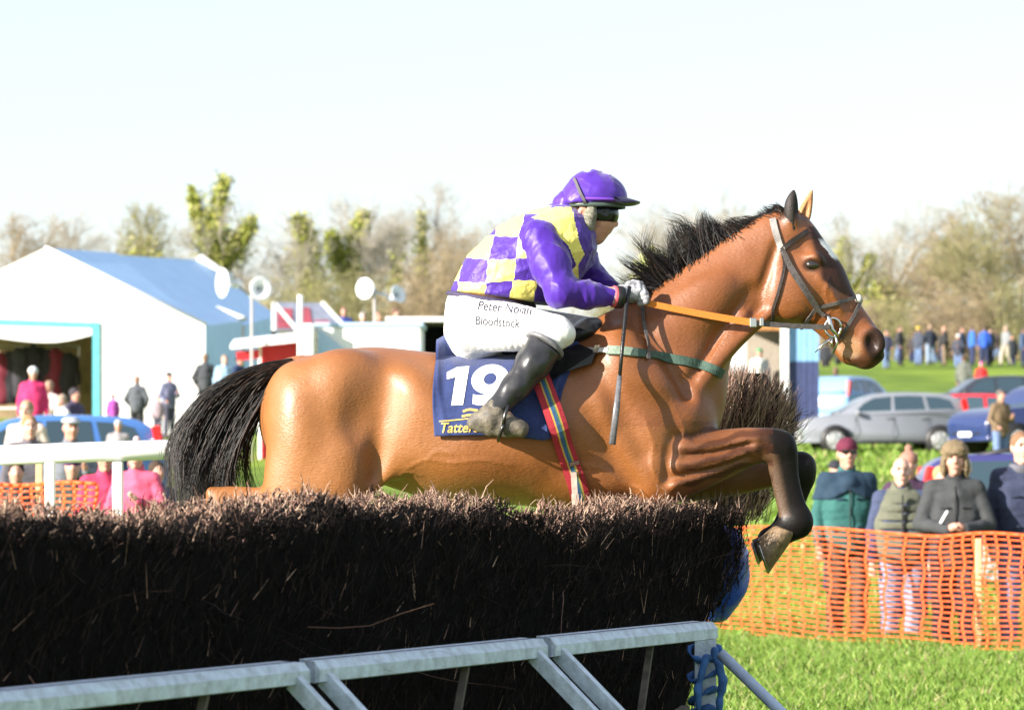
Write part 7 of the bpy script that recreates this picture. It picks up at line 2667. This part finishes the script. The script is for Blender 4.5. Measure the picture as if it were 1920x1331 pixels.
# collar and neck scarf
f = Field(pe(1020, 500, -.15), pe(1135, 370, .15), .005)
f.path([near(1050, 424, 0), near(1066, 440, 0), near(1084, 464, 0), near(1094, 488, 0)], [.048, .056, .058, .044], .02)
f.wrinkle(.003, 110, 31)
link('collar', f.mesh('collar'), m_purple, jacket, True)
mb = MB()
mb.tube([near(1046, 391, 0), near(1038, 385, .0), near(1030, 386, .0)], [.006, .012, .004], 8)
mb.build('collar_tag', m_purple, jacket, True)
# waistband
mb = MB()
wpts = []
for k in range(29):
    a = 2 * PI * k / 28
    c = (921 + 80 * math.cos(a), 561 + 12.5 * math.cos(a) + 1.0)
    wpts.append(P(c[0], c[1], DH + .178 * math.sin(a)))
mb.tube(wpts, .010, 6)
mb.build('waistband', mat('dark waistband', (.05, .04, .09), rough=.7, bump=.4, bscale=200), jacket, True)

# breeches
m_breech = mat('white breeches', (.80, .79, .77), rough=.62, bump=.25, bscale=40, sheen=.1)
f = Field(pe(815, 690, -.42), pe(1150, 520, .42), .0063)
f.chain([tb(840, 545, 995, 590, .170), tb(836, 575, 980, 625, .175), tb(838, 610, 940, 655, .165), tb(858, 640, 905, 658, .13)], 0)
for s in (-1, 1):
    du, dv = (0, 0) if s < 0 else (46, -10)
    f.chain([tb(905, 556, 868, 655, .10, s * .12), tb(960 + du * .3, 566 + dv * .5, 938 + du * .3, 660, .095, s * .17), tb(1010 + du * .7, 578 + dv, 1000 + du * .7, 656, .082, s * .225), tb(1046 + du, 594 + dv, 1036 + du, 654, .070, s * .265), tb(1064 + du, 606 + dv, 1050 + du, 648, .055, s * .28)], .03)
    f.chain([cs(1044, 622, 30, .064, s * .275), cs(1022, 646, 30, .06, s * .285)], .03)
f.wrinkle(.0030, 36, 41, True)
f.wrinkle(.0008, 110, 43, True)
f.clip(pe(838, 552, 0), (22, 0, 162), .01)
breeches = link('breeches', f.mesh('breeches'), m_breech, jockey, True)
BB = bvh_of(breeches)
m_let = mat('dark blue print', (.03, .03, .05), rough=.7)
lay_text('Peter Nolan', 24, 894, 580, 5.5, BB, m_let, 'lettering', breeches, lift=.0016, offset=.28, shear=.16, sx=.86, cut=9)
lay_text('Bloodstock', 24, 890, 608, 4.5, BB, m_let, 'lettering', breeches, lift=.0016, offset=.28, shear=.0, sx=.76, cut=9)

# boots
m_boot = mat('black boot leather', (.026, .026, .029), rough=.30, spec=.6, noise=.3, nscale=30, bump=.12, bscale=30)
m_foot = mat('dusty boot foot', (.17, .145, .105), rough=.6, noise=.5, nscale=30, bump=.4, bscale=60, col2=(.05, .045, .04))
m_cuff = mat('grey boot cuff', (.16, .16, .17), rough=.45, noise=.2, bump=.2)
for s in (-1, 1):
    f = Field(np.minimum(near(880, 840, s * .44), near(1080, 600, s * .25)) - .02, np.maximum(near(880, 840, s * .44), near(1080, 600, s * .25)) + .02, .0048)
    f.path([near(1030, 636, s * .285), near(1000, 682, s * .322), near(965, 728, s * .35), near(932, 766, s * .37), near(926, 778, s * .374)], [.072, .064, .050, .042, .042], .02)
    f.clip(near(1022, 644, s * .285), (.62, 0, .78), .004)
    f.wrinkle(.0022, 80, 50)
    bt = link('boot', f.mesh('boot'), m_boot, jockey, True)
    f = Field(np.minimum(near(860, 850, s * .46), near(1010, 740, s * .30)) - .02, np.maximum(near(860, 850, s * .46), near(1010, 740, s * .30)) + .02, .0045)
    f.path([near(930, 768, s * .37), near(918, 784, s * .375), near(895, 788, s * .375)], [.046, .046, .034], .02)
    f.path([near(925, 786, s * .376), near(952, 798, s * .385), near(972, 803, s * .39), near(978, 805, s * .39)], [.044, .038, .030, .026], .02)
    f.path([near(886, 795, s * .376), near(920, 806, s * .38), near(950, 812, s * .386)], [.022, .022, .020], .01)
    f.wrinkle(.0018, 90, 53)
    bf2 = link('boot_foot', f.mesh('boot_foot'), m_foot, bt, True)
    mb = MB()
    d = (Vector(near(1000, 682, s * .322)) - Vector(near(1030, 636, s * .285))).normalized()
    c = Vector(near(1022, 646, s * .288))
    mb.lathe([(.074, -.004), (.0805, -.003), (.081, .004), (.0805, .012), (.075, .013)], c, d, 26)
    mb.build('boot_cuff', m_cuff, bt, True)
    # stirrup iron and leather belong to the saddle
    mb = MB()
    ic = Vector(near(944, 796, s * .382))
    ring = [ic + Vector((.020 * math.sin(a), s * .052 * math.cos(a), .060 * math.sin(a) + (.02 if math.sin(a) > 0 else 0))) for a in np.linspace(0, 2 * PI, 25)]
    mb.tube(ring, .0065, 6)
    spart('stirrup_iron', mb, mat('dark iron', (.10, .10, .10), rough=.35, metal=1.0))
    mb = MB()
    mb.bar(ic + Vector((.02, 0, .075)), Vector(near(1010, 668, s * .318)), .026, .005, up=(0, 1, 0))
    spart('stirrup_leather', mb, m_black, False)

# gloves on the hands: the same fist, a little larger
m_glove = mat('grey white glove', (.52, .52, .55), rough=.6, noise=.5, nscale=22, col2=(.10, .10, .12), bump=.4, bscale=140)
for s in (-1, 1):
    o = 0 if s < 0 else 8
    y = s * .165
    H = near(1184 + o, 550 + (3 if s > 0 else 0), y)
    f = Field(H - .085, H + .075, .0032)
    W = WR[s]
    f.cone(W + np.array((.004, 0, 0)), .037, H - np.array((.03, 0, 0)), .035, .02)
    f.ell(H, (.043, .030, .035), -6, .012)
    for i, (u, v) in enumerate([(1194, 535), (1203, 541), (1208, 549), (1208, 558)]):
        L = (1.0, 1.1, 1.05, .85)[i]
        f.path([near(u - 16 + o, v - 2, y - .008), near(u + 2 + o, v + 2 * i - 3, y - s * .004), near(u + 4 + o, v + 9 * L, y + s * .012), near(u - 8 + o, v + 13 * L, y + s * .006)], [.0128, .0128, .0118, .0108], .002)
    f.path([near(1174 + o, 540, s * .15), near(1188 + o, 531, s * .142), near(1201 + o, 533, s * .15)], [.0155, .0138, .0122], .003)
    f.wrinkle(.0008, 250, 3)
    link('glove', f.mesh('glove'), m_glove, jockey, True)
    mb = MB()
    d = Vector(WR[s] - EL[s]).normalized()
    mb.lathe([(.036, 0), (.043, .004), (.043, .03), (.037, .034)], Vector(WR[s]) + d * .004, d, 20)
    mb.build('glove_cuff', m_black, jockey, True)

# helmet with silk cap, peak, goggles, chin guard
m_cap = mat('purple silk cap', (.066, .018, .29), rough=.42, sheen=.3, bump=.2, bscale=40, spec=.45)
f = Field(pe(1030, 420, -.15), pe(1195, 305, .15), .0045)
f.ell(pe(1116, 372, 0), (.126, .108, .104), -4, 0)
f.ell(pe(1082, 384, 0), (.062, .095, .062), 0, .04)
f.ell(pe(1100, 333, 0), (.05, .06, .024), 18, .03)
f.ell(pe(1102, 320, 0), (.008, .05, .010), 0, .012, sub=True)
f.clip(pe(1092, 384, 0), (.02, 0, -1), .008)
f.wrinkle(.0020, 60, 61, True)
f.wrinkle(.0006, 200, 62, True)
cap = link('helmet', f.mesh('helmet'), m_cap, jockey, True)
f = Field(pe(1030, 430, -.13), pe(1110, 350, .13), .0045)
f.path([near(1066, 386, 0), near(1072, 400, 0)], [.062, .056], .01)
f.clip(pe(1085, 392, 0), (1, 0, -.35), .006)
f.wrinkle(.002, 120, 63)
link('cap_skirt', f.mesh('cap_skirt'), m_cap, cap, True)
mb = MB()
vs, fs = [], []
n = 16
for k in range(n + 1):
    a = -PI / 2 + PI * k / n
    base = Vector(pe(1150, 376, 0)) + Vector((.050 * math.cos(a), .100 * math.sin(a), .004 * math.cos(a)))
    tip = Vector(pe(1164, 376, 0)) + Vector((.074 * math.cos(a) ** .8 if math.cos(a) > 1e-6 else 0, .098 * math.sin(a), -.008 * math.cos(a) - .012 * math.sin(a) ** 2))
    for p, dz in ((base, .006), (tip, .003), (tip, -.003), (base, -.006)):
        vs.append(p + Vector((0, 0, dz)))
for k in range(n):
    for j in range(4):
        fs.append((k * 4 + j, k * 4 + (j + 1) % 4, k * 4 + 4 + (j + 1) % 4, k * 4 + 4 + j))
mb.add(vs, fs); mb.build('peak', mat('dark navy peak', (.02, .018, .05), rough=.4), cap, True)


def band(mb, c, rx, ry, z0, z1, a0, a1, th=.004, tilt=0.0, n=20):
    vs, fs = [], []
    c = Vector(c)
    for k in range(n + 1):
        a = a0 + (a1 - a0) * k / n
        for r_, z in ((0, z0), (th, z0), (th, z1), (0, z1)):
            x = (rx + r_) * math.cos(a)
            vs.append(c + Vector((x, (ry + r_) * math.sin(a), z + tilt * x)))
    for k in range(n):
        for j in range(4):
            fs.append((k * 4 + j, k * 4 + 4 + j, k * 4 + 4 + (j + 1) % 4, k * 4 + (j + 1) % 4))
    fs += [(0, 1, 2, 3), tuple(n * 4 + j for j in (3, 2, 1, 0))]
    mb.add(vs, fs)


mb = MB(); band(mb, pe(1114, 386, 0), .116, .100, -.009, .006, -2.6, 2.6, .004, -.02); mb.build('helmet_rim', mat('dark green rim', (.06, .085, .075), rough=.45), cap, True)
mb = MB(); band(mb, pe(1116, 377, 0), .127, .109, -.004, .006, -PI, PI, .003, -.03, 40); mb.build('cap_band', mat('purple ribbon', (.16, .05, .45), rough=.35), cap, True)
f = Field(pe(1090, 440, -.12), pe(1180, 360, .12), .0035)
f.chain([tb(1143, 388, 1140, 416, .054), tb(1132, 372, 1129, 432, .076), tb(1124, 370, 1122, 434, .086), tb(1114, 372, 1113, 430, .088)], 0)
f.ell(pe(1150, 428, 0), (.045, .030, .022), 0, .008, sub=True)
f.clip(pe(1130, 417, 0), (-.05, 0, -1), .006)
f.clip(pe(1130, 384, 0), (0, 0, 1), .004)
f.clip(pe(1112, 400, 0), (-1, 0, 0), .006)
link('goggles', f.mesh('goggles'), mat('dark goggle lens', (.008, .010, .012), rough=.22, spec=.5), jockey, True)
m_gs = mat('grey strap', (.10, .09, .10), rough=.7, bump=.3)
capb = bvh_of(cap)
mb = MB()
strap(mb, [capb], [(1078, 336), (1084, 352), (1090, 366), (1098, 380)], .012, .004, .004)
near_and_far(mb, 'goggle_strap', m_gs, cap)
m_camo = mat('speckled ear guard', (.30, .28, .22), rough=.8, noise=.6, nscale=110, col2=(.07, .075, .05), bump=.4, bscale=200)
for s in (-1, 1):
    f = Field(np.minimum(near(1050, 450, s * .11), near(1130, 380, s * .05)) - .02, np.maximum(near(1050, 450, s * .11), near(1130, 380, s * .05)) + .02, .0035)
    f.path([near(1110, 388, s * .080), near(1107, 404, s * .090), near(1101, 422, s * .088), near(1092, 435, s * .080)], [.018, .024, .029, .020], .01)
    f.path([near(1066, 400, s * .078), near(1080, 413, s * .094), near(1096, 426, s * .090)], [.014, .022, .026], .01)
    link('ear_guard', f.mesh('ear_guard'), m_camo, cap, True)
mb = MB()
strap(mb, [JB], [(1102, 428), (1104, 444), (1112, 455)], .016, .004, .004)
near_and_far(mb, 'chin_strap', m_black, cap)
# hair at the nape
f = Field(pe(1060, 430, -.11), pe(1105, 380, .11), .004)
f.ell(pe(1080, 398, 0), (.05, .074, .045), 0, 0)
link('hair', f.mesh('hair'), mat('brown hair', (.05, .03, .02), rough=.6, bump=.5, bscale=200), jockey, True)

# whip held in the near hand
whip = empty('whip', pe(1174, 560, -.20))
tag(whip, 'slim black riding whip with a silver flap hanging from the gloved hand', 'whip')
mb = MB(); mb.tube([pe(1180, 538, -.185), pe(1174, 575, -.22), pe(1168, 640, -.285), pe(1162, 705, -.33)], [.0085, .0085, .0075, .007], 10)
mb.v = [tuple(Vector(p) - whip.location) for p in mb.v]; mb.build('shaft', m_black, whip, True)
mb = MB(); mb.tube([pe(1162, 703, -.33), pe(1156, 765, -.355), pe(1148, 833, -.375)], [.0085, .012, .013], 10, flat=.5)
mb.v = [tuple(Vector(p) - whip.location) for p in mb.v]; mb.build('flap', mat('silver grey flap', (.14, .14, .15), rough=.3, noise=.4, nscale=40), whip, True)
